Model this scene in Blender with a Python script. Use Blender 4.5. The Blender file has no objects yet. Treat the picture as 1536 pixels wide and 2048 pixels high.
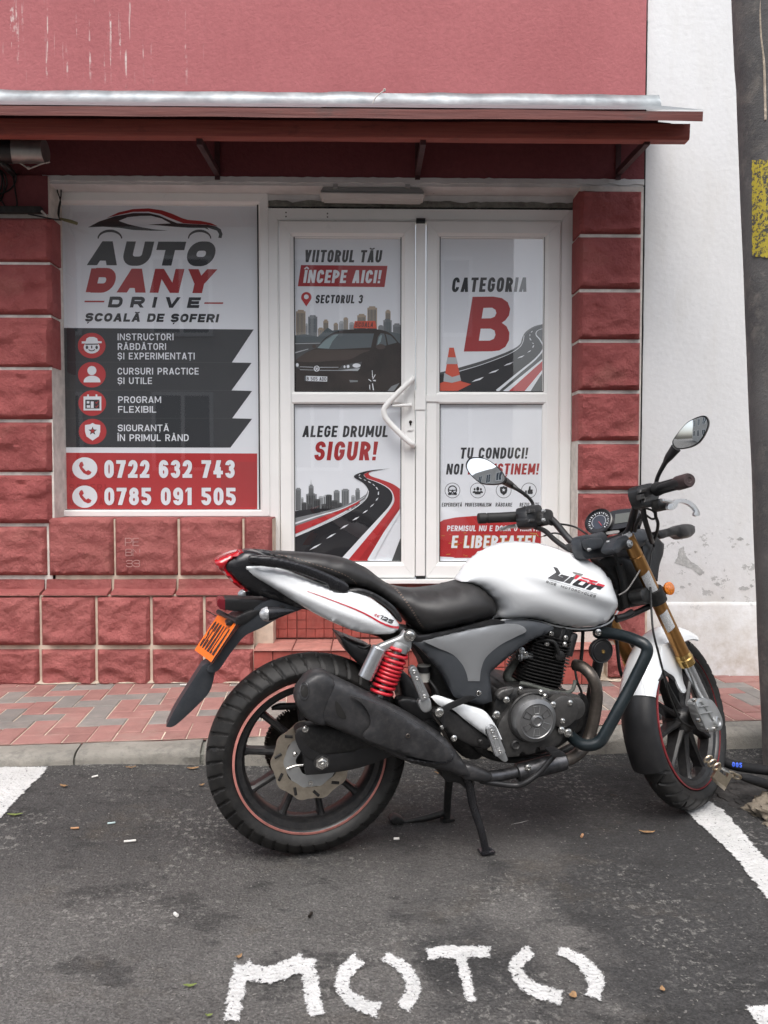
import bpy, bmesh, math, random
import numpy as np
from mathutils import Vector, Matrix, geometry, noise
from mathutils.bvhtree import BVHTree

R = math.radians
random.seed(7)
scene = bpy.context.scene
COL = scene.collection

# ------------------------------------------------------------------ camera, sky, sun, exposure
CAM_H, F_PX, PITCH, YAW = 1.15, 1540.0, R(2.49), R(1.0)
cam_data = bpy.data.cameras.new('camera')
cam_data.lens = F_PX / 2048 * 36
cam_data.sensor_width = 36
cam_data.clip_start, cam_data.clip_end = 0.05, 500
cam = bpy.data.objects.new('camera', cam_data)
COL.objects.link(cam)
cam.location = (0, 0, CAM_H)
cam.rotation_euler = (R(90) - PITCH, 0, -YAW)
scene.camera = cam

SUN_EL, SUN_AZ = R(62), R(188)      # azimuth clockwise from +Y
world = bpy.data.worlds.new('World')
scene.world = world
world.use_nodes = True
wt = world.node_tree
bg = wt.nodes['Background']
sky = wt.nodes.new('ShaderNodeTexSky')
sky.sky_type = 'NISHITA'
sky.sun_disc = False
sky.sun_elevation = SUN_EL
sky.sun_rotation = SUN_AZ
sky.air_density, sky.dust_density, sky.ozone_density = 1.0, 4.0, 1.0
hs = wt.nodes.new('ShaderNodeHueSaturation')
hs.inputs['Saturation'].default_value = 0.42
wt.links.new(sky.outputs[0], hs.inputs['Color'])
wt.links.new(hs.outputs[0], bg.inputs['Color'])
bg.inputs['Strength'].default_value = 0.15
sun_data = bpy.data.lights.new('sun', 'SUN')
sun_data.energy, sun_data.angle, sun_data.color = 0.8, R(45), (1.0, 0.975, 0.94)
sun = bpy.data.objects.new('sun', sun_data)
COL.objects.link(sun)
sd = Vector((math.sin(SUN_AZ) * math.cos(SUN_EL), math.cos(SUN_AZ) * math.cos(SUN_EL), math.sin(SUN_EL)))
sun.rotation_euler = sd.to_track_quat('Z', 'Y').to_euler()
sun.location = sd * 20
scene.view_settings.view_transform = 'Standard'
scene.view_settings.look = 'None'
scene.view_settings.gamma = 1.0
scene.view_settings.use_curve_mapping = False
scene.view_settings.exposure = 0.95
scene.render.engine = 'CYCLES'
scene.cycles.max_bounces = 8
scene.cycles.transparent_max_bounces = 12

# ------------------------------------------------------------------ pixel -> place helpers
_f = Vector((math.sin(YAW) * math.cos(PITCH), math.cos(YAW) * math.cos(PITCH), -math.sin(PITCH)))
_r = Vector((math.cos(YAW), -math.sin(YAW), 0))
_u = _r.cross(_f)
EYE = Vector((0, 0, CAM_H))
def ray(u, v): return _f + _r * ((u - 768) / F_PX) - _u * ((v - 1024) / F_PX)
def P(u, v, Y):
    d = ray(u, v); return EYE + d * (Y / d.y)
def G(u, v, z=0.0):
    d = ray(u, v); return EYE + d * ((z - CAM_H) / d.z)
def X(u, Y, v=900): return P(u, v, Y).x
def Zc(v, Y, u=700): return P(u, v, Y).z
def Zm(ox, oy, sc): return lambda x, y: (ox + x / sc, oy + y / sc)

class Frame:
    """local x = along, y = -side (side s positive = near), z = up"""
    def __init__(s, M): s.M = M; s.I = M.inverted()
    def px(s, u, v, side):
        o = s.I @ EYE; d = s.I.to_3x3() @ ray(u, v)
        q = o + d * ((-side - o.y) / d.y); return (q.x, q.z)
    def pt(s, a, side, z): return s.M @ Vector((a, -side, z))
    def at(s, u, v, side):
        a, z = s.px(u, v, side); return s.pt(a, side, z)
PSI, STEER, WB = R(13.5), R(33.5), 1.332
O = G(612, 1700); O = Vector((O.x + .01, O.y - .004, 0))
BM = Matrix.Translation(O) @ Matrix.Rotation(PSI, 4, 'Z')
BK = Frame(BM)
S0 = Vector((WB + .09, 0, 0))
AX = Vector((-math.sin(R(25)), 0, math.cos(R(25))))
ST = Frame(BM @ Matrix.Translation(S0) @ Matrix.Rotation(STEER, 4, AX) @ Matrix.Translation(-S0))

# ------------------------------------------------------------------ object helpers
PINV = {}
def setp(o, label=None, cat=None, group=None, kind=None):
    if label: o['label'] = label
    if cat: o['category'] = cat
    if group: o['group'] = group
    if kind: o['kind'] = kind
    return o
def thing(name, loc, label, cat, group=None, rotz=0.0):
    o = bpy.data.objects.new(name, None); COL.objects.link(o)
    o.empty_display_size = .1
    o.location = loc; o.rotation_euler = (0, 0, rotz)
    M = Matrix.Translation(Vector(loc)) @ Matrix.Rotation(rotz, 4, 'Z')
    PINV[o.name] = M.inverted()
    return setp(o, label, cat, group)
def link(name, me, mat=None, parent=None, **kw):
    o = bpy.data.objects.new(name, me); COL.objects.link(o)
    if mat is not None and not me.materials: me.materials.append(mat)
    if parent is not None:
        o.parent = parent
        if parent.name in PINV: o.matrix_parent_inverse = PINV[parent.name]
    return setp(o, **kw)
def mesh(name, verts, faces, smooth=None):
    me = bpy.data.meshes.new(name)
    me.from_pydata([tuple(v) for v in verts], [], [tuple(f) for f in faces])
    if smooth is not None:
        me.polygons.foreach_set('use_smooth', [True] * len(me.polygons))
        me.set_sharp_from_angle(angle=R(smooth))
    me.update()
    return me
def fixn(me):
    bm = bmesh.new(); bm.from_mesh(me); bmesh.ops.recalc_face_normals(bm, faces=bm.faces); bm.to_mesh(me); bm.free(); return me
class Geo:
    """collects shapes into one mesh"""
    def __init__(s): s.v = []; s.f = []
    def add(s, v, f):
        n = len(s.v); s.v += [Vector(p) for p in v]; s.f += [tuple(i + n for i in q) for q in f]; return s
    def box(s, a, b):
        x0, y0, z0 = a; x1, y1, z1 = b
        return s.hexa([(x0, y0, z0), (x1, y0, z0), (x1, y1, z0), (x0, y1, z0), (x0, y0, z1), (x1, y0, z1), (x1, y1, z1), (x0, y1, z1)])
    def hexa(s, p):
        return s.add(p, [(0, 3, 2, 1), (4, 5, 6, 7), (0, 1, 5, 4), (1, 2, 6, 5), (2, 3, 7, 6), (3, 0, 4, 7)])
    def tube(s, pts, r, seg=12, smooth=0, closed=False, cap=True):
        pts = [Vector(p) for p in pts]
        rr = list(r) if hasattr(r, '__len__') else [r] * len(pts)
        if smooth: pts, rr = cat_path(pts, rr, smooth)
        n = len(pts); T = []
        for i in range(n):
            if closed: t = pts[(i + 1) % n] - pts[i - 1]
            else: t = pts[min(i + 1, n - 1)] - pts[max(i - 1, 0)]
            T.append(t.normalized() if t.length > 1e-9 else Vector((0, 0, 1)))
        ref = Vector((0, 0, 1)) if abs(T[0].z) < .9 else Vector((1, 0, 0))
        nrm = (ref - T[0] * ref.dot(T[0])).normalized(); V = []; F = []
        for i in range(n):
            nrm = nrm - T[i] * nrm.dot(T[i]); nrm = nrm.normalized(); b = T[i].cross(nrm)
            for k in range(seg):
                a = 2 * math.pi * k / seg
                V.append(pts[i] + (nrm * math.cos(a) + b * math.sin(a)) * rr[i])
        m = n if closed else n - 1
        for i in range(m):
            j = (i + 1) % n
            for k in range(seg):
                l = (k + 1) % seg
                F.append((i * seg + k, i * seg + l, j * seg + l, j * seg + k))
        if cap and not closed:
            F.append(tuple(range(seg))[::-1]); F.append(tuple(range((n - 1) * seg, n * seg)))
        return s.add(V, F)
    def lathe(s, prof, o, ax, seg=32, ref=None, ph=0):
        """prof: list of (height along ax, radius)"""
        o = Vector(o); ax = Vector(ax).normalized()
        ref = Vector(ref) if ref else (Vector((0, 0, 1)) if abs(ax.z) < .9 else Vector((1, 0, 0)))
        e = (ref - ax * ref.dot(ax)).normalized(); b = ax.cross(e); V = []; F = []
        for h, r in prof:
            for k in range(seg):
                a = 2 * math.pi * k / seg + ph
                V.append(o + ax * h + (e * math.cos(a) + b * math.sin(a)) * max(r, 1e-5))
        for i in range(len(prof) - 1):
            for k in range(seg):
                l = (k + 1) % seg
                F.append((i * seg + k, i * seg + l, (i + 1) * seg + l, (i + 1) * seg + k))
        return s.add(V, F)
    def mesh(s, name, smooth=35): return fixn(mesh(name, s.v, s.f, smooth))
    def out(s, name, mat, parent=None, smooth=35, bev=0, **kw):
        me = s.mesh(name, smooth)
        if bev:
            bm = bmesh.new(); bm.from_mesh(me)
            bmesh.ops.remove_doubles(bm, verts=bm.verts, dist=1e-6)
            ed = [e for e in bm.edges if len(e.link_faces) == 2 and e.calc_face_angle(0) > R(40)]
            bmesh.ops.bevel(bm, geom=ed, offset=bev, segments=2, affect='EDGES', clamp_overlap=True)
            bm.to_mesh(me); bm.free()
            me.polygons.foreach_set('use_smooth', [True] * len(me.polygons)); me.set_sharp_from_angle(angle=R(smooth))
        return link(name, me, mat, parent, **kw)
def cat_path(pts, rr, n):
    Q = []; RR = []
    m = len(pts)
    for i in range(m - 1):
        p0 = pts[max(i - 1, 0)]; p1 = pts[i]; p2 = pts[i + 1]; p3 = pts[min(i + 2, m - 1)]
        for k in range(n):
            t = k / n
            Q.append(.5 * ((2 * p1) + (p2 - p0) * t + (2 * p0 - 5 * p1 + 4 * p2 - p3) * t * t + (3 * p1 - p0 - 3 * p2 + p3) * t ** 3))
            RR.append(rr[i] * (1 - t) + rr[i + 1] * t)
    return Q + [pts[-1]], RR + [rr[-1]]
def cat2(pts, n=5, closed=True):
    """smooth a 2-D outline; a point with a third item is kept as a corner"""
    m = len(pts); out = []
    for i in range(m if closed else m - 1):
        p1 = pts[i]; p2 = pts[(i + 1) % m]
        p0 = pts[i - 1] if (closed or i > 0) else p1
        p3 = pts[(i + 2) % m] if (closed or i + 2 < m) else p2
        c1 = len(p1) > 2; c2 = len(p2) > 2
        a0 = np.array(p0[:2]); a1 = np.array(p1[:2], float); a2 = np.array(p2[:2], float); a3 = np.array(p3[:2])
        d = np.linalg.norm(a2 - a1)
        t1 = (a2 - a1) if c1 else (a2 - a0) * .5
        t2 = (a2 - a1) if c2 else (a3 - a1) * .5
        for t_ in (t1, t2):
            l = np.linalg.norm(t_)
            if l > d * 1.2: t_ *= d * 1.2 / l
        for k in range(n):
            t = k / n
            h = (2 * t**3 - 3 * t**2 + 1) * a1 + (t**3 - 2 * t**2 + t) * t1 + (-2 * t**3 + 3 * t**2) * a2 + (t**3 - t**2) * t2
            out.append((h[0], h[1]))
    if not closed: out.append(tuple(pts[-1][:2]))
    return out
def inside(poly, pts):
    x = pts[:, 0]; y = pts[:, 1]; r = np.zeros(len(pts), bool); n = len(poly)
    for i in range(n):
        x1, y1 = poly[i]; x2, y2 = poly[(i + 1) % n]
        if y1 == y2: continue
        c = ((y1 > y) != (y2 > y)) & (x < (x2 - x1) * (y - y1) / (y2 - y1) + x1); r ^= c
    return r
def edist(poly, pts):
    d = np.full(len(pts), 1e9); n = len(poly)
    for i in range(n):
        a = np.array(poly[i]); b = np.array(poly[(i + 1) % n]); ab = b - a; L = ab @ ab
        if L < 1e-14: continue
        t = np.clip(((pts - a) @ ab) / L, 0, 1)
        d = np.minimum(d, np.linalg.norm(pts - (a + t[:, None] * ab), axis=1))
    return d
def pillow_geo(poly, h=None, power=.5):
    """poly 2-D (a,z): triangulated fill with relative height 0..1"""
    A = np.array(poly); lo = A.min(0); hi = A.max(0)
    h = h or max(hi - lo) / 26
    per = []
    for i in range(len(poly)):
        a = A[i]; b = A[(i + 1) % len(poly)]; n = max(1, int(np.linalg.norm(b - a) / h))
        for k in range(n): per.append(tuple(a + (b - a) * k / n))
    gx, gy = np.meshgrid(np.arange(lo[0], hi[0], h), np.arange(lo[1], hi[1], h * .87)); gx = gx + (np.arange(gx.shape[0]) % 2)[:, None] * h / 2
    g = np.stack([gx.ravel(), gy.ravel()], 1)
    g = g[inside(per, g)]
    if len(g): g = g[edist(per, g) > h * .45]
    n = len(per); allp = [Vector(p) for p in per] + [Vector(p) for p in g]
    v, e, f, *_ = geometry.delaunay_2d_cdt(allp, [(i, (i + 1) % n) for i in range(n)], [tuple(range(n))], 1, 1e-7)
    V = np.array([tuple(p) for p in v])
    bd = edist(per, V) < 1e-6
    I = []; J = []
    for q in f:
        for i in range(len(q)):
            a, b = q[i], q[(i + 1) % len(q)]; I += [a, b]; J += [b, a]
    I = np.array(I); J = np.array(J); deg = np.bincount(I, minlength=len(V)).clip(1)
    phi = np.zeros(len(V)); src = np.where(bd, 0, 1.0)
    for _ in range(500):
        s = np.bincount(I, weights=phi[J], minlength=len(V)) / deg + src
        phi = np.where(bd, 0, s)
    phi = phi / max(phi.max(), 1e-9)
    # ordered boundary
    order = []
    idx = {}
    for i, p in enumerate(V):
        if bd[i]: idx[(round(p[0], 6), round(p[1], 6))] = i
    ec = {}
    for q in f:
        for i in range(len(q)):
            a, b = q[i], q[(i + 1) % len(q)]; k = (min(a, b), max(a, b)); ec[k] = ec.get(k, 0) + 1
    bedges = [k for k, c in ec.items() if c == 1]
    return V, f, phi ** power, bedges
def pillow(name, fr, outline, s0, edge, bulge, mat, parent, far=None, smap=None, corner=False, n=5, h=None, power=.5, smooth=50, taper=None, **kw):
    """solid slab whose outline comes from (u,v) points read at side offset smap; near face bulges by `bulge`, far face by `far`"""
    pts = [fr.px(p[0], p[1], s0 if smap is None else smap) + tuple(p[2:]) for p in outline]
    if corner: poly = [p[:2] for p in pts]
    else: poly = cat2(pts, n)
    V, F, hh, be = pillow_geo(poly, h, power)
    far = bulge if far is None else far
    nv = len(V)
    tp = (lambda a, z: 1.0) if taper is None else taper
    near = [fr.pt(p[0], s0 + (edge + bulge * hh[i]) * tp(p[0], p[1]), p[1]) for i, p in enumerate(V)]
    farv = [fr.pt(p[0], s0 - (edge + far * hh[i]) * tp(p[0], p[1]), p[1]) for i, p in enumerate(V)]
    faces = [tuple(q) for q in F] + [tuple(i + nv for i in reversed(q)) for q in F]
    faces += [(a, b, b + nv, a + nv) for a, b in be]
    me = fixn(mesh(name, near + farv, faces, smooth))
    return link(name, me, mat, parent, **kw)
def drop(obj, dirv, pts, lift=.0012):
    """project points along dirv onto a mesh object (world coordinates)"""
    me = obj.data
    bv = BVHTree.FromPolygons([v.co.copy() for v in me.vertices], [tuple(p.vertices) for p in me.polygons])
    out = []
    for p in pts:
        d = (p - EYE).normalized()
        hit = bv.ray_cast(EYE, d)
        out.append((hit[0] + hit[1] * (lift if hit[1].dot(d) < 0 else -lift)) if hit[0] is not None else None)
    return out
def union(polys):
    """polys: list of 2-D polygons -> (verts2d, tris) of their union"""
    vs = []; fs = []; es = []
    c0 = polys[0][0]; split = []
    for p in polys:
        if len(p) == 4:
            for t in ((p[0], p[1], p[2]), (p[0], p[2], p[3])):
                if abs((t[1][0] - t[0][0]) * (t[2][1] - t[0][1]) - (t[2][0] - t[0][0]) * (t[1][1] - t[0][1])) > 1e-7: split.append(list(t))
        else: split.append(p)
    for p in split:
        n0 = len(vs); vs += [Vector((a[0] - c0[0], a[1] - c0[1])) for a in p]
        ar = sum(p[i - 1][0] * p[i][1] - p[i][0] * p[i - 1][1] for i in range(len(p)))
        idx = list(range(n0, n0 + len(p)))
        fs.append(tuple(idx if ar > 0 else idx[::-1]))
    v, e, f, ov, oe, of = geometry.delaunay_2d_cdt(vs, [], fs, 0, 1e-6)
    if not f: return [], []
    C = np.array([[sum(v[i].x for i in q) / len(q), sum(v[i].y for i in q) / len(q)] for q in f]); ok = np.zeros(len(f), bool)
    for t in split:
        A = np.array(t, float)[:, :2] - np.array(c0[:2], float); lo = A.min(0); hi = A.max(0)
        m = np.where(~ok & (C[:, 0] >= lo[0]) & (C[:, 0] <= hi[0]) & (C[:, 1] >= lo[1]) & (C[:, 1] <= hi[1]))[0]
        if len(m): ok[m] |= inside(A, C[m])
    return [(p.x + c0[0], p.y + c0[1]) for p in v], [tuple(q) for q, o in zip(f, ok) if o]
def strip2(pts, w, closed=False):
    """stroke a 2-D polyline: list of quads"""
    n = len(pts); A = [np.array(p[:2], float) for p in pts]; L = []; Rr = []
    ww = list(w) if hasattr(w, '__len__') else [w] * n
    keep = [i for i in range(n) if i == 0 or np.linalg.norm(A[i] - A[i - 1]) > 1e-4]
    if closed and len(keep) > 2 and np.linalg.norm(A[keep[-1]] - A[0]) <= 1e-4: keep.pop()
    A = [A[i] for i in keep]; ww = [ww[i] for i in keep]; n = len(A)
    for i in range(n):
        a = A[i - 1] if (closed or i > 0) else None
        b = A[(i + 1) % n] if (closed or i < n - 1) else None
        ds = []
        if a is not None: d = A[i] - a; ds.append(d / (np.linalg.norm(d) + 1e-12))
        if b is not None: d = b - A[i]; ds.append(d / (np.linalg.norm(d) + 1e-12))
        t = sum(ds); t = t / (np.linalg.norm(t) + 1e-12); nn = np.array([-t[1], t[0]])
        c = max(.35, abs(t @ ds[0])); hw = ww[i] / 2 / c
        L.append(tuple(A[i] + nn * hw)); Rr.append(tuple(A[i] - nn * hw))
    m = n if closed else n - 1
    return [[L[i], L[(i + 1) % n], Rr[(i + 1) % n], Rr[i]] for i in range(m)]
def arcpts(cx, cy, rx, ry, a0, a1, n=16):
    return [(cx + rx * math.cos(R(a0 + (a1 - a0) * i / n)), cy + ry * math.sin(R(a0 + (a1 - a0) * i / n))) for i in range(n + 1)]
def circ(cx, cy, r, n=28, ry=None): return arcpts(cx, cy, r, ry or r, 0, 360, n)[:-1]

# ------------------------------------------------------------------ drawn lettering
def rounded(pts, rad, closed, n=6):
    out = []; m = len(pts)
    for i in range(m):
        if (not closed and i in (0, m - 1)) or rad[i] <= 0: out.append(pts[i]); continue
        p = np.array(pts[i], float); a = np.array(pts[i - 1], float); b = np.array(pts[(i + 1) % m], float)
        da = np.linalg.norm(a - p); db = np.linalg.norm(b - p)
        ra = min(rad[i], da * (.5 if rad[i - 1] > 0 else 1)); rb = min(rad[i], db * (.5 if rad[(i + 1) % m] > 0 else 1))
        s = p + (a - p) / da * ra; e = p + (b - p) / db * rb
        for k in range(n + 1):
            # circular-ish corner (superellipse blend)
            th = math.pi / 2 * k / n; c = 1 - math.cos(th); d = 1 - math.sin(th)
            out.append(tuple(p + (s - p) * d + (e - p) * c))
    return out
def glyph(ch, W, w):
    """polygons of a capital letter: height 1, width about W, stem w"""
    h = w * .88; x0 = w / 2; x1 = W - w / 2; y0 = h / 2; y1 = 1 - h / 2; R_ = min(.3, W * .48)
    B = lambda a, b, c, d: [(a, b), (c, b), (c, d), (a, d)]
    D = lambda xa, ya, xb, yb, k=1.0: [(xa - k * w * .54, ya), (xa + k * w * .54, ya), (xb + k * w * .54, yb), (xb - k * w * .54, yb)]
    S = lambda pts, rad, closed=False: strip2(rounded(pts, rad, closed), w * .97, closed)
    base = {'Ș': 'S', 'Ț': 'T', 'Ă': 'A', 'Â': 'A', 'Î': 'I'}.get(ch, ch); o = []; adv = W
    if base == 'A': W = max(W * 1.08, w * 2.3); o = [D(w * .54, 0, W / 2, 1), D(W - w * .54, 0, W / 2, 1), B(W * .25, .19, W * .75, .19 + h * .9)]; adv = W
    elif base == 'B': o = [B(0, 0, w, 1)] + S([(x0, y1), (x1 - .02, y1), (x1 - .02, .52), (x0, .52)], [0, .25, .25, 0]) + S([(x0, .52), (x1, .52), (x1, y0), (x0, y0)], [0, .25, .25, 0])
    elif base == 'C': o = S([(x1, .66), (x1, y1), (x0, y1), (x0, y0), (x1, y0), (x1, .34)], [0, R_, R_, R_, R_, 0])
    elif base == 'D': o = [B(0, 0, w, 1)] + S([(x0, y1), (x1, y1), (x1, y0), (x0, y0)], [0, R_, R_, 0])
    elif base == 'E': W = W * .88; o = [B(0, 0, w, 1), B(0, 0, W, h), B(0, 1 - h, W, 1), B(0, .5 - h / 2, W * .92, .5 + h / 2)]; adv = W
    elif base == 'F': W = W * .86; o = [B(0, 0, w, 1), B(0, 1 - h, W, 1), B(0, .48 - h / 2, W * .92, .48 + h / 2)]; adv = W
    elif base == 'G': o = S([(x1, .68), (x1, y1), (x0, y1), (x0, y0), (x1, y0), (x1, .5)], [0, R_, R_, R_, R_, 0]) + [B(W * .5, .5 - h * .5, W, .5 + h * .42)]
    elif base == 'H': o = [B(0, 0, w, 1), B(W - w, 0, W, 1), B(0, .5 - h / 2, W, .5 + h / 2)]
    elif base == 'I': adv = w; o = [B(0, 0, w, 1)]
    elif base == 'L': W = W * .84; o = [B(0, 0, w, 1), B(0, 0, W, h)]; adv = W
    elif base == 'M': W = max(W * 1.28, w * 3.0); o = [B(0, 0, w * .94, 1), B(W - w * .94, 0, W, 1), D(W / 2, .18, w * .5, 1, .84), D(W / 2, .18, W - w * .5, 1, .84)]; adv = W
    elif base == 'N': W = max(W * 1.08, w * 2.5); o = [B(0, 0, w * .92, 1), B(W - w * .92, 0, W, 1), D(W - w * .46, 0, w * .46, 1, .84)]; adv = W
    elif base in 'O0': o = S([(x0, y1), (x1, y1), (x1, y0), (x0, y0)], [R_] * 4, True)
    elif base == 'P': o = [B(0, 0, w, 1)] + S([(x0, y1), (x1, y1), (x1, .42), (x0, .42)], [0, .3, .3, 0])
    elif base == 'R': o = [B(0, 0, w, 1)] + S([(x0, y1), (x1 - .01, y1), (x1 - .01, .46), (x0, .46)], [0, .28, .28, 0]) + [D(W - w * .5, 0, W * .52, .5)]
    elif base == 'S': o = S([(x1, .70), (x1, y1), (x0, y1), (x0, .515), (x1, .515), (x1, y0), (x0, y0), (x0, .30)], [0, R_ * .85, R_ * .85, R_ * .8, R_ * .8, R_ * .85, R_ * .85, 0])
    elif base == 'T': o = [B(0, 1 - h, W, 1), B(W / 2 - w / 2, 0, W / 2 + w / 2, 1)]
    elif base == 'U': o = S([(x0, 1), (x0, y0), (x1, y0), (x1, 1)], [0, R_, R_, 0])
    elif base == 'V': W = max(W * 1.08, w * 2.3); o = [D(W / 2, 0, w * .54, 1), D(W / 2, 0, W - w * .54, 1)]; adv = W
    elif base == 'X': o = [D(w * .5, 0, W - w * .55, 1), D(W - w * .5, 0, w * .55, 1)]
    elif base == 'Y': W = W * 1.08; o = [B(W / 2 - w / 2, 0, W / 2 + w / 2, .45), D(W / 2, .4, w * .54, 1), D(W / 2, .4, W - w * .54, 1)]; adv = W
    elif base == 'Z': o = [B(0, 0, W, h), B(0, 1 - h, W, 1), D(w * .6, h * .3, W - w * .6, 1 - h * .3)]
    elif base == '!': adv = w; o = [[(w * .12, .3), (w * .88, .3), (w, 1), (0, 1)], B(w * .08, 0, w * .92, w * .9)]
    elif base == '1': adv = W * .62; o = [B(adv - w, 0, adv, 1), [(0, .70), (adv - w, .86), (adv - w * .3, 1), (adv - w, 1), (0, .86)]]
    elif base == '2': o = S([(x0, .66), (x0, y1), (x1, y1), (x1, .52), (x0 + .02, y0)], [0, R_, R_, .15, 0]) + [B(0, 0, W, h)]
    elif base == '3': o = S([(x0, .72), (x0, y1), (x1, y1), (x1, .53), (x0 + .1, .53)], [0, R_, R_, R_ * .8, 0]) + S([(x0 + .1, .53), (x1, .53), (x1, y0), (x0, y0), (x0, .28)], [0, R_ * .8, R_, R_, 0])
    elif base == '4': o = [B(W - w * 1.5, 0, W - w * .5, .62), B(0, .2, W, .2 + h), D(w * .6, .22, W * .58, 1)]
    elif base == '5': o = [B(w * .1, .5, w * 1.0, 1), B(w * .1, 1 - h, W * .96, 1)] + S([(x0, .56), (x1, .60), (x1, y0), (x0, y0), (x0, .28)], [0, R_, R_, R_, 0])
    elif base == '6': o = S([(x0, .56), (x1, .56), (x1, y0), (x0, y0)], [.22, R_, R_, R_], True) + S([(x1, .72), (x1, y1), (x0, y1), (x0, .3)], [0, R_, R_, 0])
    elif base == '7': o = [B(0, 1 - h, W, 1), D(W * .34, 0, W - w * .54, 1 - h * .4)]
    elif base == '8': o = S([(x0 + .02, y1), (x1 - .02, y1), (x1 - .02, .53), (x0 + .02, .53)], [R_] * 4, True) + S([(x0, .53), (x1, .53), (x1, y0), (x0, y0)], [R_] * 4, True)
    elif base == '9': o = S([(x0, .44), (x1, .44), (x1, y1), (x0, y1)], [.22, R_, R_, R_], True) + S([(x0, .28), (x0, y0), (x1, y0), (x1, .7)], [0, R_, R_, 0])
    elif base == '·': adv = w; o = [B(0, .42, w, .42 + w)]
    elif base == ' ': adv = W * .5
    if ch in 'ȘȚ': o.append([(adv / 2 - w * .42, -.12 - w * .5), (adv / 2 - w * .1, -.12 - w * .5), (adv / 2 + w * .45, -.06), (adv / 2 - w * .35, -.06)])
    if ch == 'Ă': o += strip2(arcpts(adv / 2, 1.2, w * .85, .12, 190, 350, 8), w * .5)
    if ch in 'ÂÎ': o += strip2([(adv / 2 - w * .8, 1.07), (adv / 2, 1.2), (adv / 2 + w * .8, 1.07)], w * .5)
    return o, adv
def text_polys(s, aspect, w, sp=None, shear=0.0):
    """polygons of a line whose total width / cap height equals aspect"""
    sp = w * .62 if sp is None else sp
    W = .5
    for _ in range(8):
        tot = sum(glyph(c, W, w)[1] for c in s) + sp * (len(s) - 1)
        W = max(.18, W + (aspect - tot) / max(1, len(s)) * .9)
    x = 0; out = []
    for c in s:
        g, adv = glyph(c, W, w)
        for p in g: out.append([(x + a + shear * b, b) for a, b in p])
        x += adv + sp
    k = aspect / max(x - sp, 1e-6)
    return [[(a * k, b) for a, b in p] for p in out]
# ------------------------------------------------------------------ materials
def new_mat(name):
    m = bpy.data.materials.new(name); m.use_nodes = True
    nt = m.node_tree; b = nt.nodes['Principled BSDF']
    return m, nt, b
class NB:
    """small node helper"""
    def __init__(s, nt): s.nt = nt; s.co = None
    def n(s, t, **kw):
        q = s.nt.nodes.new(t)
        for k, v in kw.items():
            if k in q.inputs.keys(): q.inputs[k].default_value = v
            else: setattr(q, k, v)
        return q
    def l(s, a, b): s.nt.links.new(a, b)
    def coord(s, scale=(1, 1, 1), rot=(0, 0, 0), loc=(0, 0, 0)):
        if s.co is None: s.co = s.n('ShaderNodeTexCoord')
        mp = s.n('ShaderNodeMapping'); mp.inputs['Scale'].default_value = scale; mp.inputs['Rotation'].default_value = rot; mp.inputs['Location'].default_value = loc
        s.l(s.co.outputs['Object'], mp.inputs[0]); return mp.outputs[0]
    def noise(s, sc, det=4, rough=.55, vec=None, dist=0):
        q = s.n('ShaderNodeTexNoise'); q.inputs['Scale'].default_value = sc; q.inputs['Detail'].default_value = det; q.inputs['Roughness'].default_value = rough; q.inputs['Distortion'].default_value = dist
        s.l(vec if vec is not None else s.coord(), q.inputs['Vector']); return q.outputs['Fac']
    def vor(s, sc, feat='F1', vec=None, out='Distance'):
        q = s.n('ShaderNodeTexVoronoi'); q.feature = feat; q.inputs['Scale'].default_value = sc
        s.l(vec if vec is not None else s.coord(), q.inputs['Vector']); return q.outputs[out]
    def ramp(s, fac, stops):
        q = s.n('ShaderNodeValToRGB'); e = q.color_ramp.elements
        while len(e) < len(stops): e.new(.5)
        for i, (p, c) in enumerate(stops):
            e[i].position = p; e[i].color = (c, c, c, 1) if not hasattr(c, '__len__') else tuple(c) + (1,)
        s.l(fac, q.inputs[0]); return q.outputs[0]
    def mix(s, fac, a, b, mode='MIX'):
        q = s.n('ShaderNodeMix'); q.data_type = 'RGBA'; q.blend_type = mode
        for i, x in ((0, fac), (6, a), (7, b)):
            if hasattr(x, 'is_linked'): s.l(x, q.inputs[i])
            elif hasattr(x, '__len__'): q.inputs[i].default_value = tuple(x) + (1,) if len(x) == 3 else x
            else: q.inputs[i].default_value = x if i == 0 else (x, x, x, 1)
        return q.outputs[2]
    def math(s, op, a, b=0.0):
        q = s.n('ShaderNodeMath'); q.operation = op
        for i, x in ((0, a), (1, b)):
            if hasattr(x, 'is_linked'): s.l(x, q.inputs[i])
            else: q.inputs[i].default_value = x
        return q.outputs[0]
    def xyz(s):
        if s.co is None: s.co = s.n('ShaderNodeTexCoord')
        q = s.n('ShaderNodeSeparateXYZ'); s.l(s.co.outputs['Object'], q.inputs[0]); return q.outputs
    def bump(s, h, strength=.3, dist=.01, prev=None):
        q = s.n('ShaderNodeBump'); q.inputs['Strength'].default_value = strength; q.inputs['Distance'].default_value = dist
        s.l(h, q.inputs['Height'])
        if prev is not None: s.l(prev, q.inputs['Normal'])
        return q.outputs[0]
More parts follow.
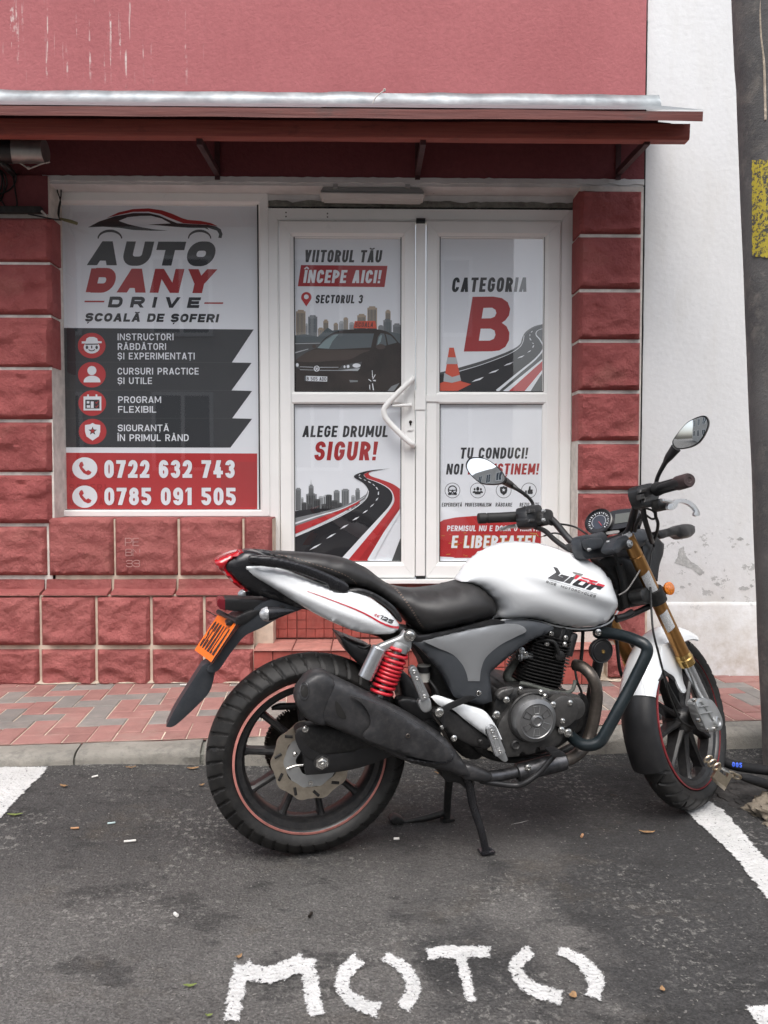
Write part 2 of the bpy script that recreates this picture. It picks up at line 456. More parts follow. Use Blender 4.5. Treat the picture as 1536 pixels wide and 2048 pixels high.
def mat(name, col, rough=.5, metal=0.0, spec=.5, var=.08, vs=6.0, bump=0, bs=200, bd=.001, coat=0, rvar=0.0, rand=0.0, dust=0.0):
    m, nt, b = new_mat(name); k = NB(nt)
    b.inputs['Roughness'].default_value = rough; b.inputs['Metallic'].default_value = metal
    b.inputs['Specular IOR Level'].default_value = spec
    if coat: b.inputs['Coat Weight'].default_value = coat; b.inputs['Coat Roughness'].default_value = .04
    c = tuple(col)
    if var or rand or dust:
        nz = k.noise(vs, 5, .6)
        lo = tuple(x * (1 - var * 1.6) for x in c); hi = tuple(min(1, x * (1 + var * 1.6)) for x in c)
        o = k.ramp(nz, [(.3, lo), (.7, hi)])
        if rand:
            oi = k.n('ShaderNodeObjectInfo')
            f = k.ramp(oi.outputs['Random'], [(0, 1 - rand), (1, 1 + rand)])
            o = k.mix(1.0, o, f, 'MULTIPLY')
        if dust:
            dn = k.ramp(k.noise(vs * 4, 8, .7), [(.45, 0), (.75, dust)])
            o = k.mix(dn, o, (.25, .22, .19))
        k.l(o, b.inputs['Base Color'])
    else: b.inputs['Base Color'].default_value = c + (1,)
    if rvar:
        k.l(k.ramp(k.noise(vs * 2.3, 6, .65), [(.3, max(.02, rough - rvar)), (.7, min(1, rough + rvar))]), b.inputs['Roughness'])
    if bump: k.l(k.bump(k.noise(bs, 3, .6), bump, bd), b.inputs['Normal'])
    return m
MT = {}
MT['white_paint'] = mat('white_gloss_paint', (.78, .80, .81), .22, 0, .5, .012, 3, coat=.6)
MT['pearl_tail'] = MT['white_paint']
MT['black_plastic'] = mat('black_plastic', (.012, .012, .013), .42, 0, .5, .2, 9, bump=.05, bs=900, rvar=.06, dust=.03)
MT['black_gloss'] = mat('black_gloss_plastic', (.012, .012, .014), .22, 0, .5, .1, 6, dust=.03)
MT['grey_plastic'] = mat('blue_grey_plastic', (.030, .034, .040), .42, 0, .45, .12, 9, bump=.05, bs=1200, dust=.05)
MT['panel_grey'] = mat('blue_grey_panel', (.050, .055, .062), .40, 0, .45, .06, 9, dust=.03)
MT['dark_grey'] = mat('dark_grey_engine_paint', (.040, .039, .039), .40, .35, .5, .15, 14, bump=.08, bs=500, rvar=.06, dust=.06)
MT['engine_black'] = mat('matt_black_engine', (.012, .012, .012), .5, .1, .5, .25, 18, bump=.15, bs=350, dust=.10)
MT['crank_grey'] = mat('crankcase_grey', (.075, .073, .071), .42, .5, .5, .15, 20, bump=.08, bs=500, rvar=.08, dust=.10)
MT['clutch_grey'] = mat('clutch_cover_grey', (.22, .22, .22), .35, .75, .5, .1, 20, bump=.05, bs=600, rvar=.06)
MT['silver'] = mat('brushed_aluminium', (.60, .61, .62), .30, .9, .5, .03, 30, rvar=.04)
MT['cast'] = mat('cast_aluminium', (.46, .47, .47), .42, .8, .5, .05, 40, bump=.08, bs=500, dust=.04)
MT['chrome'] = mat('bolt_steel', (.62, .61, .58), .22, 1.0, .5, .1, 60, rvar=.08)
MT['silver_paint'] = mat('silver_grey_paint', (.36, .37, .38), .32, .55, .5, .03, 8)
MT['gold'] = mat('gold_anodised', (.40, .205, .07), .33, .85, .5, .04, 20, rvar=.04)
MT['gold_light'] = mat('polished_gold', (.58, .38, .14), .22, .9, .5, .08, 20)
MT['red_spring'] = mat('red_spring_paint', (.50, .018, .03), .28, 0, .5, .08, 30, coat=.3)
MT['rubber'] = mat('tyre_rubber', (.014, .0135, .013), .55, 0, .4, .25, 14, bump=.12, bs=300, dust=.05)
MT['tyre_dusty'] = MT['rubber']
MT['grip'] = mat('grip_rubber', (.014, .014, .014), .6, 0, .4, .15, 40, bump=.2, bs=500)
MT['grip_end'] = mat('worn_brown_rubber', (.045, .028, .028), .6, 0, .4, .2, 60, bump=.2, bs=500)
MT['wheel_black'] = mat('black_wheel_paint', (.012, .012, .013), .38, 0, .5, .15, 18, rvar=.06, dust=.10)
MT['rim_stripe'] = mat('faded_red_rim_stripe', (.50, .20, .17), .45, 0, .4, .15, 30)
MT['rim_stripe_front'] = mat('red_rim_stripe', (.22, .03, .035), .4, 0, .4, .2, 30)
MT['disc'] = mat('brake_disc_steel', (.42, .37, .30), .38, .85, .5, .15, 30, rvar=.1)
MT['chain_steel'] = mat('oily_chain_steel', (.05, .042, .035), .45, .7, .5, .3, 60)
MT['seat'] = mat('black_leatherette', (.028, .027, .027), .46, 0, .4, .10, 10, bump=.22, bs=700, bd=.0006, rvar=.05, dust=.03)
MT['seat_side'] = mat('black_leatherette_side', (.022, .022, .023), .5, 0, .4, .10, 10, bump=.22, bs=700, bd=.0006)
MT['thread'] = mat('pale_stitching', (.30, .22, .18), .8, 0, .2, .1)
MT['red_lens'] = mat('red_lens', (.42, .006, .012), .10, 0, .6, .1, 40, coat=.7)
MT['dark_red_lens'] = mat('dark_red_reflector', (.16, .012, .02), .15, 0, .6, .1, 40)
MT['clear_lens'] = mat('clear_lens', (.45, .46, .47), .10, .3, .6, .35, 90, coat=.6)
MT['amber_lens'] = mat('amber_lens', (.62, .17, .012), .16, 0, .6, .25, 160, coat=.6)
MT['orange_plate'] = mat('orange_plate', (.80, .155, .012), .45, 0, .4, .03)
MT['print_black'] = mat('black_print', (.018, .018, .020), .4, 0, .4, .05)
MT['muffler'] = mat('black_muffler', (.030, .030, .032), .42, .1, .5, .2, 14, bump=.06, bs=400, rvar=.10, dust=.10)
MT['exhaust_brown'] = mat('heat_stained_pipe', (.105, .09, .078), .42, .7, .5, .2, 16, rvar=.08, dust=.12)
MT['collector'] = mat('heat_blued_steel', (.10, .10, .105), .38, .85, .5, .3, 25, rvar=.12, dust=.10)
MT['crash_bar'] = mat('dark_teal_powder_coat', (.009, .015, .018), .34, 0, .5, .12, 20, rvar=.06, dust=.04)
MT['cable'] = mat('black_cable', (.012, .012, .012), .5, 0, .4, .1)
MT['inlet_rubber'] = mat('dusty_grey_rubber', (.08, .085, .075), .65, 0, .3, .35, 40, bump=.3, bs=120)
MT['fluid_cup'] = mat('milky_plastic', (.55, .54, .50), .35, 0, .4, .08)
MT['dial'] = mat('dial_face', (.03, .035, .05), .3, 0, .5, .1)
MT['lcd'] = mat('lcd_glass', (.10, .105, .095), .15, 0, .5, .05)
MT['print_white'] = mat('white_print', (.75, .76, .78), .4, 0, .4, .02)
MT['decal_red'] = mat('red_decal', (.55, .03, .05), .3, 0, .4, .05)
MT['decal_grey'] = mat('dark_grey_decal', (.06, .06, .062), .3, 0, .4, .15, 50)
MT['decal_light'] = mat('light_grey_decal', (.22, .21, .20), .3, 0, .4, .15, 50)
MT['sticker'] = mat('speckled_white_sticker', (.55, .57, .57), .5, 0, .4, .5, 700)
def mirror_mat():
    m, nt, b = new_mat('mirror_glass'); b.inputs['Base Color'].default_value = (.86, .88, .88, 1); b.inputs['Metallic'].default_value = 1; b.inputs['Roughness'].default_value = .015
    k = NB(nt); k.l(k.ramp(k.noise(60, 4), [(.4, .01), (.8, .05)]), b.inputs['Roughness']); return m
MT['mirror'] = mirror_mat()
def glass_mat():
    m = bpy.data.materials.new('window_glass'); m.use_nodes = True; nt = m.node_tree; nt.nodes.clear(); k = NB(nt)
    o = k.n('ShaderNodeOutputMaterial'); t = k.n('ShaderNodeBsdfTransparent'); t.inputs[0].default_value = (.97, .98, .98, 1)
    g = k.n('ShaderNodeBsdfGlossy'); g.inputs['Roughness'].default_value = .02
    fr = k.n('ShaderNodeFresnel'); fr.inputs['IOR'].default_value = 1.52
    ge = k.n('ShaderNodeNewGeometry'); f2 = k.math('MULTIPLY', fr.outputs[0], k.math('MULTIPLY', k.math('SUBTRACT', 1.0, ge.outputs['Backfacing']), 2.2))
    mx = k.n('ShaderNodeMixShader'); k.l(f2, mx.inputs[0]); k.l(t.outputs[0], mx.inputs[1]); k.l(g.outputs[0], mx.inputs[2]); k.l(mx.outputs[0], o.inputs[0])
    wv = k.bump(k.noise(1.2, 2, .4), .03, .02); k.l(wv, g.inputs['Normal'])
    return m
MT['glass'] = glass_mat()
# prints on the film behind the glass
def film(name, c, r=.5): return mat(name, c, r, 0, .3, .02, 2)
MT['film_white'] = film('white_film', (.78, .80, .84))
MT['film_grey'] = film('charcoal_film', (.035, .037, .041))
MT['film_text'] = film('dark_grey_print', (.032, .032, .035))
MT['film_red'] = film('red_film', (.46, .035, .038))
MT['film_dred'] = film('deep_red_print', (.36, .028, .030))
MT['film_ghost'] = film('shaded_red_print', (.33, .020, .024))
MT['film_asphalt'] = film('printed_asphalt', (.018, .018, .021))
MT['film_dk2'] = film('printed_dark_grey', (.075, .078, .08))
MT['film_mid'] = film('printed_mid_grey', (.22, .23, .24))
MT['film_lgrey'] = film('printed_light_grey', (.42, .44, .46))
MT['film_orange'] = film('printed_orange_red', (.62, .09, .05))
MT['film_car'] = mat('printed_brown_car', (.026, .018, .015), .5, 0, .3, .25, 9)
MT['film_car2'] = film('printed_brown_highlight', (.065, .048, .040))
MT['film_tan'] = film('printed_tan_building', (.40, .32, .24))
MT['film_blue'] = film('printed_slate_building', (.10, .12, .13))
MT['film_cyan'] = film('printed_windscreen', (.22, .29, .30))
MT['film_gold'] = film('printed_gold', (.52, .30, .06))

def plaster(name, base, hi, bs=90, streak=False, lowdirt=False):
    m, nt, b = new_mat(name); k = NB(nt); b.inputs['Roughness'].default_value = .85; b.inputs['Specular IOR Level'].default_value = .2
    n1 = k.noise(1.3, 6, .6); c = k.ramp(n1, [(.3, base), (.7, hi)])
    n2 = k.ramp(k.noise(34, 5, .65), [(.3, .97 if lowdirt else .9), (.7, 1.02 if lowdirt else 1.07)]); c = k.mix(1, c, n2, 'MULTIPLY')
    if streak:
        z = k.xyz()
        st = k.noise(46, 3, .6, k.coord((1, 1, .035)))
        s2 = k.noise(30, 4, .7, k.coord((1, 1, .55)))
        mk = k.math('MULTIPLY', k.ramp(st, [(.60, 0), (.68, .75)]), k.ramp(s2, [(.45, 0), (.56, 1)]))
        mx = k.ramp(z['X'], [(0, 1), (1, 0)])
        # streaks run down only from the left corner of the wall
        xx = k.math('ADD', k.math('MULTIPLY', z['X'], -.9), -.75)
        xm = k.ramp(xx, [(.0, 0), (.16, 1)]); xn = k.ramp(k.math('ADD', z['X'], 2.05), [(.0, 0), (.2, 1)])
        mk = k.math('MULTIPLY', k.math('MULTIPLY', mk, xm), xn)
        zm = k.ramp(k.math('ADD', z['Z'], -3.0), [(.14, 0), (.3, 1)]); mk = k.math('MULTIPLY', mk, zm)
        c = k.mix(mk, c, (.72, .66, .62))
    if lowdirt:
        z = k.xyz()
        low = k.ramp(k.math('ADD', k.math('MULTIPLY', z['Z'], -1.0), 1.0), [(.28, 0), (.95, 1)])
        d1 = k.math('MULTIPLY', k.ramp(k.noise(7, 8, .68), [(.34, 0), (.62, 1)]), low)
        c = k.mix(k.math('MULTIPLY', d1, .85), c, (.40, .345, .27))
        stn = k.math('MULTIPLY', k.ramp(k.noise(3.2, 7, .66, k.coord((2.2, 1, .5))), [(.50, 0), (.72, .30)]), 1.0); c = k.mix(stn, c, (.60, .58, .54))
        sp = k.math('MULTIPLY', k.ramp(k.noise(13, 7, .72, k.coord((1, 1, 1.3), loc=(3, 0, 1))), [(.585, 0), (.60, 1)]), k.ramp(z['Z'], [(.35, .0), (.55, 1), (.82, 1), (.95, 0)]))
        c = k.mix(k.math('MULTIPLY', sp, .75), c, (.36, .36, .35))
    k.l(c, b.inputs['Base Color'])
    bb = k.bump(k.noise(bs, 6, .7), .35 if lowdirt else .55, .006); bb = k.bump(k.vor(bs * .8, 'SMOOTH_F1'), .22, .004, bb)
    k.l(bb, b.inputs['Normal']); return m
MT['pink_plaster'] = plaster('red_wall_plaster', (.365, .118, .124), (.43, .148, .154), 70, streak=True)
MT['shaded_maroon_plaster'] = plaster('shaded_maroon_lintel', (.175, .050, .055), (.225, .068, .072), 70)  # darker red band, shade under the canopy put into its colour
MT['white_plaster'] = plaster('white_wall_plaster', (.67, .67, .67), (.74, .74, .74), 42, lowdirt=True)
def soffit():
    m, nt, b = new_mat('chipped_white_reveal'); k = NB(nt); b.inputs['Roughness'].default_value = .8
    c = k.ramp(k.noise(6, 6, .6), [(.3, (.56, .55, .54)), (.7, (.72, .71, .70))])
    ch = k.ramp(k.noise(22, 8, .75, k.coord((.35, 1, 1.6))), [(.66, 0), (.69, 1)])
    c = k.mix(ch, c, (.18, .16, .15)); k.l(c, b.inputs['Base Color'])
    k.l(k.bump(k.noise(50, 6, .7), .5, .006), b.inputs['Normal']); return m
MT['reveal'] = soffit()
def stone(name, base, dark):
    m, nt, b = new_mat(name); k = NB(nt); b.inputs['Roughness'].default_value = .72; b.inputs['Specular IOR Level'].default_value = .3
    oi = k.n('ShaderNodeObjectInfo')
    sh = k.n('ShaderNodeVectorMath'); sh.operation = 'SCALE'; k.l(oi.outputs['Location'], sh.inputs[0]); sh.inputs['Scale'].default_value = 1.7
    ad = k.n('ShaderNodeVectorMath'); k.l(k.coord(), ad.inputs[0]); k.l(sh.outputs[0], ad.inputs[1])
    v = ad.outputs[0]
    c = k.ramp(k.noise(7, 7, .62, v), [(.28, dark), (.72, base)])
    f = k.ramp(oi.outputs['Random'], [(0, .90), (1, 1.10)]); c = k.mix(1, c, f, 'MULTIPLY')
    pale = k.ramp(k.noise(38, 8, .72, v), [(.60, 0), (.74, .35)]); c = k.mix(pale, c, (.50, .30, .26))
    wn = k.ramp(k.noise(4, 6, .65, v), [(.55, 0), (.75, .35)]); c = k.mix(wn, c, (.36, .17, .13))
    k.l(c, b.inputs['Base Color'])
    bb = k.bump(k.noise(22, 9, .70, v), 1.0, .026); bb = k.bump(k.noise(150, 4, .6, v), .4, .003, bb)
    k.l(bb, b.inputs['Normal']); return m
MT['stone'] = stone('red_painted_stone', (.42, .117, .110), (.27, .062, .060))
MT['stone_low'] = stone('red_painted_plinth_stone', (.44, .145, .132), (.29, .076, .072))
MT['mortar'] = mat('cream_mortar', (.60, .50, .40), .85, 0, .2, .15, 18, bump=.5, bs=80, bd=.004, dust=.2)
MT['mortar_white'] = mat('white_mortar', (.66, .62, .57), .85, 0, .2, .12, 18, bump=.5, bs=80, bd=.004)
MT['sand'] = mat('sandy_concrete', (.46, .39, .31), .9, 0, .2, .22, 20, bump=.8, bs=70, bd=.008)
MT['grey_mortar'] = mat('grey_mortar_strip', (.17, .17, .15), .9, 0, .2, .25, 25, bump=.8, bs=60, bd=.01)
MT['pvc'] = mat('white_pvc', (.84, .84, .82), .32, 0, .45, .02, 3, rvar=.05)
MT['gasket'] = mat('black_gasket', (.012, .012, .012), .6)
MT['tile'] = mat('red_step_tile', (.33, .075, .06), .5, 0, .4, .16, 16, bump=.2, bs=120, rand=.15, dust=.18)
MT['grout'] = mat('dark_grout', (.16, .06, .05), .85, 0, .2, .2)
MT['tread_tile'] = mat('worn_step_tread', (.40, .17, .14), .6, 0, .3, .16, 14, bump=.3, bs=90, rand=.1, dust=.3)
def galv():
    m, nt, b = new_mat('galvanised_sheet'); k = NB(nt); b.inputs['Metallic'].default_value = .85; b.inputs['Roughness'].default_value = .45
    c = k.ramp(k.noise(11, 6, .6), [(.3, (.19, .215, .23)), (.7, (.31, .335, .35))])
    c = k.mix(k.ramp(k.noise(16, 7, .7, k.coord((1, 1, 2))), [(.62, 0), (.72, .5)]), c, (.16, .15, .14)); k.l(c, b.inputs['Base Color'])
    k.l(k.bump(k.noise(6, 3, .5, k.coord((1, 1, .4))), .5, .02), b.inputs['Normal']); return m
MT['galv'] = galv()
def wood(name, a, b_, rot):
    m, nt, b = new_mat(name); k = NB(nt); b.inputs['Roughness'].default_value = .6; b.inputs['Specular IOR Level'].default_value = .3
    g = k.noise(9, 7, .65, k.coord((.35, 9, 9))); c = k.ramp(g, [(.3, a), (.7, b_)])
    w = k.ramp(k.noise(5, 8, .7, k.coord((.8, 2, 2))), [(.56, 0), (.72, .8)]); c = k.mix(w, c, rot)
    k.l(c, b.inputs['Base Color']); k.l(k.bump(g, .5, .006), b.inputs['Normal']); return m
MT['beam'] = wood('red_stained_timber', (.24, .060, .048), (.33, .095, .072), (.07, .032, .030))
MT['board'] = wood('weathered_red_board', (.11, .038, .034), (.18, .060, .050), (.065, .050, .045))
MT['soffit_board'] = mat('dark_red_underside', (.10, .035, .037), .75, 0, .2, .2, 8)
MT['bracket'] = mat('dark_red_angle_iron', (.075, .035, .036), .5, .2, .4, .2, 20)
MT['lamp_grey'] = mat('grey_lamp_housing', (.36, .36, .35), .5, 0, .4, .05)
MT['lamp_white'] = mat('milky_lamp_cover', (.50, .49, .47), .45, 0, .4, .05)
MT['zinc'] = mat('dull_zinc', (.34, .34, .33), .42, .75, .5, .12, 12)
MT['rope'] = mat('pale_string', (.42, .38, .35), .8)
MT['trunk'] = mat('dusty_black_conduit', (.035, .033, .032), .8, 0, .2, .3, 30)
MT['terminal'] = mat('dirty_yellow_connector', (.20, .19, .09), .6)

def asphalt():
    m, nt, b = new_mat('worn_asphalt'); k = NB(nt); b.inputs['Specular IOR Level'].default_value = .35
    z = k.xyz()
    c = k.ramp(k.noise(2.2, 6, .6), [(.3, (.096, .090, .085)), (.7, (.155, .147, .139))])
    # darker tarred patch on the right, dry dust on the left
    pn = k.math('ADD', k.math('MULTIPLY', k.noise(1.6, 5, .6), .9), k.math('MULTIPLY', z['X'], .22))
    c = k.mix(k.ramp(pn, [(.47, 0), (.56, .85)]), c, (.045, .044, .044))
    yb = k.ramp(k.math('ADD', k.math('MULTIPLY', z['Y'], .8), -1.35), [(.25, 0), (.6, .7)]); c = k.mix(yb, c, (.038, .037, .037))  # tarred ground near the kerb, with the bike's shade put into the colour
    oil = k.ramp(k.noise(3.1, 6, .66, k.coord((1.0, 1.9, 1), loc=(2.3, .7, 0))), [(.555, 0), (.61, .6)]); c = k.mix(oil, c, (.036, .035, .034))
    o2 = k.ramp(k.noise(9, 5, .6, k.coord((1.0, 1.9, 1), loc=(4.3, 2.7, 0))), [(.64, 0), (.68, .75)]); c = k.mix(o2, c, (.040, .039, .038))
    brn = k.ramp(k.noise(2.1, 6, .7, k.coord((1, 1.4, 1), loc=(1.1, 3.1, 0))), [(.56, 0), (.70, .5)]); c = k.mix(brn, c, (.095, .078, .058))
    ag = k.vor(210, 'F1', out='Color'); sp = k.n('ShaderNodeSeparateColor'); k.l(ag, sp.inputs[0])
    c = k.mix(1, c, k.ramp(sp.outputs[0], [(0, .70), (.7, 1.0), (1, 1.32)]), 'MULTIPLY')
    wsp = k.ramp(sp.outputs[1], [(.985, 0), (.998, .4)]); c = k.mix(wsp, c, (.42, .40, .37))
    lic = k.math('MULTIPLY', k.ramp(k.noise(46, 6, .75), [(.54, 0), (.60, 1)]), k.ramp(k.noise(2.4, 5, .6, k.coord(loc=(7, 2, 0))), [(.48, 0), (.60, .8)]))
    c = k.mix(lic, c, (.26, .25, .23))
    k.l(c, b.inputs['Base Color'])
    k.l(k.ramp(k.noise(30, 5, .6), [(.3, .66), (.7, .9)]), b.inputs['Roughness'])
    bb = k.bump(k.vor(170, 'SMOOTH_F1'), .7, .007); bb = k.bump(k.noise(42, 8, .72), .9, .013, bb); bb = k.bump(k.noise(9, 4, .6), .5, .02, bb)
    k.l(bb, b.inputs['Normal']); return m
MT['asphalt'] = asphalt()
def roadpaint(name, wear):
    m, nt, b = new_mat(name); k = NB(nt); b.inputs['Roughness'].default_value = .75
    c = k.ramp(k.noise(12, 5, .6), [(.3, (.52, .52, .51)), (.7, (.68, .67, .66))])
    w = k.ramp(k.noise(85, 6, .72), [(wear, 0), (wear + .05, 1)])
    at = k.n('ShaderNodeAttribute'); at.attribute_name = 'cover'
    ed = k.math('ADD', k.math('MULTIPLY', at.outputs['Fac'], .60), k.math('MULTIPLY', k.noise(95, 6, .75), 1.0))
    w2 = k.ramp(ed, [(.62, 1), (.74, 0)]); w = k.math('MAXIMUM', w, w2)
    c = k.mix(k.ramp(k.noise(5, 6, .7), [(.45, 0), (.7, .35)]), c, (.42, .41, .39)); k.l(c, b.inputs['Base Color'])
    k.l(k.math('SUBTRACT', 1.0, w), b.inputs['Alpha'])
    bb = k.bump(k.vor(120, 'SMOOTH_F1'), .7, .007); bb = k.bump(k.noise(48, 7, .7), .8, .01, bb); k.l(bb, b.inputs['Normal']); return m
MT['road_paint'] = roadpaint('worn_white_road_paint', .60)
MT['letter_paint'] = roadpaint('hand_sprayed_white_paint', .585)
def paver(name, base):
    m, nt, b = new_mat(name); k = NB(nt); b.inputs['Roughness'].default_value = .85; b.inputs['Specular IOR Level'].default_value = .25
    oi = k.n('ShaderNodeObjectInfo'); wc = k.n('ShaderNodeTexCoord')
    lo = tuple(x * .82 for x in base); hi = tuple(x * 1.12 for x in base)
    vv = k.n('ShaderNodeVectorMath'); k.l(k.coord(), vv.inputs[0]); k.l(oi.outputs['Location'], vv.inputs[1])
    c = k.ramp(k.noise(14, 7, .65, vv.outputs[0]), [(.3, lo), (.7, hi)])
    c = k.mix(1, c, k.ramp(oi.outputs['Random'], [(0, .86), (1, 1.1)]), 'MULTIPLY')
    c = k.mix(k.ramp(k.noise(5, 6, .7, vv.outputs[0]), [(.48, 0), (.75, .45)]), c, (.33, .26, .22))
    k.l(c, b.inputs['Base Color']); k.l(k.bump(k.noise(140, 5, .7, vv.outputs[0]), .5, .004), b.inputs['Normal']); return m
MT['paver_red'] = paver('red_concrete_paver', (.31, .158, .140))
MT['paver_grey'] = paver('grey_concrete_paver', (.23, .21, .195))
MT['paver_cream'] = paver('cream_concrete_paver', (.42, .38, .31))
def concrete(name, a, b_, d):
    m, nt, b = new_mat(name); k = NB(nt); b.inputs['Roughness'].default_value = .85
    c = k.ramp(k.noise(5, 7, .65), [(.3, a), (.7, b_)])
    c = k.mix(k.ramp(k.noise(9, 7, .7, k.coord(loc=(5, 1, 2))), [(.50, 0), (.68, .8)]), c, d); k.l(c, b.inputs['Base Color'])
    bb = k.bump(k.noise(60, 7, .7), .6, .008); k.l(k.bump(k.vor(170), .3, .003, bb), b.inputs['Normal']); return m
MT['kerb'] = concrete('weathered_kerb_concrete', (.19, .178, .155), (.31, .288, .25), (.10, .096, .088))
MT['pole'] = concrete('dark_tarred_concrete', (.075, .074, .074), (.135, .132, .128), (.20, .185, .165))
MT['lump'] = concrete('tan_rough_concrete', (.12, .10, .078), (.22, .185, .14), (.04, .036, .032))
def yellow_worn():
    m, nt, b = new_mat('flaking_yellow_paint'); k = NB(nt); b.inputs['Roughness'].default_value = .7
    w = k.ramp(k.noise(70, 6, .75), [(.50, 0), (.54, 1)])
    c = k.mix(w, (.50, .40, .035), (.06, .06, .06)); k.l(c, b.inputs['Base Color']); k.l(k.bump(k.noise(90, 5, .7), .5, .004), b.inputs['Normal']); return m
MT['yellow'] = yellow_worn()
MT['joint_dark'] = mat('dark_gap', (.012, .011, .010), .9)
MT['leaf_brown'] = mat('dry_leaf', (.30, .18, .09), .7, 0, .3, .25, 60)
MT['flake'] = mat('bare_grey_render', (.44, .44, .43), .9, 0, .2, .15, 40, bump=.6, bs=90, bd=.004)
MT['leaf_green'] = mat('fresh_leaf_scrap', (.17, .21, .06), .6, 0, .3, .2, 60)
MT['butt_white'] = mat('cigarette_paper', (.68, .66, .62), .8)
MT['butt_orange'] = mat('cigarette_filter', (.46, .25, .13), .8)
MT['grit'] = mat('pale_grit', (.24, .23, .21), .9, 0, .2, .3, 300)
MT['brass'] = mat('padlock_steel', (.50, .43, .33), .34, .9, .5, .1, 50, rvar=.08)
MT['sleeve'] = mat('black_fabric_sleeve', (.010, .010, .011), .75, 0, .3, .2, 60, bump=.4, bs=500)
MT['blue_print'] = mat('blue_print', (.03, .10, .62), .6)
MT['far_wall'] = mat('pale_rendered_facade', (.50, .48, .45), .85, 0, .2, .08, 1)
MT['far_glass'] = mat('dark_far_window', (.05, .06, .07), .1, 0, .6, .1)
MT['chalk'] = mat('faint_chalk', (.46, .25, .23), .9)
# ------------------------------------------------------------------ ground, road, pavement, kerb
KP = G(0, 1512, .08); KQ = G(1236, 1469, .08)
kd = (KQ - KP); kd.z = 0; kd.normalize(); kn = Vector((-kd.y, kd.x, 0))     # kd along the kerb, kn towards the wall
KO = Vector((KP.x, KP.y, 0))
def K(a, b, z): return KO + kd * a + kn * b + Vector((0, 0, z))
PAVE_Z = .09
def road_z(x, y):
    t = max(0, min(1, (-.25 - x) / .9)); t = t * t * (3 - 2 * t)
    q = max(0, min(1, (y - 2.25) / .5)); q = q * q * (3 - 2 * q)
    return .036 * t * q
gv = []; gf = []
xs = [-60, -20, -6] + [i * .1 - 2.5 for i in range(56)] + [6, 20, 60]
ys = [-60, -20, -6] + [i * .1 for i in range(43)] + [6, 20, 60]
for y in ys:
    for x in xs: gv.append((x, y, road_z(x, y)))
nx = len(xs)
for j in range(len(ys) - 1):
    for i in range(nx - 1): gf.append((j * nx + i, j * nx + i + 1, (j + 1) * nx + i + 1, (j + 1) * nx + i))
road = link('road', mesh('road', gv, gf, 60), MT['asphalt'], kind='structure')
def cover(me, bdv, reach=.022):
    """how thick the paint is: 0 on the outline, 1 inside"""
    V = np.array([tuple(v.co) for v in me.vertices])[:, :2]; B = V[np.array(bdv, bool)]
    d = np.array([np.sqrt(((B - p) ** 2).sum(1)).min() for p in V])
    at = me.attributes.new('cover', 'FLOAT', 'POINT'); at.data.foreach_set('value', np.clip(d / reach, 0, 1).astype(np.float32))
def ground_patch(name, pts_px, m, lift=.004, jit=.004, parent=None, step=.02, **kw):
    """thin painted sheet following the road, outline given by where it is seen on the ground"""
    pts = [G(u, v) for u, v in pts_px]; q = []
    rng = random.Random(len(pts_px) * 31 + int(pts_px[0][0]))
    for i in range(len(pts)):
        a, b = pts[i], pts[(i + 1) % len(pts)]; n = max(1, int((b - a).length / step))
        for k in range(n):
            p = a.lerp(b, k / n); q.append((p.x + rng.uniform(-jit, jit), p.y + rng.uniform(-jit, jit)))
    V, F, h, be = pillow_geo(q, .016)
    rim = {i for e_ in be for i in e_}; me = mesh(name, [(p[0], p[1], road_z(p[0], p[1]) + lift) for p in V], F, 60); cover(me, [i in rim for i in range(len(V))])
    return link(name, me, m, parent, **kw)
def kdz(uv): return uv
ground_patch('parking_line', [(-260, 1556), (98, 1552), (92, 1566), (4, 1650), (-330, 1860), (-420, 1700)], MT['road_paint'], parent=road, label='white parking bay line at the left edge')
ground_patch('parking_line', [(1258, 1524), (1290, 1524), (1450, 1622), (1560, 1748), (1900, 2100), (1850, 2400), (1540, 1812), (1470, 1720), (1372, 1628)], MT['road_paint'], parent=road, label='white parking bay line by the front wheel')
ground_patch('parking_line', [(1484, 2012), (1560, 2006), (1800, 2030), (1900, 2300), (1600, 2250), (1518, 2060)], MT['road_paint'], parent=road, label='white paint patch in the bottom right corner')
# hand painted letters
def stroke_letter(name, strokes, wd):
    polys = []
    for st in strokes: polys += strip2(cat2(st, 8, closed=False), wd)
    v, f = union(polys); bm = bmesh.new(); vs = [bm.verts.new((p[0], p[1], 0)) for p in v]
    for q in f: bm.faces.new([vs[i] for i in q])
    bmesh.ops.dissolve_limit(bm, angle_limit=.002, verts=bm.verts, edges=bm.edges) if False else None
    for _ in range(4):
        ed = [e for e in bm.edges if e.calc_length() > 6]
        if not ed: break
        bmesh.ops.subdivide_edges(bm, edges=ed, cuts=1); bmesh.ops.triangulate(bm, faces=bm.faces)
    for w in bm.verts:
        o = 1.5 if any(e.is_boundary for e in w.link_edges) else 0
        q = w.co * .09; w.co.x += o * 2 * noise.noise(q); w.co.y += o * 1.6 * noise.noise(q + Vector((9, 3, 1)))
        g = G(w.co.x, w.co.y); w.co = (g.x, g.y, .0045)
    bdv = [w.is_boundary for w in bm.verts]; me = bpy.data.meshes.new('painted_letter'); bm.to_mesh(me); bm.free(); cover(me, bdv)
    return link('painted_letter', me, MT['letter_paint'], road, label='painted letter ' + name)
stroke_letter('M', [[(462, 2050), (470, 2000), (486, 1930)], [(484, 1934), (505, 1948), (540, 1952), (575, 1940), (614, 1924)], [(614, 1918), (622, 1975), (634, 2038)]], 42)
stroke_letter('O', [[(722, 1918), (692, 1946), (684, 1972), (700, 2000), (736, 2018), (764, 2026)]], [34, 36, 36, 36, 38, 38, 38, 38, 38, 38] * 4 + [36])
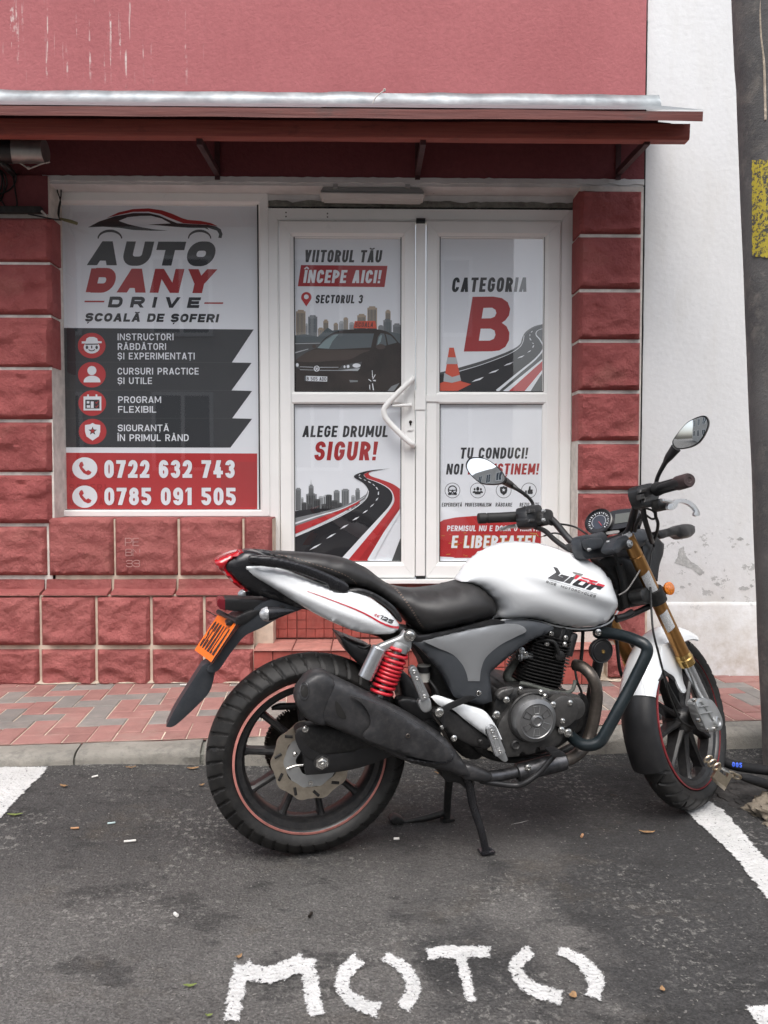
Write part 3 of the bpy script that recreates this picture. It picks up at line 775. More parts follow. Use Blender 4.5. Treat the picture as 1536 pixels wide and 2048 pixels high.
stroke_letter('O', [[(764, 1914), (800, 1934), (822, 1962), (824, 1990), (802, 2024)]], [24, 25, 26, 27, 28, 29, 30, 31, 32, 33, 34, 35, 36, 37, 38, 39, 40, 41, 42, 42, 42, 42, 43, 43, 43, 43, 43, 43, 43, 43, 43, 43, 43])
stroke_letter('T', [[(850, 1912), (900, 1907), (986, 1908)], [(918, 1906), (930, 1950), (944, 2012)]], [20] * 17 if False else 30)
stroke_letter('O', [[(1066, 1902), (1038, 1924), (1034, 1948), (1056, 1976), (1094, 1992), (1130, 2000)]], 36)
stroke_letter('O', [[(1112, 1902), (1150, 1918), (1178, 1942), (1192, 1970), (1184, 2002)]], [22, 23, 24, 25, 26, 27, 28, 29, 30, 31, 32, 33, 34, 35, 36, 37, 38, 39, 40, 41, 42, 43, 44, 44, 44, 44, 44, 44, 44, 44, 44, 44, 44])

# pavement bed with a sheet of herringbone pavers
WALL_Y = 4.02
PB = PAVE_Z - .0045
pave = link('pavement', fixn(mesh('pavement', [K(-6, .11, PB), K(9, .11, PB), Vector((9, 8, PB)), Vector((-9, 8, PB))], [(0, 1, 2, 3)])), MT['mortar'], kind='structure')
def paver_mesh(L, W):
    g = Geo(); b = .004; h = .013
    for_top = [(b, b), (L - b, b), (L - b, W - b), (b, W - b)]; base = [(0, 0), (L, 0), (L, W), (0, W)]
    v = [(x, y, -h) for x, y in base] + [(x, y, -.003) for x, y in base] + [(x, y, 0) for x, y in for_top]
    f = [(8, 9, 10, 11)] + [(i, (i + 1) % 4, (i + 1) % 4 + 4, i + 4) for i in range(4)] + [(i + 4, (i + 1) % 4 + 4, (i + 1) % 4 + 8, i + 8) for i in range(4)]
    return fixn(mesh('paver', v, f))
U_ = .0985; gp = .0045
pm = {}
for key, (L, W) in {'H': (2, 1), 'V': (1, 2), 'S': (1, 1)}.items():
    for cn in ('red', 'grey', 'cream'):
        me = paver_mesh(L * U_ - gp, W * U_ - gp); me.materials.append(MT['paver_' + cn]); pm[key, cn] = me
rp = random.Random(5)
kyaw = math.atan2(kd.y, kd.x)
nrow = 12
for bb in range(-1, nrow):
    for aa in range(-18, 38):
        k_ = (aa - bb) % 4
        if k_ == 0: key, w, h = 'H', 2, 1
        elif k_ == 3: key, w, h = 'V', 1, 2
        else: continue
        b0 = bb
        if bb == -1:
            if key != 'V': continue
            key, h, b0 = 'S', 1, 0
        o3 = K(aa * U_, .112 + b0 * U_, PAVE_Z)
        far = K(aa * U_ + w * U_ / 2, .112 + (b0 + .3) * U_, 0)
        if far.y > WALL_Y + .02 and far.x < 1.45 or far.y > 4.15: continue
        z_ = (aa + bb) // 4
        cn = 'red'
        stripe = (aa + bb * 3) % 14
        if b0 in (2, 3) and rp.random() < .62: cn = 'grey'
        elif b0 in (5, 6) and rp.random() < .32: cn = 'grey'
        elif b0 in (8, 9) and rp.random() < .40: cn = 'grey'
        elif rp.random() < .05: cn = 'grey'
        if key == 'S': cn = 'red' if rp.random() > .15 else 'cream'
        o = link('paver', pm[key, cn], None, pave)
        o.location = o3 + Vector((0, 0, rp.uniform(-.0018, .0012)))
        o.rotation_euler = (rp.uniform(-.006, .006), rp.uniform(-.006, .006), kyaw + rp.uniform(-.008, .008))
# kerb stones
kerb = link('kerb', fixn(mesh('kerb', [K(-6, -.0, -.05), K(9, -.0, -.05), K(9, .10, -.05), K(-6, .10, -.05), K(-6, .006, .055), K(9, .006, .055), K(9, .10, .074), K(-6, .10, .074)],
        [(0, 3, 2, 1), (4, 5, 6, 7), (0, 1, 5, 4), (1, 2, 6, 5), (2, 3, 7, 6), (3, 0, 4, 7)])), MT['grey_mortar'], kind='structure')
cuts = [-1.15, -.2]
j1 = K(0, 0, 0)
def kerb_a(u, v): p = G(u, v, .08); d = p - KO; return d.dot(kd)
ka = kerb_a(134, 1524); kb = kerb_a(402, 1492); kc = kerb_a(418, 1492)
spans = [(ka - 1.0, ka - .004), (ka + .004, kb), (kb + .014, kb + 1.02), (kb + 1.028, kb + 2.02), (kb + 2.03, kb + 3.0), (kb + 3.008, kb + 4), (ka - 2.0, ka - 1.008)]
for a0, a1 in spans:
    g = Geo(); prof = [(-.002, -.06), (-.004, .05), (.004, .066), (.018, .076), (.05, .081), (.108, .083), (.108, -.06)]
    n = 14; V = []; F = []; m = len(prof)
    for i in range(n + 1):
        a = a0 + (a1 - a0) * i / n
        for (b, z) in prof:
            jz = noise.noise(Vector((a * 9, b * 20, z * 20))) * .004
            V.append(K(a, b + jz * (z > 0) * (b < .1), z + (jz if z > .05 else 0)))
    for i in range(n):
        for q in range(m - 1): F.append((i * m + q, (i + 1) * m + q, (i + 1) * m + q + 1, i * m + q + 1))
    F += [tuple(range(m)), tuple(range(n * m, n * m + m))]
    link('kerb_stone', fixn(mesh('kerb_stone', V, F, 30)), MT['kerb'], kerb)
# sandy mortar strip along the foot of the wall
V = []; F = []
for i in range(90):
    x = -2.4 + i * .042; w = .035 + .02 * noise.noise(Vector((x * 4, 0, 1))) + .012 * noise.noise(Vector((x * 17, 2, 0)))
    V += [(x, WALL_Y + .03, PAVE_Z + .03), (x, WALL_Y - w * .4, PAVE_Z + .018 + .004 * noise.noise(Vector((x * 20, 5, 0)))), (x, WALL_Y - w * 1.7, PAVE_Z + .0025)]
for i in range(89):
    for q in range(2): F.append((i * 3 + q, i * 3 + q + 1, i * 3 + q + 4, i * 3 + q + 3))
link('mortar_strip', fixn(mesh('mortar_strip', V, F, 60)), MT['sand'], kind='structure')

# ------------------------------------------------------------------ red building
RB = thing('red_building', (0, 4.05, 0), 'red painted shop building with rough stone pillars beside the white house', 'building')
YW = 4.06                      # plaster face above the openings
YF = 4.035                     # pillar stone face
YD = 4.19                      # door frame plane
xr = P(1286, 500, YW).x
zl = Zc(360, YW)               # underside of the lintel
zcan = Zc(209, YW - .03) - .06
g = Geo(); g.box((-3.2, YW, zcan), (xr, YW + .30, 5.6)); g.out('upper_wall', MT['pink_plaster'], RB)
g = Geo(); g.box((-3.2, YW, zl), (xr, YW + .30, zcan)); g.out('lintel_wall', MT['shaded_maroon_plaster'], RB)
# cracks of the plaster edge: ragged white reveal under the lintel
def slab_px(name, u0, v0, u1, v1, Y0, Y1, m, parent, bev=0, **kw):
    a = P(u0, v1, Y0); b = P(u1, v0, Y0); g = Geo(); g.box((a.x, Y0, a.z), (b.x, Y1, b.z)); return g.out(name, m, parent, bev=bev, **kw)
xl = P(90, 400, YF).x; xpr = P(1166, 400, YF).x
g = Geo(); g.box((xl - .01, YW + .002, zl - .03), (xr - .004, YW + .16, zl + .004)); g.out('reveal_soffit', MT['reveal'], RB)
# ragged lip hanging under the plaster
V = []; F = []; N = 120
for i in range(N):
    x = xl - .02 + (xr - xl + .02) * i / (N - 1)
    d = .012 + .010 * noise.noise(Vector((x * 14, 0, 3))) + .006 * noise.noise(Vector((x * 45, 1, 3)))
    V += [(x, YW - .004, zl + .012 + .005 * noise.noise(Vector((x * 30, 5, 0)))), (x, YW - .004, zl - d * 1.3), (x, YW + .012, zl - d * 1.3)]
for i in range(N - 1):
    for q in range(2): F.append((i * 3 + q, i * 3 + q + 1, i * 3 + q + 4, i * 3 + q + 3))
link('chipped_lip', fixn(mesh('chipped_lip', V, F, 60)), MT['reveal'], RB)
# inner head of the openings, behind the soffit
zwin = Zc(405, YD); zdoor = Zc(415, YD)
xm0 = P(536, 700, YD).x
g = Geo(); g.box((xl - .02, YD + .002, zwin + .0), (xm0, YD + .1, zl - .031)); g.out('window_head', MT['reveal'], RB)
V = []; F = []
for i in range(70):
    x = xm0 + (xr - .1 - xm0) * i / 69
    top = Zc(404, YD) + .012 * noise.noise(Vector((x * 11, 3, 0))) + .006 * noise.noise(Vector((x * 40, 7, 0)))
    V += [(x, YD - .012, zdoor - .01), (x, YD - .012, top), (x, YD + .04, top + .003)]
for i in range(69):
    for q in range(2): F.append((i * 3 + q, i * 3 + q + 1, i * 3 + q + 4, i * 3 + q + 3))
link('mortar_gap', fixn(mesh('mortar_gap', V, F, 60)), MT['grey_mortar'], RB)
g = Geo(); g.box((xm0, YD - .004, zdoor + .004), (xr - .09, YD + .1, zl - .031)); g.out('door_head', MT['reveal'], RB)
# stone blocks -----------------------------------------------------
def block_mesh(name, W, H, D, seed, rough=1.0, side=None, chamf=.010, nx=40, ny=26):
    """rock-faced block: outline W x H in x,z, face towards -y at y=0, margin recessed"""
    rg = random.Random(seed); off = Vector((rg.uniform(0, 50), rg.uniform(0, 50), rg.uniform(0, 50)))
    V = []; F = []
    nx = max(8, int(nx * min(1, W / .34) + .5)); ny = max(6, int(ny * min(1, H / .26) + .5))
    for j in range(ny + 1):
        for i in range(nx + 1):
            x = W * i / nx; z = H * j / ny
            e = min(x, W - x, z, H - z); m = min(1, e / .017); m = m * m * (3 - 2 * m)
            q = Vector((x * 9, z * 13, 0)) + off
            n1 = noise.noise(q * .5); n2 = noise.fractal(q, .75, 2.2, 6); vd = noise.voronoi(q * .62)[0]; fc = vd[1] - vd[0]
            rd = 1 - abs(noise.noise(q * .8 + Vector((9, 2, 4)))) * 2
            h = (.008 + .010 * n1 + .011 * n2 + .010 * rd + .014 * min(.5, fc)) * rough
            h += .010 * rough * max(-1, min(1, 6 * noise.noise(q * .42 + Vector((1, 7, 3)) + Vector((n2, n1, 0)) * .4))) * .5
            V.append((x, -h * m + chamf * (1 - min(1, e / chamf)) * 1.0, z))
    for j in range(ny):
        for i in range(nx):
            a = j * (nx + 1) + i; F.append((a, a + 1, a + nx + 2, a + nx + 1))
    n0 = len(V)
    ring = [i for i in range(nx + 1)] + [j * (nx + 1) + nx for j in range(1, ny + 1)] + [ny * (nx + 1) + i for i in range(nx - 1, -1, -1)] + [j * (nx + 1) for j in range(ny - 1, 0, -1)]
    for r_ in ring: V.append((V[r_][0], D, V[r_][2]))
    L = len(ring)
    for i in range(L): F.append((ring[i], n0 + i, n0 + (i + 1) % L, ring[(i + 1) % L]))
    F.append(tuple(range(n0, n0 + L)))
    return fixn(mesh(name, V, F, 38))
BM_ = {}
def block(u0, v0, u1, v1, Y, D, seed, m=None, sq=None, rough=1.0, parent=None, ref=None):
    a = P(u0, v1, Y); b = P(u1, v0, Y); W = b.x - a.x; H = b.z - a.z
    key = (seed, rough, m.name if m else '')
    if key not in BM_:
        BM_[key] = (block_mesh('stone_block', W, H, D, seed, rough), W, H); BM_[key][0].materials.append(m or MT['stone'])
    me, W0, H0 = BM_[key]
    o = link('stone_block', me, None, parent or RB)
    o.location = (a.x, Y, a.z); o.scale = (W / W0, 1, H / H0)
    return o
# mortar behind the blocks
g = Geo()
g.box((-3.2, YF + .010, PAVE_Z - .05), (P(103, 700, YF + .01).x, YW + .2, zl))
g.out('mortar_backing', MT['mortar_white'], RB)
g = Geo(); g.box((P(1158, 700, YF + .01).x, YF + .010, PAVE_Z - .05), (xr - .006, YW + .2, zl - .03)); g.out('mortar_backing', MT['mortar_white'], RB)
zs = Zc(1035, YF)
g = Geo(); g.box((P(103, 1100, YF).x, YF + .010, PAVE_Z - .05), (P(545, 1100, YF).x, YW + .2, zs - .008)); g.out('mortar_backing', MT['mortar'], RB)
# left pillar
lj = [430, 525, 631, 736, 841, 947, 1050]
for i in range(len(lj) - 1):
    block(-190, lj[i] + 3.5 + (0 if i else 2), 102, lj[i + 1] - 3, YF, .12, 11 + (i % 2), MT['stone'])
    block(-486, lj[i] + 3.5 + (0 if i else 2), -194, lj[i + 1] - 3, YF, .12, 12 - (i % 2), MT['stone'])
# plaster above the stones on the left pillar
g = Geo(); g.box((-3.2, YF + .003, Zc(431, YF)), (xl + .012, YW + .1, zl + .003)); g.out('pillar_plaster', MT['shaded_maroon_plaster'], RB)
# right pillar
rj = [378, 470, 580, 681, 783, 884, 983, 1082, 1160]
for i in range(len(rj) - 1):
    block(1156 + (0 if i else 2), rj[i] + 4, 1284 - i * .9, rj[i + 1] - 3, YF, .13, 21, MT['stone'])
# row under the window
for u0, u1 in ((-486, -370), (-366, -204), (-200, -36), (-32, 92), (98, 226), (231, 354), (360, 484), (489, 544)):
    block(u0, 1053 if u0 < 90 else 1036, u1, 1151, YF, .14, 31 if u1 - u0 > 80 else 32, MT['stone_low'])
YP = 4.0
def ledge(u0, u1):
    a = P(u0, 1157, YF).x; b = P(u1, 1157, YF).x; z0 = Zc(1157, YF); z1 = Zc(1176, YF - .004); z2 = Zc(1188, YP - .03)
    n = 10; V = []; F = []; pr = [(YF + .05, z0), (YF + .002, z0 - .002), (YF - .004, z1), (YP - .026, z2 + .006), (YP - .03, z2 - .004), (YP + .04, z2 - .006)]
    for i in range(n + 1):
        x = a + (b - a) * i / n
        for y, z in pr: V.append((x, y + .004 * noise.noise(Vector((x * 14, y * 9, z * 30))), z + .003 * noise.noise(Vector((x * 18, 3, z * 20)))))
    m = len(pr)
    for i in range(n):
        for q in range(m - 1): F.append((i * m + q, (i + 1) * m + q, (i + 1) * m + q + 1, i * m + q + 1))
    F += [tuple(range(m)), tuple(range(n * m, n * m + m))]
    link('ledge_stone', fixn(mesh('ledge_stone', V, F, 40)), MT['stone_low'], RB)
for u0, u1 in ((-486, -344), (-340, -194), (-190, -42), (-38, 88), (93, 222), (228, 352), (357, 482), (487, 505)): ledge(u0, u1)
g = Geo(); g.box((-3.2, YP - .012, PAVE_Z - .05), (P(508, 1200, YP).x, YF + .05, Zc(1187, YP) - .002)); g.out('plinth_backing', MT['mortar'], RB)
for v0, v1, sd in ((1193, 1291, 41), (1299, 1372, 42)):
    for u0, u1 in ((-490, -380), (-376, -264), (-260, -146), (-142, -32), (-28, 77), (83, 189), (195, 299), (305, 405), (411, 506)):
        block(u0, v0, u1, v1, YP - .022, .1, sd if v1 < 1300 else sd + (u0 % 2), MT['stone_low'])
# plinth to the right of the door
g = Geo(); g.box((P(1214, 1200, YP).x, YP - .012, PAVE_Z - .05), (P(1293, 1200, YP).x, YF + .06, Zc(1187, YP) - .002)); g.out('plinth_backing', MT['mortar'], RB)
block(1216, 1180, 1292, 1282, YP - .022, .1, 43, MT['stone_low']); block(1216, 1290, 1292, 1356, YP - .022, .1, 44, MT['stone_low'])
block(1196, 1090, 1285, 1174, YF, .12, 45, MT['stone_low'])
# chalk marks scratched on one stone
def chalk(s, u0, v0, u1, v1, Y):
    pol = text_polys(s, (u1 - u0) / (v1 - v0), .09)
    v, f = union(pol); V = []
    for p in v:
        q = P(u0 + p[0] * (v1 - v0), v1 - p[1] * (v1 - v0), Y); V.append(q)
    return link('chalk_mark', mesh('chalk_mark', V, f), MT['chalk'], RB)
YC = YF - .034
# ------------------------------------------------------------------ white neighbour
xw = P(1289, 500, YW + .03).x
WB_ = thing('white_building', (2.2, 4.1, 0), 'white rendered house wall with grey flaking patches behind the mirror', 'building')
g = Geo(); g.box((xw, YW + .03, .05), (7, YW + .4, 6)); g.out('wall', MT['white_plaster'], WB_)
zb = Zc(1212, YW)
V = []; F = []
for i in range(60):
    x = xw + .003 + i * .1; dz = .004 * noise.noise(Vector((x * 9, 0, 0)))
    V += [(x, YW + .031, zb + .012 + dz), (x, YW + .022, zb + .006 + dz), (x, YW + .016, zb - .008), (x, YW + .014, .04)]
for i in range(59):
    for q in range(3): F.append((i * 4 + q, i * 4 + q + 1, i * 4 + q + 5, i * 4 + q + 4))
link('plinth', fixn(mesh('plinth', V, F, 60)), MT['white_plaster'], WB_)
Zf = Zm(1100, 640, 3.103)
def flake(pts, sd):
    rf = random.Random(sd); q = []; n = len(pts)
    for i in range(n):
        a, c_ = pts[i], pts[(i + 1) % n]; L = math.hypot(c_[0] - a[0], c_[1] - a[1]); m = max(2, int(L / 6))
        for k in range(m): q.append((a[0] + (c_[0] - a[0]) * k / m + rf.uniform(-4, 4), a[1] + (c_[1] - a[1]) * k / m + rf.uniform(-4, 4)))
    q = [P(*Zf(*p), YW + .0285) for p in q]
    V2, F2, h2, b2 = pillow_geo([(p.x, p.z) for p in q], .02)
    link('paint_flake', mesh('paint_flake', [(p[0], YW + .0285, p[1]) for p in V2], F2), MT['flake'], WB_)
flake([(802, 1420), (828, 1406), (836, 1446), (868, 1496), (916, 1522), (960, 1566), (930, 1586), (884, 1544), (822, 1524), (774, 1508), (792, 1470)], 1)
for i, (x, y, w_, h_) in enumerate(((905, 1440, 12, 8), (1180, 1360, 22, 12), (1040, 1640, 26, 10), (1200, 1665, 40, 14), (1250, 1650, 14, 14), (870, 1640, 14, 8), (700, 1760, 10, 16), (1070, 1725, 12, 8), (815, 1795, 18, 12), (1150, 1390, 10, 8), (1228, 1392, 12, 8))): flake([(x - w_, y), (x, y - h_), (x + w_, y), (x, y + h_)], i + 2)
g = Geo()   # dark open joint between the houses
pts = []
for i in range(40):
    z = .6 + i * .075; pts.append((xr + .007 + .004 * noise.noise(Vector((z * 6, 0, 0))), YW + .026, z))
g.tube(pts, [.0095 + .0035 * noise.noise(Vector((i * .8, 4, 0))) for i in range(40)], 6); g.out('open_joint', MT['joint_dark'], RB)
# ------------------------------------------------------------------ canopy
CAN = thing('canopy', (0, 3.6, 2.7), 'long dark red timber canopy with a galvanised flashing above the shop front', 'canopy')
YB = 3.60; YR = 3.46
def zat(v, Y, u=700): return P(u, v, Y).z
xR = P(1406, 226, YR).x; xB = P(1380, 262, YB).x
zr1, zr0 = zat(217, YR), zat(236, YR); zf1 = zat(182, YW - .03); zf0 = zat(209, YW - .03)
def seg_board(name, x0, x1, prof, m, n=40, wob=.002, sm=40, parent=CAN):
    V = []; F = []; k = len(prof)
    for i in range(n + 1):
        x = x0 + (x1 - x0) * i / n
        for j, (y, z) in enumerate(prof): V.append((x, y + wob * noise.noise(Vector((x * 3, j * 5, 0))), z + wob * noise.noise(Vector((x * 2.3, j * 7, 4)))))
    for i in range(n):
        for j in range(k): F.append((i * k + j, (i + 1) * k + j, (i + 1) * k + (j + 1) % k, i * k + (j + 1) % k))
    F += [tuple(range(k)), tuple(range(n * k, n * k + k))]
    return link(name, fixn(mesh(name, V, F, sm)), m, parent)
zw = zf0 - .02
seg_board('roof_board', -3.2, xR, [(YR, zr1), (YR, zr0), (YW - .005, zw - .03), (YW - .005, zw)], MT['board'], wob=.003)
seg_board('roof_sheet', -3.2, xR - .16, [(YR + .03, zr1 + .002), (YR + .03, zr1 + .006), (YW - .01, zw + .012), (YW - .01, zw + .008)], MT['galv'])
seg_board('beam', -3.2, xB, [(YB, zat(242, YB)), (YB, zat(271, YB) + .008), (YB + .008, zat(273, YB)), (YB + .058, zat(273, YB)), (YB + .058, zat(242, YB))], MT['beam'], wob=.003)
# purlin blocks between beam and roof
seg_board('spacer_rail', -3.2, P(1318, 238, YB).x, [(YB + .012, zat(226, YB)), (YB + .012, zat(244, YB)), (YB + .05, zat(244, YB)), (YB + .05, zat(226, YB))], MT['soffit_board'])
seg_board('ceiling_board', -3.2, xr - .02, [(YB + .055, zat(240, YB + .05)), (YB + .055, zat(246, YB + .05)), (YW - .004, zw - .05), (YW - .004, zw - .034)], MT['soffit_board'])
xF = P(1323, 200, YW - .05).x; xj = P(660, 195, YW - .03).x
def flash(x0, x1, off, m=MT['galv']):
    V = []; F = []; n = max(6, int((x1 - x0) / .05))
    for i in range(n + 1):
        x = x0 + (x1 - x0) * i / n; w = .012 * noise.noise(Vector((x * 4, off, 0))) + .005 * noise.noise(Vector((x * 13, off, 3))); w2 = .006 * noise.noise(Vector((x * 3.2, off, 7)))
        for y, z in ((YW - .004, zf1 + .004 + w2), (YW - .012 + w, zf1 + w2), (YW - .03 + w, (zf1 + zf0) / 2), (YW - .05, zf0 - .004), (YR + .012, zr1 + .010)): V.append((x, y - off, z))
    for i in range(n):
        for j in range(4): F.append((i * 5 + j, (i + 1) * 5 + j, (i + 1) * 5 + j + 1, i * 5 + j + 1))
    return link('flashing', fixn(mesh('flashing', V, F, 60)), m, CAN)
flash(-3.2, xj, 0); flash(xj - .012, xF, .004)
for uw, uf in ((435, 400), (835, 843), (1236, 1300)):
    a = P(uw, 352, YW - .004); t = P(uw, 256, YW - .004); b = P(uf, 284, YB + .03); x = a.x
    g = Geo(); w = .013
    g.box((x - w, YW - .010, a.z - .02), (x + w, YW - .002, zw - .06))
    g.hexa([(x - w, YW - .012, a.z), (x + w, YW - .012, a.z), (x + w, YW - .02, a.z + .03), (x - w, YW - .02, a.z + .03),
            (x - w, YB + .03, b.z - .012), (x + w, YB + .03, b.z - .012), (x + w, YB + .03, b.z + .02), (x - w, YB + .03, b.z + .02)])
    g.out('bracket', MT['bracket'], CAN)
# nail and wire sticking out of the flashing
g = Geo(); g.tube([P(745, 208, YW - .1), P(752, 194, YW - .09), P(768, 181, YW - .05)], .003, 6, 4); g.lathe([(-.006, .002), (-.004, .007), (.004, .007), (.006, .002)], P(769, 180, YW - .05), (0, -1, 0), 10)
g.out('wire_stub', MT['rope'], CAN)

# ------------------------------------------------------------------ tube lamp, camera, cables
TL = thing('tube_lamp', P(744, 385, 4.08), 'grey plastic tube lamp fixed above the shop door', 'lamp')
a = P(640, 385, 4.085); b = P(849, 390, 4.085)
g = Geo(); zt = Zc(374, 4.085); zb_ = Zc(387, 4.085)
g.hexa([(a.x, 4.06, zb_), (b.x, 4.06, zb_ - .004), (b.x, 4.15, zb_ - .004), (a.x, 4.15, zb_), (a.x + .02, 4.075, zt), (b.x - .02, 4.075, zt - .004), (b.x - .02, 4.15, zt - .004), (a.x + .02, 4.15, zt)])
g.out('lamp_housing', MT['lamp_grey'], TL, bev=.006)
g = Geo(); zc = Zc(400, 4.085)
g.hexa([(a.x + .012, 4.08, zc), (b.x - .012, 4.08, zc - .004), (b.x - .012, 4.14, zc - .004), (a.x + .012, 4.14, zc), (a.x - .004, 4.052, zb_ - .002), (b.x + .004, 4.052, zb_ - .006), (b.x + .004, 4.15, zb_ - .006), (a.x - .004, 4.15, zb_ - .002)])
g.out('lamp_cover', MT['lamp_white'], TL, bev=.008)
for u in (671, 815):
    p = P(u, 374, 4.07); g = Geo(); g.box((p.x - .012, 4.052, p.z - .01), (p.x + .012, 4.075, p.z + .008)); g.out('clip', MT['lamp_grey'], TL)
SC = thing('security_camera', P(55, 300, 3.85), 'dull metal cylinder camera housing tied under the canopy at the top left', 'camera')
YS = 3.86; c0 = P(22, 301, YS); c1 = P(91, 303, YS)
g = Geo(); ax = (c1 - c0); L = ax.length; rS = .058
g.lathe([(0, 0), (0, rS), (L * .97, rS * .94), (L * .97, rS * .97), (L, rS * .97), (L, 0)], c0, ax, 32); g.out('housing', MT['zinc'], SC)
g = Geo(); g.lathe([(-.055, rS * 1.0), (-.05, rS * 1.06), (.006, rS * 1.06), (.006, rS * .9), (-.04, rS * .9), (-.04, 0)], c0, ax + Vector((0, .05, 0)), 32); g.out('hood', MT['black_plastic'], SC)
g = Geo(); g.tube([P(40, 326, YS), P(55, 336, YS - .02), P(60, 337, YS - .02), P(82, 328, YS), P(100, 324, YS)], .0035, 6); g.lathe([(-.008, .004), (0, .009), (.008, .004)], P(57, 336, YS - .02), (1, 0, .2), 8); g.out('string', MT['rope'], SC)
g = Geo(); g.box((P(40, 276, YS).x, YS - .02, Zc(279, YS)), (P(68, 276, YS).x, YS + .03, Zc(268, YS) + .02)); g.out('mount', MT['bracket'], SC)
g = Geo(); g.tube([P(-30, 300, YS + .06), P(0, 322, YS + .06), P(18, 338, YS + .1), P(30, 352, YW)], [.02, .02, .018, .014], 10, 3); g.out('arm', MT['black_plastic'], SC)
CB = thing('cable_coil', P(10, 380, 4.03), 'loops of thin dark cable hanging from the wall at the left edge', 'cable')
for cu, cv, ru, rv in ((-12, 365, 26, 28), (-20, 362, 24, 36), (-8, 356, 40, 32), (-4, 372, 12, 32)):
    g = Geo(); g.tube([P(cu + ru * math.cos(t), cv + rv * math.sin(t), 4.02 + .01 * math.sin(3 * t)) for t in np.linspace(0, 6.283, 28)[:-1]], .0042, 6, closed=True); g.out('loop', MT['cable'], CB)
g = Geo(); g.tube([P(26, 350, 4.02), P(30, 380, 4.02), P(34, 410, 4.015), P(24, 420, 4.01), P(12, 416, 4.01), P(-4, 390, 4.02), P(-30, 380, 4.02)], .0042, 6, 5); g.out('loop', MT['cable'], CB)
CT = thing('cable_conduit', P(45, 424, 4.0), 'dusty black cable conduit along the top of the left pillar', 'conduit')
g = Geo(); x0 = P(-200, 424, 4.01).x; x1 = P(84, 424, 4.01).x
g.box((x0, 4.0, Zc(430, 4.01)), (x1, 4.03, Zc(417, 4.01))); g.out('duct', MT['trunk'], CT, bev=.004)
g = Geo(); g.tube([P(56, 428, 4.0), P(86, 434, 4.0), P(104, 438, 4.05), P(122, 440, 4.14)], .004, 6, 4); g.out('cable', MT['cable'], CT)
g = Geo(); g.tube([P(83, 422, 4.0), P(94, 433, 4.0)], .006, 6); g.out('tie', MT['rope'], CT)
WR = thing('loose_wire', P(120, 400, 4.15), 'loose wires with a dirty connector in the window corner', 'wire')
Yw = 4.14
for pts in ([(114, 373), (115, 383), (119, 395), (121, 405), (119, 418), (118, 432), (120, 440)], [(122, 375), (122, 390), (120, 402), (117, 415), (116, 428), (119, 438)]):
    g = Geo(); g.tube([P(u, v, Yw) for u, v in pts], .0032, 6, 4); g.out('strand', MT['cable'], WR)
g = Geo(); g.tube([P(120, 437, Yw), P(130, 440, Yw - .01), P(142, 443, Yw - .015), P(154, 447, Yw - .02)], [.005, .008, .009, .008], 8, 3); g.out('connector', MT['terminal'], WR)

# ------------------------------------------------------------------ shop window and doors
def frame_bar(name, outer, inner, side, Y0, Yb, parent, m=MT['pvc'], lip=.72, slope=.014, gap=.0006):
    """mitred frame piece; outer and inner are (u0,v0,u1,v1) seen on plane Y0"""
    def cs(r): a = P(r[0], r[3], Y0); b = P(r[2], r[1], Y0); return [(a.x, a.z), (b.x, a.z), (b.x, b.z), (a.x, b.z)]
    o = cs(outer); i = cs(inner)
    k = {'b': 0, 'r': 1, 't': 2, 'l': 3}[side]; k2 = (k + 1) % 4
    o0, o1, i0, i1 = map(lambda p: np.array(p), (o[k], o[k2], i[k], i[k2]))
    d = (o1 - o0) / np.linalg.norm(o1 - o0); o0 = o0 + d * gap; o1 = o1 - d * gap; i0 = i0 + d * gap; i1 = i1 - d * gap
    rows = []
    for t, y in ((0, Yb), (0, Y0 + .003), (.06, Y0), (lip, Y0), (lip + .05, Y0 + .004), (1, Y0 + slope), (1, Yb)):
        a = o0 + (i0 - o0) * t; b = o1 + (i1 - o1) * t
        rows.append([(a[0], y, a[1]), (b[0], y, b[1])])
    V = [p for r_ in rows for p in r_]; n = len(rows)
    F = [(2 * j, 2 * j + 1, 2 * j + 3, 2 * j + 2) for j in range(n - 1)] + [tuple(2 * j for j in range(n)), tuple(2 * j + 1 for j in range(n)), (0, 1, 2 * n - 1, 2 * n - 2)]
    return link(name, fixn(mesh(name, V, F, 25)), m, parent)
def pane(name, u0, v0, u1, v1, Y, parent, m):
    a = P(u0, v1, Y); b = P(u1, v0, Y)
    return link(name, mesh(name, [(a.x, Y, a.z), (b.x, Y, a.z), (b.x, Y, b.z), (a.x, Y, b.z)], [(0, 1, 2, 3)]), m, parent)
def sheet(name, polys, Y, m, parent, **kw):
    v, f = union(polys)
    me = mesh(name, [P(p[0], p[1], Y) for p in v], f)
    return link(name, me, m, parent, **kw)
EPS = .0007
def letters(s, u0, u1, vt, vb, Y, m, parent, w=.2, shear=0.0, slope=0.0, sp=None, name='lettering'):
    H = vb - vt; pol = text_polys(s, (u1 - u0) / H, w, sp, shear)
    return sheet(name, [[(u0 + a * H, vb - b * H + slope * a * H) for a, b in p] for p in pol], Y, m, parent)

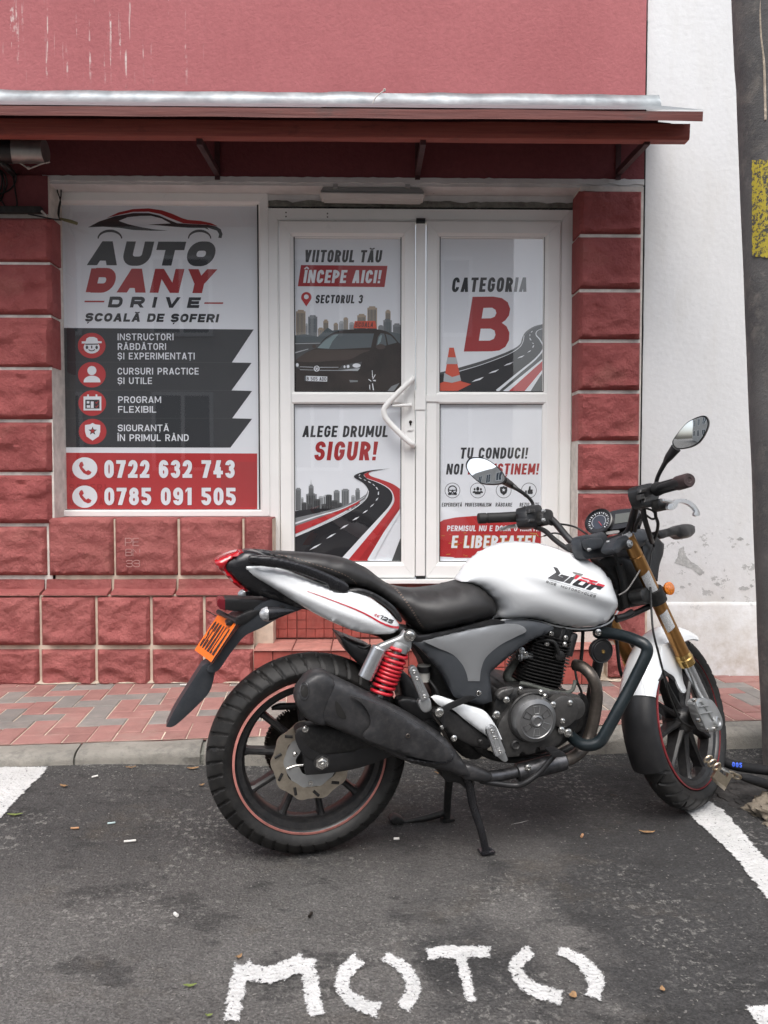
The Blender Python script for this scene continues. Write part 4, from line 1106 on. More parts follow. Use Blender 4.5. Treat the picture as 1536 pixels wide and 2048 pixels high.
SW = thing('shop_window', P(320, 700, YD), 'white framed shop window filled with a driving school advert', 'window')
OU = (104, 386, 536, 1033); IN = (119, 407, 516, 1020)
for sd in 'brtl': frame_bar('window_frame', OU, IN, sd, YD - .02, YD + .06, SW, lip=.8)
YG = YD + .012; YP_ = YG + .012
g = Geo(); a = P(119, 1020, YG); b = P(516, 407, YG)
for p0, p1 in (((a.x, a.z), (b.x, a.z)), ((b.x, a.z), (b.x, b.z)), ((b.x, b.z), (a.x, b.z)), ((a.x, b.z), (a.x, a.z))):
    g.tube([(p0[0], YG - .012, p0[1]), (p1[0], YG - .012, p1[1])], .0042, 6)
g.out('gasket', MT['gasket'], SW)
pane('glass_pane', 118, 406, 517, 1021, YG, SW, MT['glass'])
film_ = pane('poster', 117, 405, 518, 1022, YP_, SW, MT['film_white'])
L1 = YP_ - EPS; L2 = L1 - EPS; L3 = L2 - EPS; L4 = L3 - EPS
Zb = Zm(120, 400, 3.84)        # zoom of the logo
def zs_(fn, pts): return [fn(*p) for p in pts]
# car swoosh emblem
sheet('car_emblem', [zs_(Zb, [(215, 210), (300, 165), (420, 125), (560, 100), (680, 100), (760, 118), (850, 158), (900, 178), (1000, 185), (1130, 190), (1200, 203), (1235, 225), (1248, 262), (1240, 293), (1216, 290), (1222, 262), (1205, 235), (1150, 218), (1130, 212), (1145, 230), (1110, 215), (980, 213), (870, 205), (760, 195), (675, 188), (850, 180), (780, 142), (700, 122), (620, 122), (520, 132), (450, 160), (520, 185), (620, 208), (720, 225), (830, 236), (700, 236), (560, 230), (450, 213), (330, 205)])], L1, MT['film_text'], film_)
sheet('car_emblem', [zs_(Zb, [(358, 138), (450, 95), (560, 70), (680, 64), (780, 78), (860, 105), (940, 140), (985, 153), (1080, 160), (1160, 177), (1212, 202), (1120, 188), (1020, 184), (945, 178), (860, 145), (770, 108), (680, 90), (560, 92), (450, 115)])], L1, MT['film_dred'], film_)
for x0, x1 in ((288, 478), (982, 1162)):
    cx = (x0 + x1) / 2; ra = (x1 - x0) / 2
    o_ = [(cx + ra * math.cos(t), 295 - 68 * math.sin(t)) for t in np.linspace(3.14, 0, 24)]; i_ = [(cx + (ra * .9) * math.cos(t), 297 - 50 * math.sin(t)) for t in np.linspace(0, 3.14, 24)]
    sheet('car_emblem', [zs_(Zb, o_ + i_)], L1, MT['film_text'], film_)
def zl_(fn, s, x0, x1, yt, yb, *a, **k):
    p = fn(x0, yt); q = fn(x1, yb); return letters(s, p[0], q[0], p[1], q[1], *a, **k)
zl_(Zb, 'AUTO', 205, 1170, 316, 500, L1, MT['film_text'], film_, w=.40, shear=.24, sp=.16, slope=.006)
zl_(Zb, 'DANY', 197, 1165, 524, 708, L1, MT['film_dred'], film_, w=.40, shear=.24, sp=.16, slope=.008)
zl_(Zb, 'DRIVE', 366, 1066, 742, 824, L1, MT['film_text'], film_, w=.32, shear=.22, sp=.78, slope=.008)
sheet('rule', [zs_(Zb, [(190, 773), (342, 774), (338, 786), (187, 785)]), zs_(Zb, [(1110, 786), (1254, 786), (1252, 798), (1107, 797)])], L1, MT['film_dred'], film_)
zl_(Zb, 'ȘCOALĂ DE ȘOFERI', 188, 1212, 868, 932, L1, MT['film_text'], film_, w=.30, shear=.20, sp=.17, slope=.008)
Zc2 = Zm(0, 620, 2.743)
def band(p): return zs_(Zc2, p)
sheet('charcoal_banner', [band([(330, 98), (1392, 107), (1272, 288), (1380, 290), (1270, 441), (1383, 444), (1274, 594), (1383, 597), (1264, 755), (330, 753)])], L1, MT['film_grey'], film_)
sheet('banner_line', [band([(330, 284), (1275, 287), (1275, 289), (330, 286)]), band([(330, 438), (1270, 440), (1270, 442), (330, 440)]), band([(330, 592), (1275, 593), (1275, 595), (330, 594)])], L2, MT['film_dk2'], film_)
sheet('red_banner', [band([(330, 783), (1411, 787), (1411, 1094), (330, 1092)])], L1, MT['film_red'], film_)
for s, x0, x1, yt, yb in (('INSTRUCTORI', 645, 952, 129, 166), ('RĂBDĂTORI', 646, 911, 182, 219), ('ȘI EXPERIMENTAȚI', 645, 1068, 234, 271), ('CURSURI PRACTICE', 645, 1090, 317, 354), ('ȘI UTILE', 645, 834, 370, 406), ('PROGRAM', 648, 884, 474, 510), ('FLEXIBIL', 648, 857, 527, 563), ('SIGURANȚĂ', 646, 927, 629, 665), ('ÎN PRIMUL RÂND', 645, 1035, 682, 719)):
    zl_(Zc2, s, x0, x1, yt, yb, L2, MT['film_white'], film_, w=.165, sp=.16)
ZI = Zc2
ZE = lambda cx, cy, r, n=28, ry=None: zs_(ZI, circ(cx, cy, r, n, ry))
for cx, cy in ((503, 195), (504, 355), (506, 511), (508, 667)):
    sheet('icon_disc', [ZE(cx, cy, 76, 36, 70)], L2, MT['film_red'], film_)
# face with cap
sheet('icon_face', [ZE(503, 205, 44, 28, 34), zs_(ZI, [(448, 172), (470, 172), (475, 156), (490, 148), (516, 148), (533, 156), (537, 170), (558, 172), (558, 182), (448, 184)])], L3, MT['film_white'], film_)
sheet('icon_detail', [zs_(ZI, [(468, 185), (538, 184), (538, 190), (468, 191)]), ZE(477, 205, 7, 12, 10), ZE(530, 205, 7, 12, 10), ZE(503, 203, 4, 10, 9), *[zs_(ZI, q) for q in strip2(arcpts(503, 212, 18, 12, 20, 160, 8), 5)], *[zs_(ZI, q) for q in strip2([(448, 222), (456, 216)], 3)]], L4, MT['film_text'], film_)
# person
sheet('icon_person', [ZE(504, 332, 25), zs_(ZI, [(459, 397)] + arcpts(505, 392, 46, 32, 180, 360, 16) + [(551, 397)])], L3, MT['film_white'], film_)
# calendar
sheet('icon_calendar', [zs_(ZI, [(458, 474), (556, 474), (556, 551), (458, 551)]), zs_(ZI, [(478, 463), (488, 463), (488, 480), (478, 480)]), zs_(ZI, [(524, 463), (534, 463), (534, 480), (524, 480)])], L3, MT['film_white'], film_)
sheet('icon_detail', [zs_(ZI, [(468, 492), (546, 492), (546, 541), (468, 541)])], L4, MT['film_text'], film_)
sheet('icon_detail', [zs_(ZI, q) for q in ([(476, 500), (490, 500), (490, 513), (476, 513)], [(476, 522), (494, 522), (494, 536), (476, 536)], [(498, 502), (514, 502), (514, 538), (498, 538)])], L4 - EPS, MT['film_white'], film_)
sheet('icon_detail', [zs_(ZI, q) for q in strip2([(524, 506), (530, 512), (540, 498)], 4) + strip2([(524, 528), (530, 534), (540, 520)], 4)], L4 - EPS, MT['film_red'], film_)
# shield and star
def star(cx, cy, r, k=.42): return [(cx + (r if i % 2 == 0 else r * k) * math.sin(i * math.pi / 5), cy - (r if i % 2 == 0 else r * k) * math.cos(i * math.pi / 5)) for i in range(10)]
SH = lambda cx, cy, s: [(cx, cy - 48 * s), (cx + 14 * s, cy - 40 * s), (cx + 42 * s, cy - 36 * s), (cx + 42 * s, cy), (cx + 34 * s, cy + 26 * s), (cx, cy + 50 * s), (cx - 34 * s, cy + 26 * s), (cx - 42 * s, cy), (cx - 42 * s, cy - 36 * s), (cx - 14 * s, cy - 40 * s)]
sheet('icon_shield', [zs_(ZI, SH(508, 667, 1.0))], L3, MT['film_white'], film_)
sheet('icon_star', [zs_(ZI, star(508, 664, 25))], L4, MT['film_text'], film_)
sheet('icon_star', [zs_(ZI, star(508, 664, 15))], L4 - EPS, MT['film_red'], film_)
# faint lettering ghosting through the red strip
for s, x0, x1, yt, yb in (('SCOALA DE', 350, 640, 882, 922), ('SOFERI', 378, 580, 955, 995), ('AUTO DANY', 345, 640, 1030, 1070)):
    zl_(Zc2, s, x0, x1, yt, yb, L2, MT['film_ghost'], film_, w=.16, sp=.3)
sheet('banner_patch', [band([(1212, 832), (1404, 832), (1404, 1080), (1212, 1080)])], L2, mat('darker_red_film', (.39, .040, .042), .5, 0, .3, .02), film_)  # square of slightly deeper red on the banner
def handset(cx, cy, s): return [(cx + a * s, cy + b * s) for a, b in ((-.42, -.52), (-.22, -.6), (-.08, -.28), (-.22, -.12), (.12, .26), (.30, .14), (.60, .32), (.50, .52), (.28, .60), (-.1, .42), (-.40, .05), (-.52, -.25))]
for cy, s, x1 in ((869, '0722 632 743', 1288), (1024, '0785 091 505', 1294)):
    sheet('phone_disc', [ZE(465, cy, 69, 36, 61)], L3, MT['film_white'], film_)
    sheet('phone_icon', [zs_(ZI, handset(465, cy, 62))], L4, MT['film_red'], film_)
    lo = (824, 921) if cy < 900 else (975, 1070)
    zl_(Zc2, s, 568, x1 + 4, lo[0] - 3, lo[1] + 3, L3, MT['film_ghost'], film_, w=.27, sp=.10, name='letter_shadow')
    zl_(Zc2, s, 572, x1, lo[0], lo[1], L4, MT['film_white'], film_, w=.235, sp=.13)

# --- door frame
DF = thing('door_frame', P(840, 800, YD), 'white plastic door frame around the double shop door', 'frame')
JO = (537, 415, 1147, 1230); JI = (561, 443, 1122, 1230)
for sd in 'rtl': frame_bar('jamb', JO, JI, sd, YD - .012, YD + .07, DF, lip=.9, slope=.004)
g = Geo(); a = P(545, 1166, YD); b = P(1140, 1156, YD); g.box((a.x, YD - .05, a.z), (b.x, YD + .06, b.z)); g.out('threshold', MT['pvc'], DF, bev=.003)
for u, v in ((572, 425), (572, 433), (655, 427), (655, 434)):
    g = Geo(); g.lathe([(-.001, .0032), (.001, .0032)], P(u, v, YD - .0125), (0, -1, 0), 8); 
    g.add([P(u - 1.3, v - 1.3, YD - .0128), P(u + 1.3, v - 1.3, YD - .0128), P(u + 1.3, v + 1.3, YD - .0128), P(u - 1.3, v + 1.3, YD - .0128)], [(0, 1, 2, 3)]); g.out('screw_hole', MT['gasket'], DF)
def leaf(name, O_, glass1, glass2, label):
    t = thing(name, P((O_[0] + O_[2]) / 2, 1150, YD), label, 'door', 'leaves of the double shop door')
    Yl = YD - .026; u0, v0, u1, v1 = O_
    gi = (glass1[0], glass1[1], glass1[2], glass2[3])
    for sd in 'rtlb': frame_bar('stile' if sd in 'lr' else 'rail', O_, gi, sd, Yl, YD + .045, t, lip=.74, slope=.012)
    a = P(gi[0] - 6, glass2[1], Yl); b = P(gi[2] + 6, glass1[3], Yl)
    V = []; zz = [(Yl + .020, b.z - .0), (Yl + .012, b.z - .002), (Yl + .005, b.z - .010), (Yl + .003, b.z - .014), (Yl + .003, a.z + .014), (Yl + .005, a.z + .010), (Yl + .012, a.z + .002), (Yl + .020, a.z)]
    V = [(x, y, z) for y, z in zz for x in (a.x, b.x)]
    link('rail', fixn(mesh('rail', V, [(2 * i, 2 * i + 1, 2 * i + 3, 2 * i + 2) for i in range(7)], 25)), MT['pvc'], t)
    for k_, gl in enumerate((glass1, glass2)):
        Yg = Yl + .018
        g = Geo(); a = P(gl[0], gl[3], Yg); b = P(gl[2], gl[1], Yg)
        for p0, p1 in (((a.x, a.z), (b.x, a.z)), ((b.x, a.z), (b.x, b.z)), ((b.x, b.z), (a.x, b.z)), ((a.x, b.z), (a.x, a.z))):
            g.tube([(p0[0], Yg - .006, p0[1]), (p1[0], Yg - .006, p1[1])], .0026, 6)
        g.out('gasket', MT['gasket'], t)
        pane('glass_pane', gl[0] - 1, gl[1] - 1, gl[2] + 1, gl[3] + 1, Yg, t, MT['glass'])
    return t, Yl + .018 + .010
LEFT, YQ = leaf('door_leaf', (562, 443, 831, 1156), (590, 475, 802, 783), (590, 809, 802, 1123), 'left door leaf with white pull handle and car poster')
RIGHT, _ = leaf('door_leaf', (852, 443, 1122, 1156), (879, 475, 1089, 783), (879, 809, 1088, 1123), 'right door leaf with the big letter B poster')
g = Geo(); Yl = YD - .038; a = P(831.5, 1152, Yl); b = P(851.5, 447, Yl); g.box((a.x, Yl, a.z), (b.x, YD + .02, b.z)); g.out('cover_strip', MT['pvc'], RIGHT, bev=.002)
g = Geo(); a = P(830, 820, Yl); b = P(851, 780, Yl); g.box((a.x, Yl - .006, a.z), (b.x, Yl + .002, b.z)); g.out('striker_cover', MT['pvc'], RIGHT, bev=.002)
g = Geo(); a = P(852, 803, Yl); b = P(877, 790, Yl); g.box((a.x, Yl + .004, a.z), (b.x, Yl + .014, b.z)); g.out('striker_cover', MT['pvc'], RIGHT, bev=.001)
g = Geo(); a = P(832, 446, YD); b = P(850, 440, YD); g.box((a.x, YD - .03, a.z), (b.x, YD + .01, b.z)); g.out('dark_gap', MT['gasket'], RIGHT)
g = Geo(); a = P(832, 1157, YD); b = P(850, 1150, YD); g.box((a.x, YD - .03, a.z - .004), (b.x, YD + .01, b.z)); g.out('dark_gap', MT['gasket'], RIGHT)
# handles
Yh = YD - .075
g = Geo(); g.tube([P(825, 757, YD - .03), P(823, 759, Yh + .012), P(818, 764, Yh), P(790, 792, Yh), P(775, 808, Yh), P(768, 820, Yh), P(771, 835, Yh), P(783, 850, Yh), P(805, 872, Yh), P(821, 886, Yh), P(825, 889, Yh + .012), P(826, 890, YD - .03)], .0155, 14, 4)
g.out('pull_handle', MT['pvc'], LEFT)
g = Geo(); a = P(813, 863, YD - .03); b = P(827, 775, YD - .03); g.box((a.x, YD - .033, a.z), (b.x, YD - .02, b.z)); g.out('handle_plate', MT['pvc'], LEFT, bev=.005)
g = Geo(); g.tube([P(821, 810, YD - .03), P(821, 810, Yh + .015), P(812, 811, Yh + .012), P(784, 812, Yh + .012)], [.009, .009, .0085, .007], 10); g.out('lever_handle', MT['pvc'], LEFT, bev=0)
g = Geo(); q = P(821, 844, YD - .034); g.lathe([(0, .0085), (.003, .0085), (.003, 0)], q, (0, -1, 0), 16); g.box((q.x - .004, q.y - .003, q.z - .018), (q.x + .004, q.y + .001, q.z)); g.out('lock_cylinder', MT['brass'] if False else MT['chain_steel'], LEFT)

# --- posters on the door panes
def poster(par, gl): return pane('poster', gl[0] - 2, gl[1] - 2, gl[2] + 2, gl[3] + 2, YQ, par, MT['film_white'])
Q1 = YQ - EPS; Q2 = Q1 - EPS; Q3 = Q2 - EPS; Q4 = Q3 - EPS; Q5 = Q4 - EPS; Q6 = Q5 - EPS
# 1: upper left, car and skyline.  Posters are parts of the leaf, their prints sub-parts
p1 = poster(LEFT, (590, 475, 802, 783)); Z1 = Zm(530, 360, 4.151)
zl_(Z1, 'VIITORUL TĂU', 322, 962, 580, 682, Q1, MT['film_text'], p1, w=.205, shear=.14, sp=.11, slope=.004)
sheet('red_tag', [zs_(Z1, [(299, 706), (1017, 713), (992, 889), (272, 882)])], Q1, MT['film_dred'], p1)
zl_(Z1, 'ÎNCEPE AICI!', 316, 955, 746, 854, Q2, MT['film_white'], p1, w=.215, shear=.15, sp=.11, slope=.004)
sheet('map_pin', [zs_(Z1, arcpts(343, 973, 43, 43, 150, 390, 24) + [(343, 1050)])], Q1, MT['film_red'], p1)
sheet('map_pin_eye', [zs_(Z1, circ(343, 970, 20, 20))], Q2, MT['film_white'], p1)
zl_(Z1, 'SECTORUL 3', 416, 808, 954, 1024, Q1, MT['film_text'], p1, w=.21, shear=.13, sp=.12)
def tower(x, w, top, bot, m, zt, par, L, lines=5, cap=0, dark='film_blue'):
    b_ = [[(x, bot), (x, top + cap * .6), (x + w * .15, top + cap * .6), (x + w * .2, top), (x + w * .8, top), (x + w * .85, top + cap * .6), (x + w, top + cap * .6), (x + w, bot)]]
    sheet('tower', [zs_(zt, q) for q in b_], L, MT[m], par)
    hh = (bot - top - cap) ; rows = max(2, int(hh / 22)); qs = []
    for i in range(lines):
        xx = x + w * (.1 + .86 * i / lines)
        qs.append([(xx, top + cap + 8), (xx + w * .42 / lines, top + cap + 8), (xx + w * .42 / lines, bot), (xx, bot)])
    sheet('tower_windows', [zs_(zt, q) for q in qs], L - EPS * .5, MT[dark], par)
rs = random.Random(3)
for x, w, t, m in ((440, 46, 1225, 'film_tan'), (570, 36, 1185, 'film_tan'), (615, 40, 1170, 'film_lgrey'), (652, 38, 1140, 'film_tan'), (700, 40, 1180, 'film_lgrey'), (940, 44, 1205, 'film_mid'), (335, 20, 1190, 'film_lgrey')): tower(x, w, t, 1330, m, Z1, p1, Q1, 3, 14, 'film_mid')
for x, w, t, m in ((258, 78, 1078, 'film_tan'), (358, 76, 1122, 'film_mid'), (484, 42, 1158, 'film_tan'), (766, 72, 1112, 'film_tan'), (850, 80, 1048, 'film_tan'), (1000, 42, 1078, 'film_tan'), (982, 70, 1152, 'film_mid'), (1062, 66, 1190, 'film_mid')): tower(x, w, t, 1340, m, Z1, p1, Q2, 6, 20)
sheet('city_ground', [zs_(Z1, [(248, 1290), (330, 1280), (440, 1300), (520, 1225), (560, 1250), (640, 1240), (1000, 1250), (1128, 1280), (1128, 1754), (248, 1754)])], Q3, MT['film_blue'], p1)
sheet('street', [zs_(Z1, [(248, 1350), (480, 1350), (420, 1480), (248, 1520)])], Q3 - EPS * .3, MT['film_dk2'], p1)
sheet('street_line', [zs_(Z1, [(248, 1430), (360, 1400), (360, 1406), (248, 1440)]), zs_(Z1, [(248, 1356), (470, 1352), (470, 1357), (248, 1362)])], Q3 - EPS * .5, MT['film_lgrey'], p1)
sheet('car_body', [zs_(Z1, cat2([(250, 1510), (300, 1462), (345, 1430), (400, 1405), (430, 1392), (480, 1330), (540, 1282), (600, 1256), (740, 1240), (930, 1240), (1010, 1258), (1060, 1290), (1105, 1345), (1128, 1370), (1128, 1754, 1), (248, 1754, 1), (250, 1700)], 4))], Q4, MT['film_car'], p1)
sheet('car_bonnet', [zs_(Z1, cat2([(262, 1500), (330, 1442), (420, 1408), (560, 1410), (720, 1412), (870, 1412), (800, 1440), (700, 1490), (560, 1500), (400, 1512)], 4))], Q5, MT['film_car2'], p1)
sheet('car_window', [zs_(Z1, cat2([(430, 1396, 1), (490, 1330), (560, 1284), (640, 1274), (905, 1274, 1), (880, 1390, 1), (640, 1402), (520, 1404)], 4)), zs_(Z1, [(920, 1390), (938, 1300), (960, 1272), (990, 1275), (1000, 1310), (1010, 1372)]), zs_(Z1, [(1022, 1368), (1008, 1300), (1000, 1276), (1045, 1292), (1090, 1340), (1094, 1350)])], Q5, MT['film_blue'], p1)
sheet('windscreen_glare', [zs_(Z1, [(436, 1394), (500, 1330), (570, 1286), (610, 1280), (560, 1340), (530, 1400)]), zs_(Z1, [(930, 1380), (945, 1310), (962, 1285), (972, 1290), (962, 1340)])], Q6, MT['film_cyan'], p1)
sheet('mirror_black', [zs_(Z1, circ(408, 1380, 18, 14, 16)), zs_(Z1, circ(960, 1384, 40, 16, 22))], Q6, MT['film_car2'], p1)
sheet('headlamp', [zs_(Z1, [(600, 1580), (640, 1540), (720, 1522), (806, 1508), (790, 1560), (740, 1578)]), zs_(Z1, [(252, 1510), (282, 1530), (290, 1568), (258, 1560)])], Q5, MT['film_dk2'], p1)
sheet('headlamp_glint', [zs_(Z1, circ(760, 1540, 34, 14, 18)), zs_(Z1, circ(690, 1548, 12, 10, 14)), zs_(Z1, circ(660, 1550, 8, 10, 12)), zs_(Z1, circ(268, 1535, 12, 10, 16))], Q6, MT['film_white'], p1)
sheet('grille_line', [zs_(Z1, q) for q in ([(290, 1548), (400, 1552), (400, 1557), (290, 1553)], [(455, 1552), (610, 1552), (610, 1557), (455, 1558)], [(290, 1572), (405, 1576), (405, 1580), (290, 1577)], [(452, 1577), (690, 1580), (690, 1584), (452, 1582)], [(600, 1582), (770, 1578), (790, 1560), (770, 1585)])], Q6, MT['film_lgrey'], p1)
sheet('car_badge', [zs_(Z1, q) for q in strip2(circ(429, 1566, 22, 22), 5, True)] + [zs_(Z1, q) for q in strip2([(416, 1552), (424, 1568), (429, 1558), (434, 1568), (442, 1552)], 4) + strip2([(410, 1560), (420, 1584), (429, 1570), (438, 1584), (448, 1560)], 4)], Q6, MT['film_white'], p1)
sheet('licence_plate', [zs_(Z1, [(342, 1626), (517, 1632), (515, 1674), (342, 1668)])], Q5, MT['film_white'], p1)
sheet('plate_band', [zs_(Z1, [(330, 1626), (342, 1626), (342, 1668), (330, 1667)])], Q5, MT['film_blue'], p1)
zl_(Z1, 'B 505 ADD', 347, 510, 1634, 1664, Q6, MT['film_text'], p1, w=.17, sp=.12, slope=.02)
sheet('school_roof_sign', [zs_(Z1, [(746, 1172), (915, 1170), (928, 1232), (734, 1230)])], Q5, MT['film_orange'], p1)
sheet('school_roof_sign', [zs_(Z1, [(736, 1232), (928, 1234), (926, 1244), (740, 1242)])], Q5, MT['film_text'], p1)
zl_(Z1, 'SCOALA', 748, 895, 1182, 1220, Q6, MT['film_text'], p1, w=.15, shear=.15, sp=.18)
sheet('car_wheel', [zs_(Z1, q) for q in ([(888, 1580), (892, 1580), (896, 1640), (890, 1640)], [(915, 1612), (918, 1618), (896, 1655), (892, 1650)], [(920, 1660), (918, 1672), (896, 1668), (896, 1660)], [(905, 1745), (896, 1745), (888, 1690), (896, 1688)], [(866, 1700), (872, 1700), (874, 1745), (866, 1730)], [(856, 1655), (862, 1652), (884, 1668), (880, 1674)])], Q6, MT['film_white'], p1)
sheet('bumper_detail', [zs_(Z1, q) for q in ([(700, 1660), (770, 1664), (770, 1676), (706, 1680)], [(1016, 1752), (1050, 1712), (1118, 1684), (1070, 1752)])], Q5, MT['film_mid'], p1)
# 2: upper right, letter B and cone
p2 = poster(RIGHT, (879, 475, 1089, 783)); Z2 = Zm(830, 360, 4.151)
zl_(Z2, 'CATEGORIA', 302, 925, 810, 930, Q1, MT['film_text'], p2, w=.21, shear=.13, sp=.13, slope=-.003)
bp = zs_(Z2, [(478, 970), (650, 968), (720, 980), (770, 1015), (790, 1070), (780, 1125), (750, 1165), (720, 1185), (760, 1215), (783, 1265), (780, 1330), (750, 1385), (700, 1415), (640, 1422), (405, 1424)])
h1 = zs_(Z2, [(568, 1062), (640, 1060), (668, 1078), (676, 1105), (662, 1135), (630, 1148), (553, 1150)]); h2 = zs_(Z2, [(545, 1234), (630, 1234), (660, 1250), (668, 1285), (655, 1318), (620, 1334), (530, 1334)])
sheet('big_letter', [bp], Q1, MT['film_dred'], p2)
sheet('letter_counter', [h1], Q2, MT['film_white'], p2); sheet('letter_counter', [h2], Q2, MT['film_white'], p2)
sheet('road_edge', [zs_(Z2, cat2([(200, 1600, 1), (400, 1548), (600, 1488), (780, 1420), (870, 1365), (890, 1310), (920, 1260), (990, 1215), (1076, 1192, 1), (1076, 1752, 1), (660, 1752, 1), (200, 1752, 1)], 4))], Q1, MT['film_dk2'], p2)
sheet('road', [zs_(Z2, cat2([(200, 1618, 1), (400, 1572), (620, 1505), (800, 1432), (885, 1375), (905, 1310), (940, 1262), (1000, 1222), (1076, 1202, 1), (1040, 1225), (1010, 1280), (1050, 1340), (1066, 1400), (1010, 1470), (900, 1560), (780, 1670), (690, 1752, 1), (200, 1752, 1)], 4))], Q2, MT['film_asphalt'], p2)
sheet('road_line', [zs_(Z2, q) for q in strip2(cat2([(366, 1588), (560, 1530), (780, 1445), (872, 1385), (898, 1335), (905, 1290)], 4, False), 5) + strip2(cat2([(1070, 1232), (1018, 1250), (1005, 1285), (1040, 1330), (1064, 1400), (1000, 1486), (880, 1585), (680, 1752)], 4, False), [3, 3, 4, 4, 5, 6, 6, 7, 7, 8, 8, 9, 9, 10, 10, 11, 11, 12, 12, 13, 13, 14, 14, 16, 16, 18, 20, 22, 24])]
      + [zs_(Z2, q) for q in ([(470, 1678), (500, 1658), (572, 1634), (540, 1660)], [(608, 1608), (640, 1590), (700, 1570), (668, 1594)], [(736, 1544), (765, 1526), (820, 1508), (790, 1530)], [(848, 1482), (868, 1468), (910, 1454), (890, 1470)], [(932, 1434), (944, 1422), (966, 1410), (956, 1424)], [(972, 1390), (984, 1372), (990, 1372), (982, 1392)], [(976, 1358), (970, 1350), (982, 1352), (988, 1362)], [(956, 1330), (950, 1312), (956, 1310), (968, 1332)], [(950, 1296), (952, 1280), (958, 1280), (956, 1296)], [(962, 1264), (972, 1252), (976, 1256), (966, 1268)])], Q3, MT['film_white'], p2)
sheet('kerb_band', [zs_(Z2, [(730, 1752), (1066, 1478), (1070, 1500), (790, 1752)]), zs_(Z2, [(910, 1752), (1068, 1560), (1070, 1580), (960, 1752)])], Q3, MT['film_white'], p2)
sheet('kerb_band', [zs_(Z2, [(780, 1752), (1070, 1492), (1070, 1560), (910, 1752)])], Q3 - EPS * .4, MT['film_red'], p2)
sheet('cone', [zs_(Z2, [(285, 1392), (322, 1392), (384, 1672), (466, 1694), (350, 1754), (200, 1754), (200, 1690), (240, 1675)])], Q4, MT['film_orange'], p2)
sheet('cone_stripe', [zs_(Z2, [(270, 1472), (342, 1472), (356, 1528), (258, 1528)]), zs_(Z2, [(243, 1600), (308, 1636), (372, 1618), (382, 1665), (306, 1684), (236, 1672)])], Q5, MT['film_lgrey'], p2)
# 3: lower left, winding road
p3 = poster(LEFT, (590, 809, 802, 1123)); Z3 = Zm(530, 780, 4.151)
zl_(Z3, 'ALEGE DRUMUL', 308, 1016, 297, 391, Q1, MT['film_text'], p3, w=.205, shear=.13, sp=.12)
zl_(Z3, 'SIGUR!', 404, 920, 428, 584, Q1, MT['film_dred'], p3, w=.22, shear=.13, sp=.13)
for x, w, t, m, c in ((255, 44, 812, 'film_mid', 14), (300, 20, 890, 'film_lgrey', 6), (362, 42, 785, 'film_mid', 22), (340, 90, 858, 'film_mid', 10), (445, 40, 880, 'film_lgrey', 8), (485, 60, 870, 'film_lgrey', 10), (570, 50, 830, 'film_mid', 16), (636, 62, 820, 'film_mid', 12), (715, 32, 872, 'film_lgrey', 10), (750, 38, 815, 'film_mid', 24)): tower(x, w, t, 1000, m, Z3, p3, Q1, 4, c, 'film_dk2')
sheet('spire', [zs_(Z3, [(379, 790), (382, 738), (385, 790)])], Q2, MT['film_mid'], p3)
for x, w, t in ((305, 40, 932), (405, 55, 905), (350, 50, 945), (505, 50, 868), (545, 60, 915), (600, 40, 935), (470, 40, 945)): tower(x, w, t, 1010, 'film_dk2', Z3, p3, Q2, 3, 6, 'film_asphalt')
sheet('city_ground', [zs_(Z3, [(250, 1005), (400, 985), (560, 985), (640, 965), (760, 920), (700, 970), (540, 1020), (250, 1085)])], Q3, MT['film_asphalt'], p3)
sheet('roadside', [zs_(Z3, [(250, 1062), (430, 1022), (620, 975), (780, 905), (840, 865), (855, 830), (860, 850), (830, 905), (690, 985), (480, 1075), (250, 1165)])], Q3 - EPS * .3, MT['film_mid'], p3)
sheet('red_verge', [zs_(Z3, [(250, 1130), (480, 1050), (660, 985), (800, 905), (770, 945), (640, 1015), (480, 1095), (250, 1195)])], Q4, MT['film_red'], p3)
sheet('road', [zs_(Z3, cat2([(250, 1215, 1), (420, 1140), (600, 1055), (750, 970), (840, 895), (858, 835), (820, 775), (745, 730), (740, 712), (780, 690), (870, 668), (1040, 651, 1), (900, 672), (830, 692), (820, 712), (860, 740), (960, 780), (1040, 830), (1062, 890), (1040, 960), (960, 1060), (800, 1230), (640, 1420, 1), (250, 1420, 1)], 4))], Q4 - EPS * .3, MT['film_asphalt'], p3)
sheet('red_verge', [zs_(Z3, cat2([(820, 700, 1), (860, 682), (890, 672), (860, 690), (880, 715), (960, 742), (1060, 780), (1120, 820, 1), (1120, 985, 1), (1000, 1160), (850, 1420, 1), (676, 1420, 1), (850, 1200), (1000, 1040), (1068, 940), (1070, 880), (1040, 825), (950, 775), (850, 735)], 4))], Q5, MT['film_red'], p3)
sheet('verge_ridge', [zs_(Z3, [(770, 1420), (1000, 1110), (1120, 960), (1120, 985), (1000, 1160), (850, 1420)])], Q5 - EPS * .3, MT['film_orange'] if False else MT['film_dred'], p3)
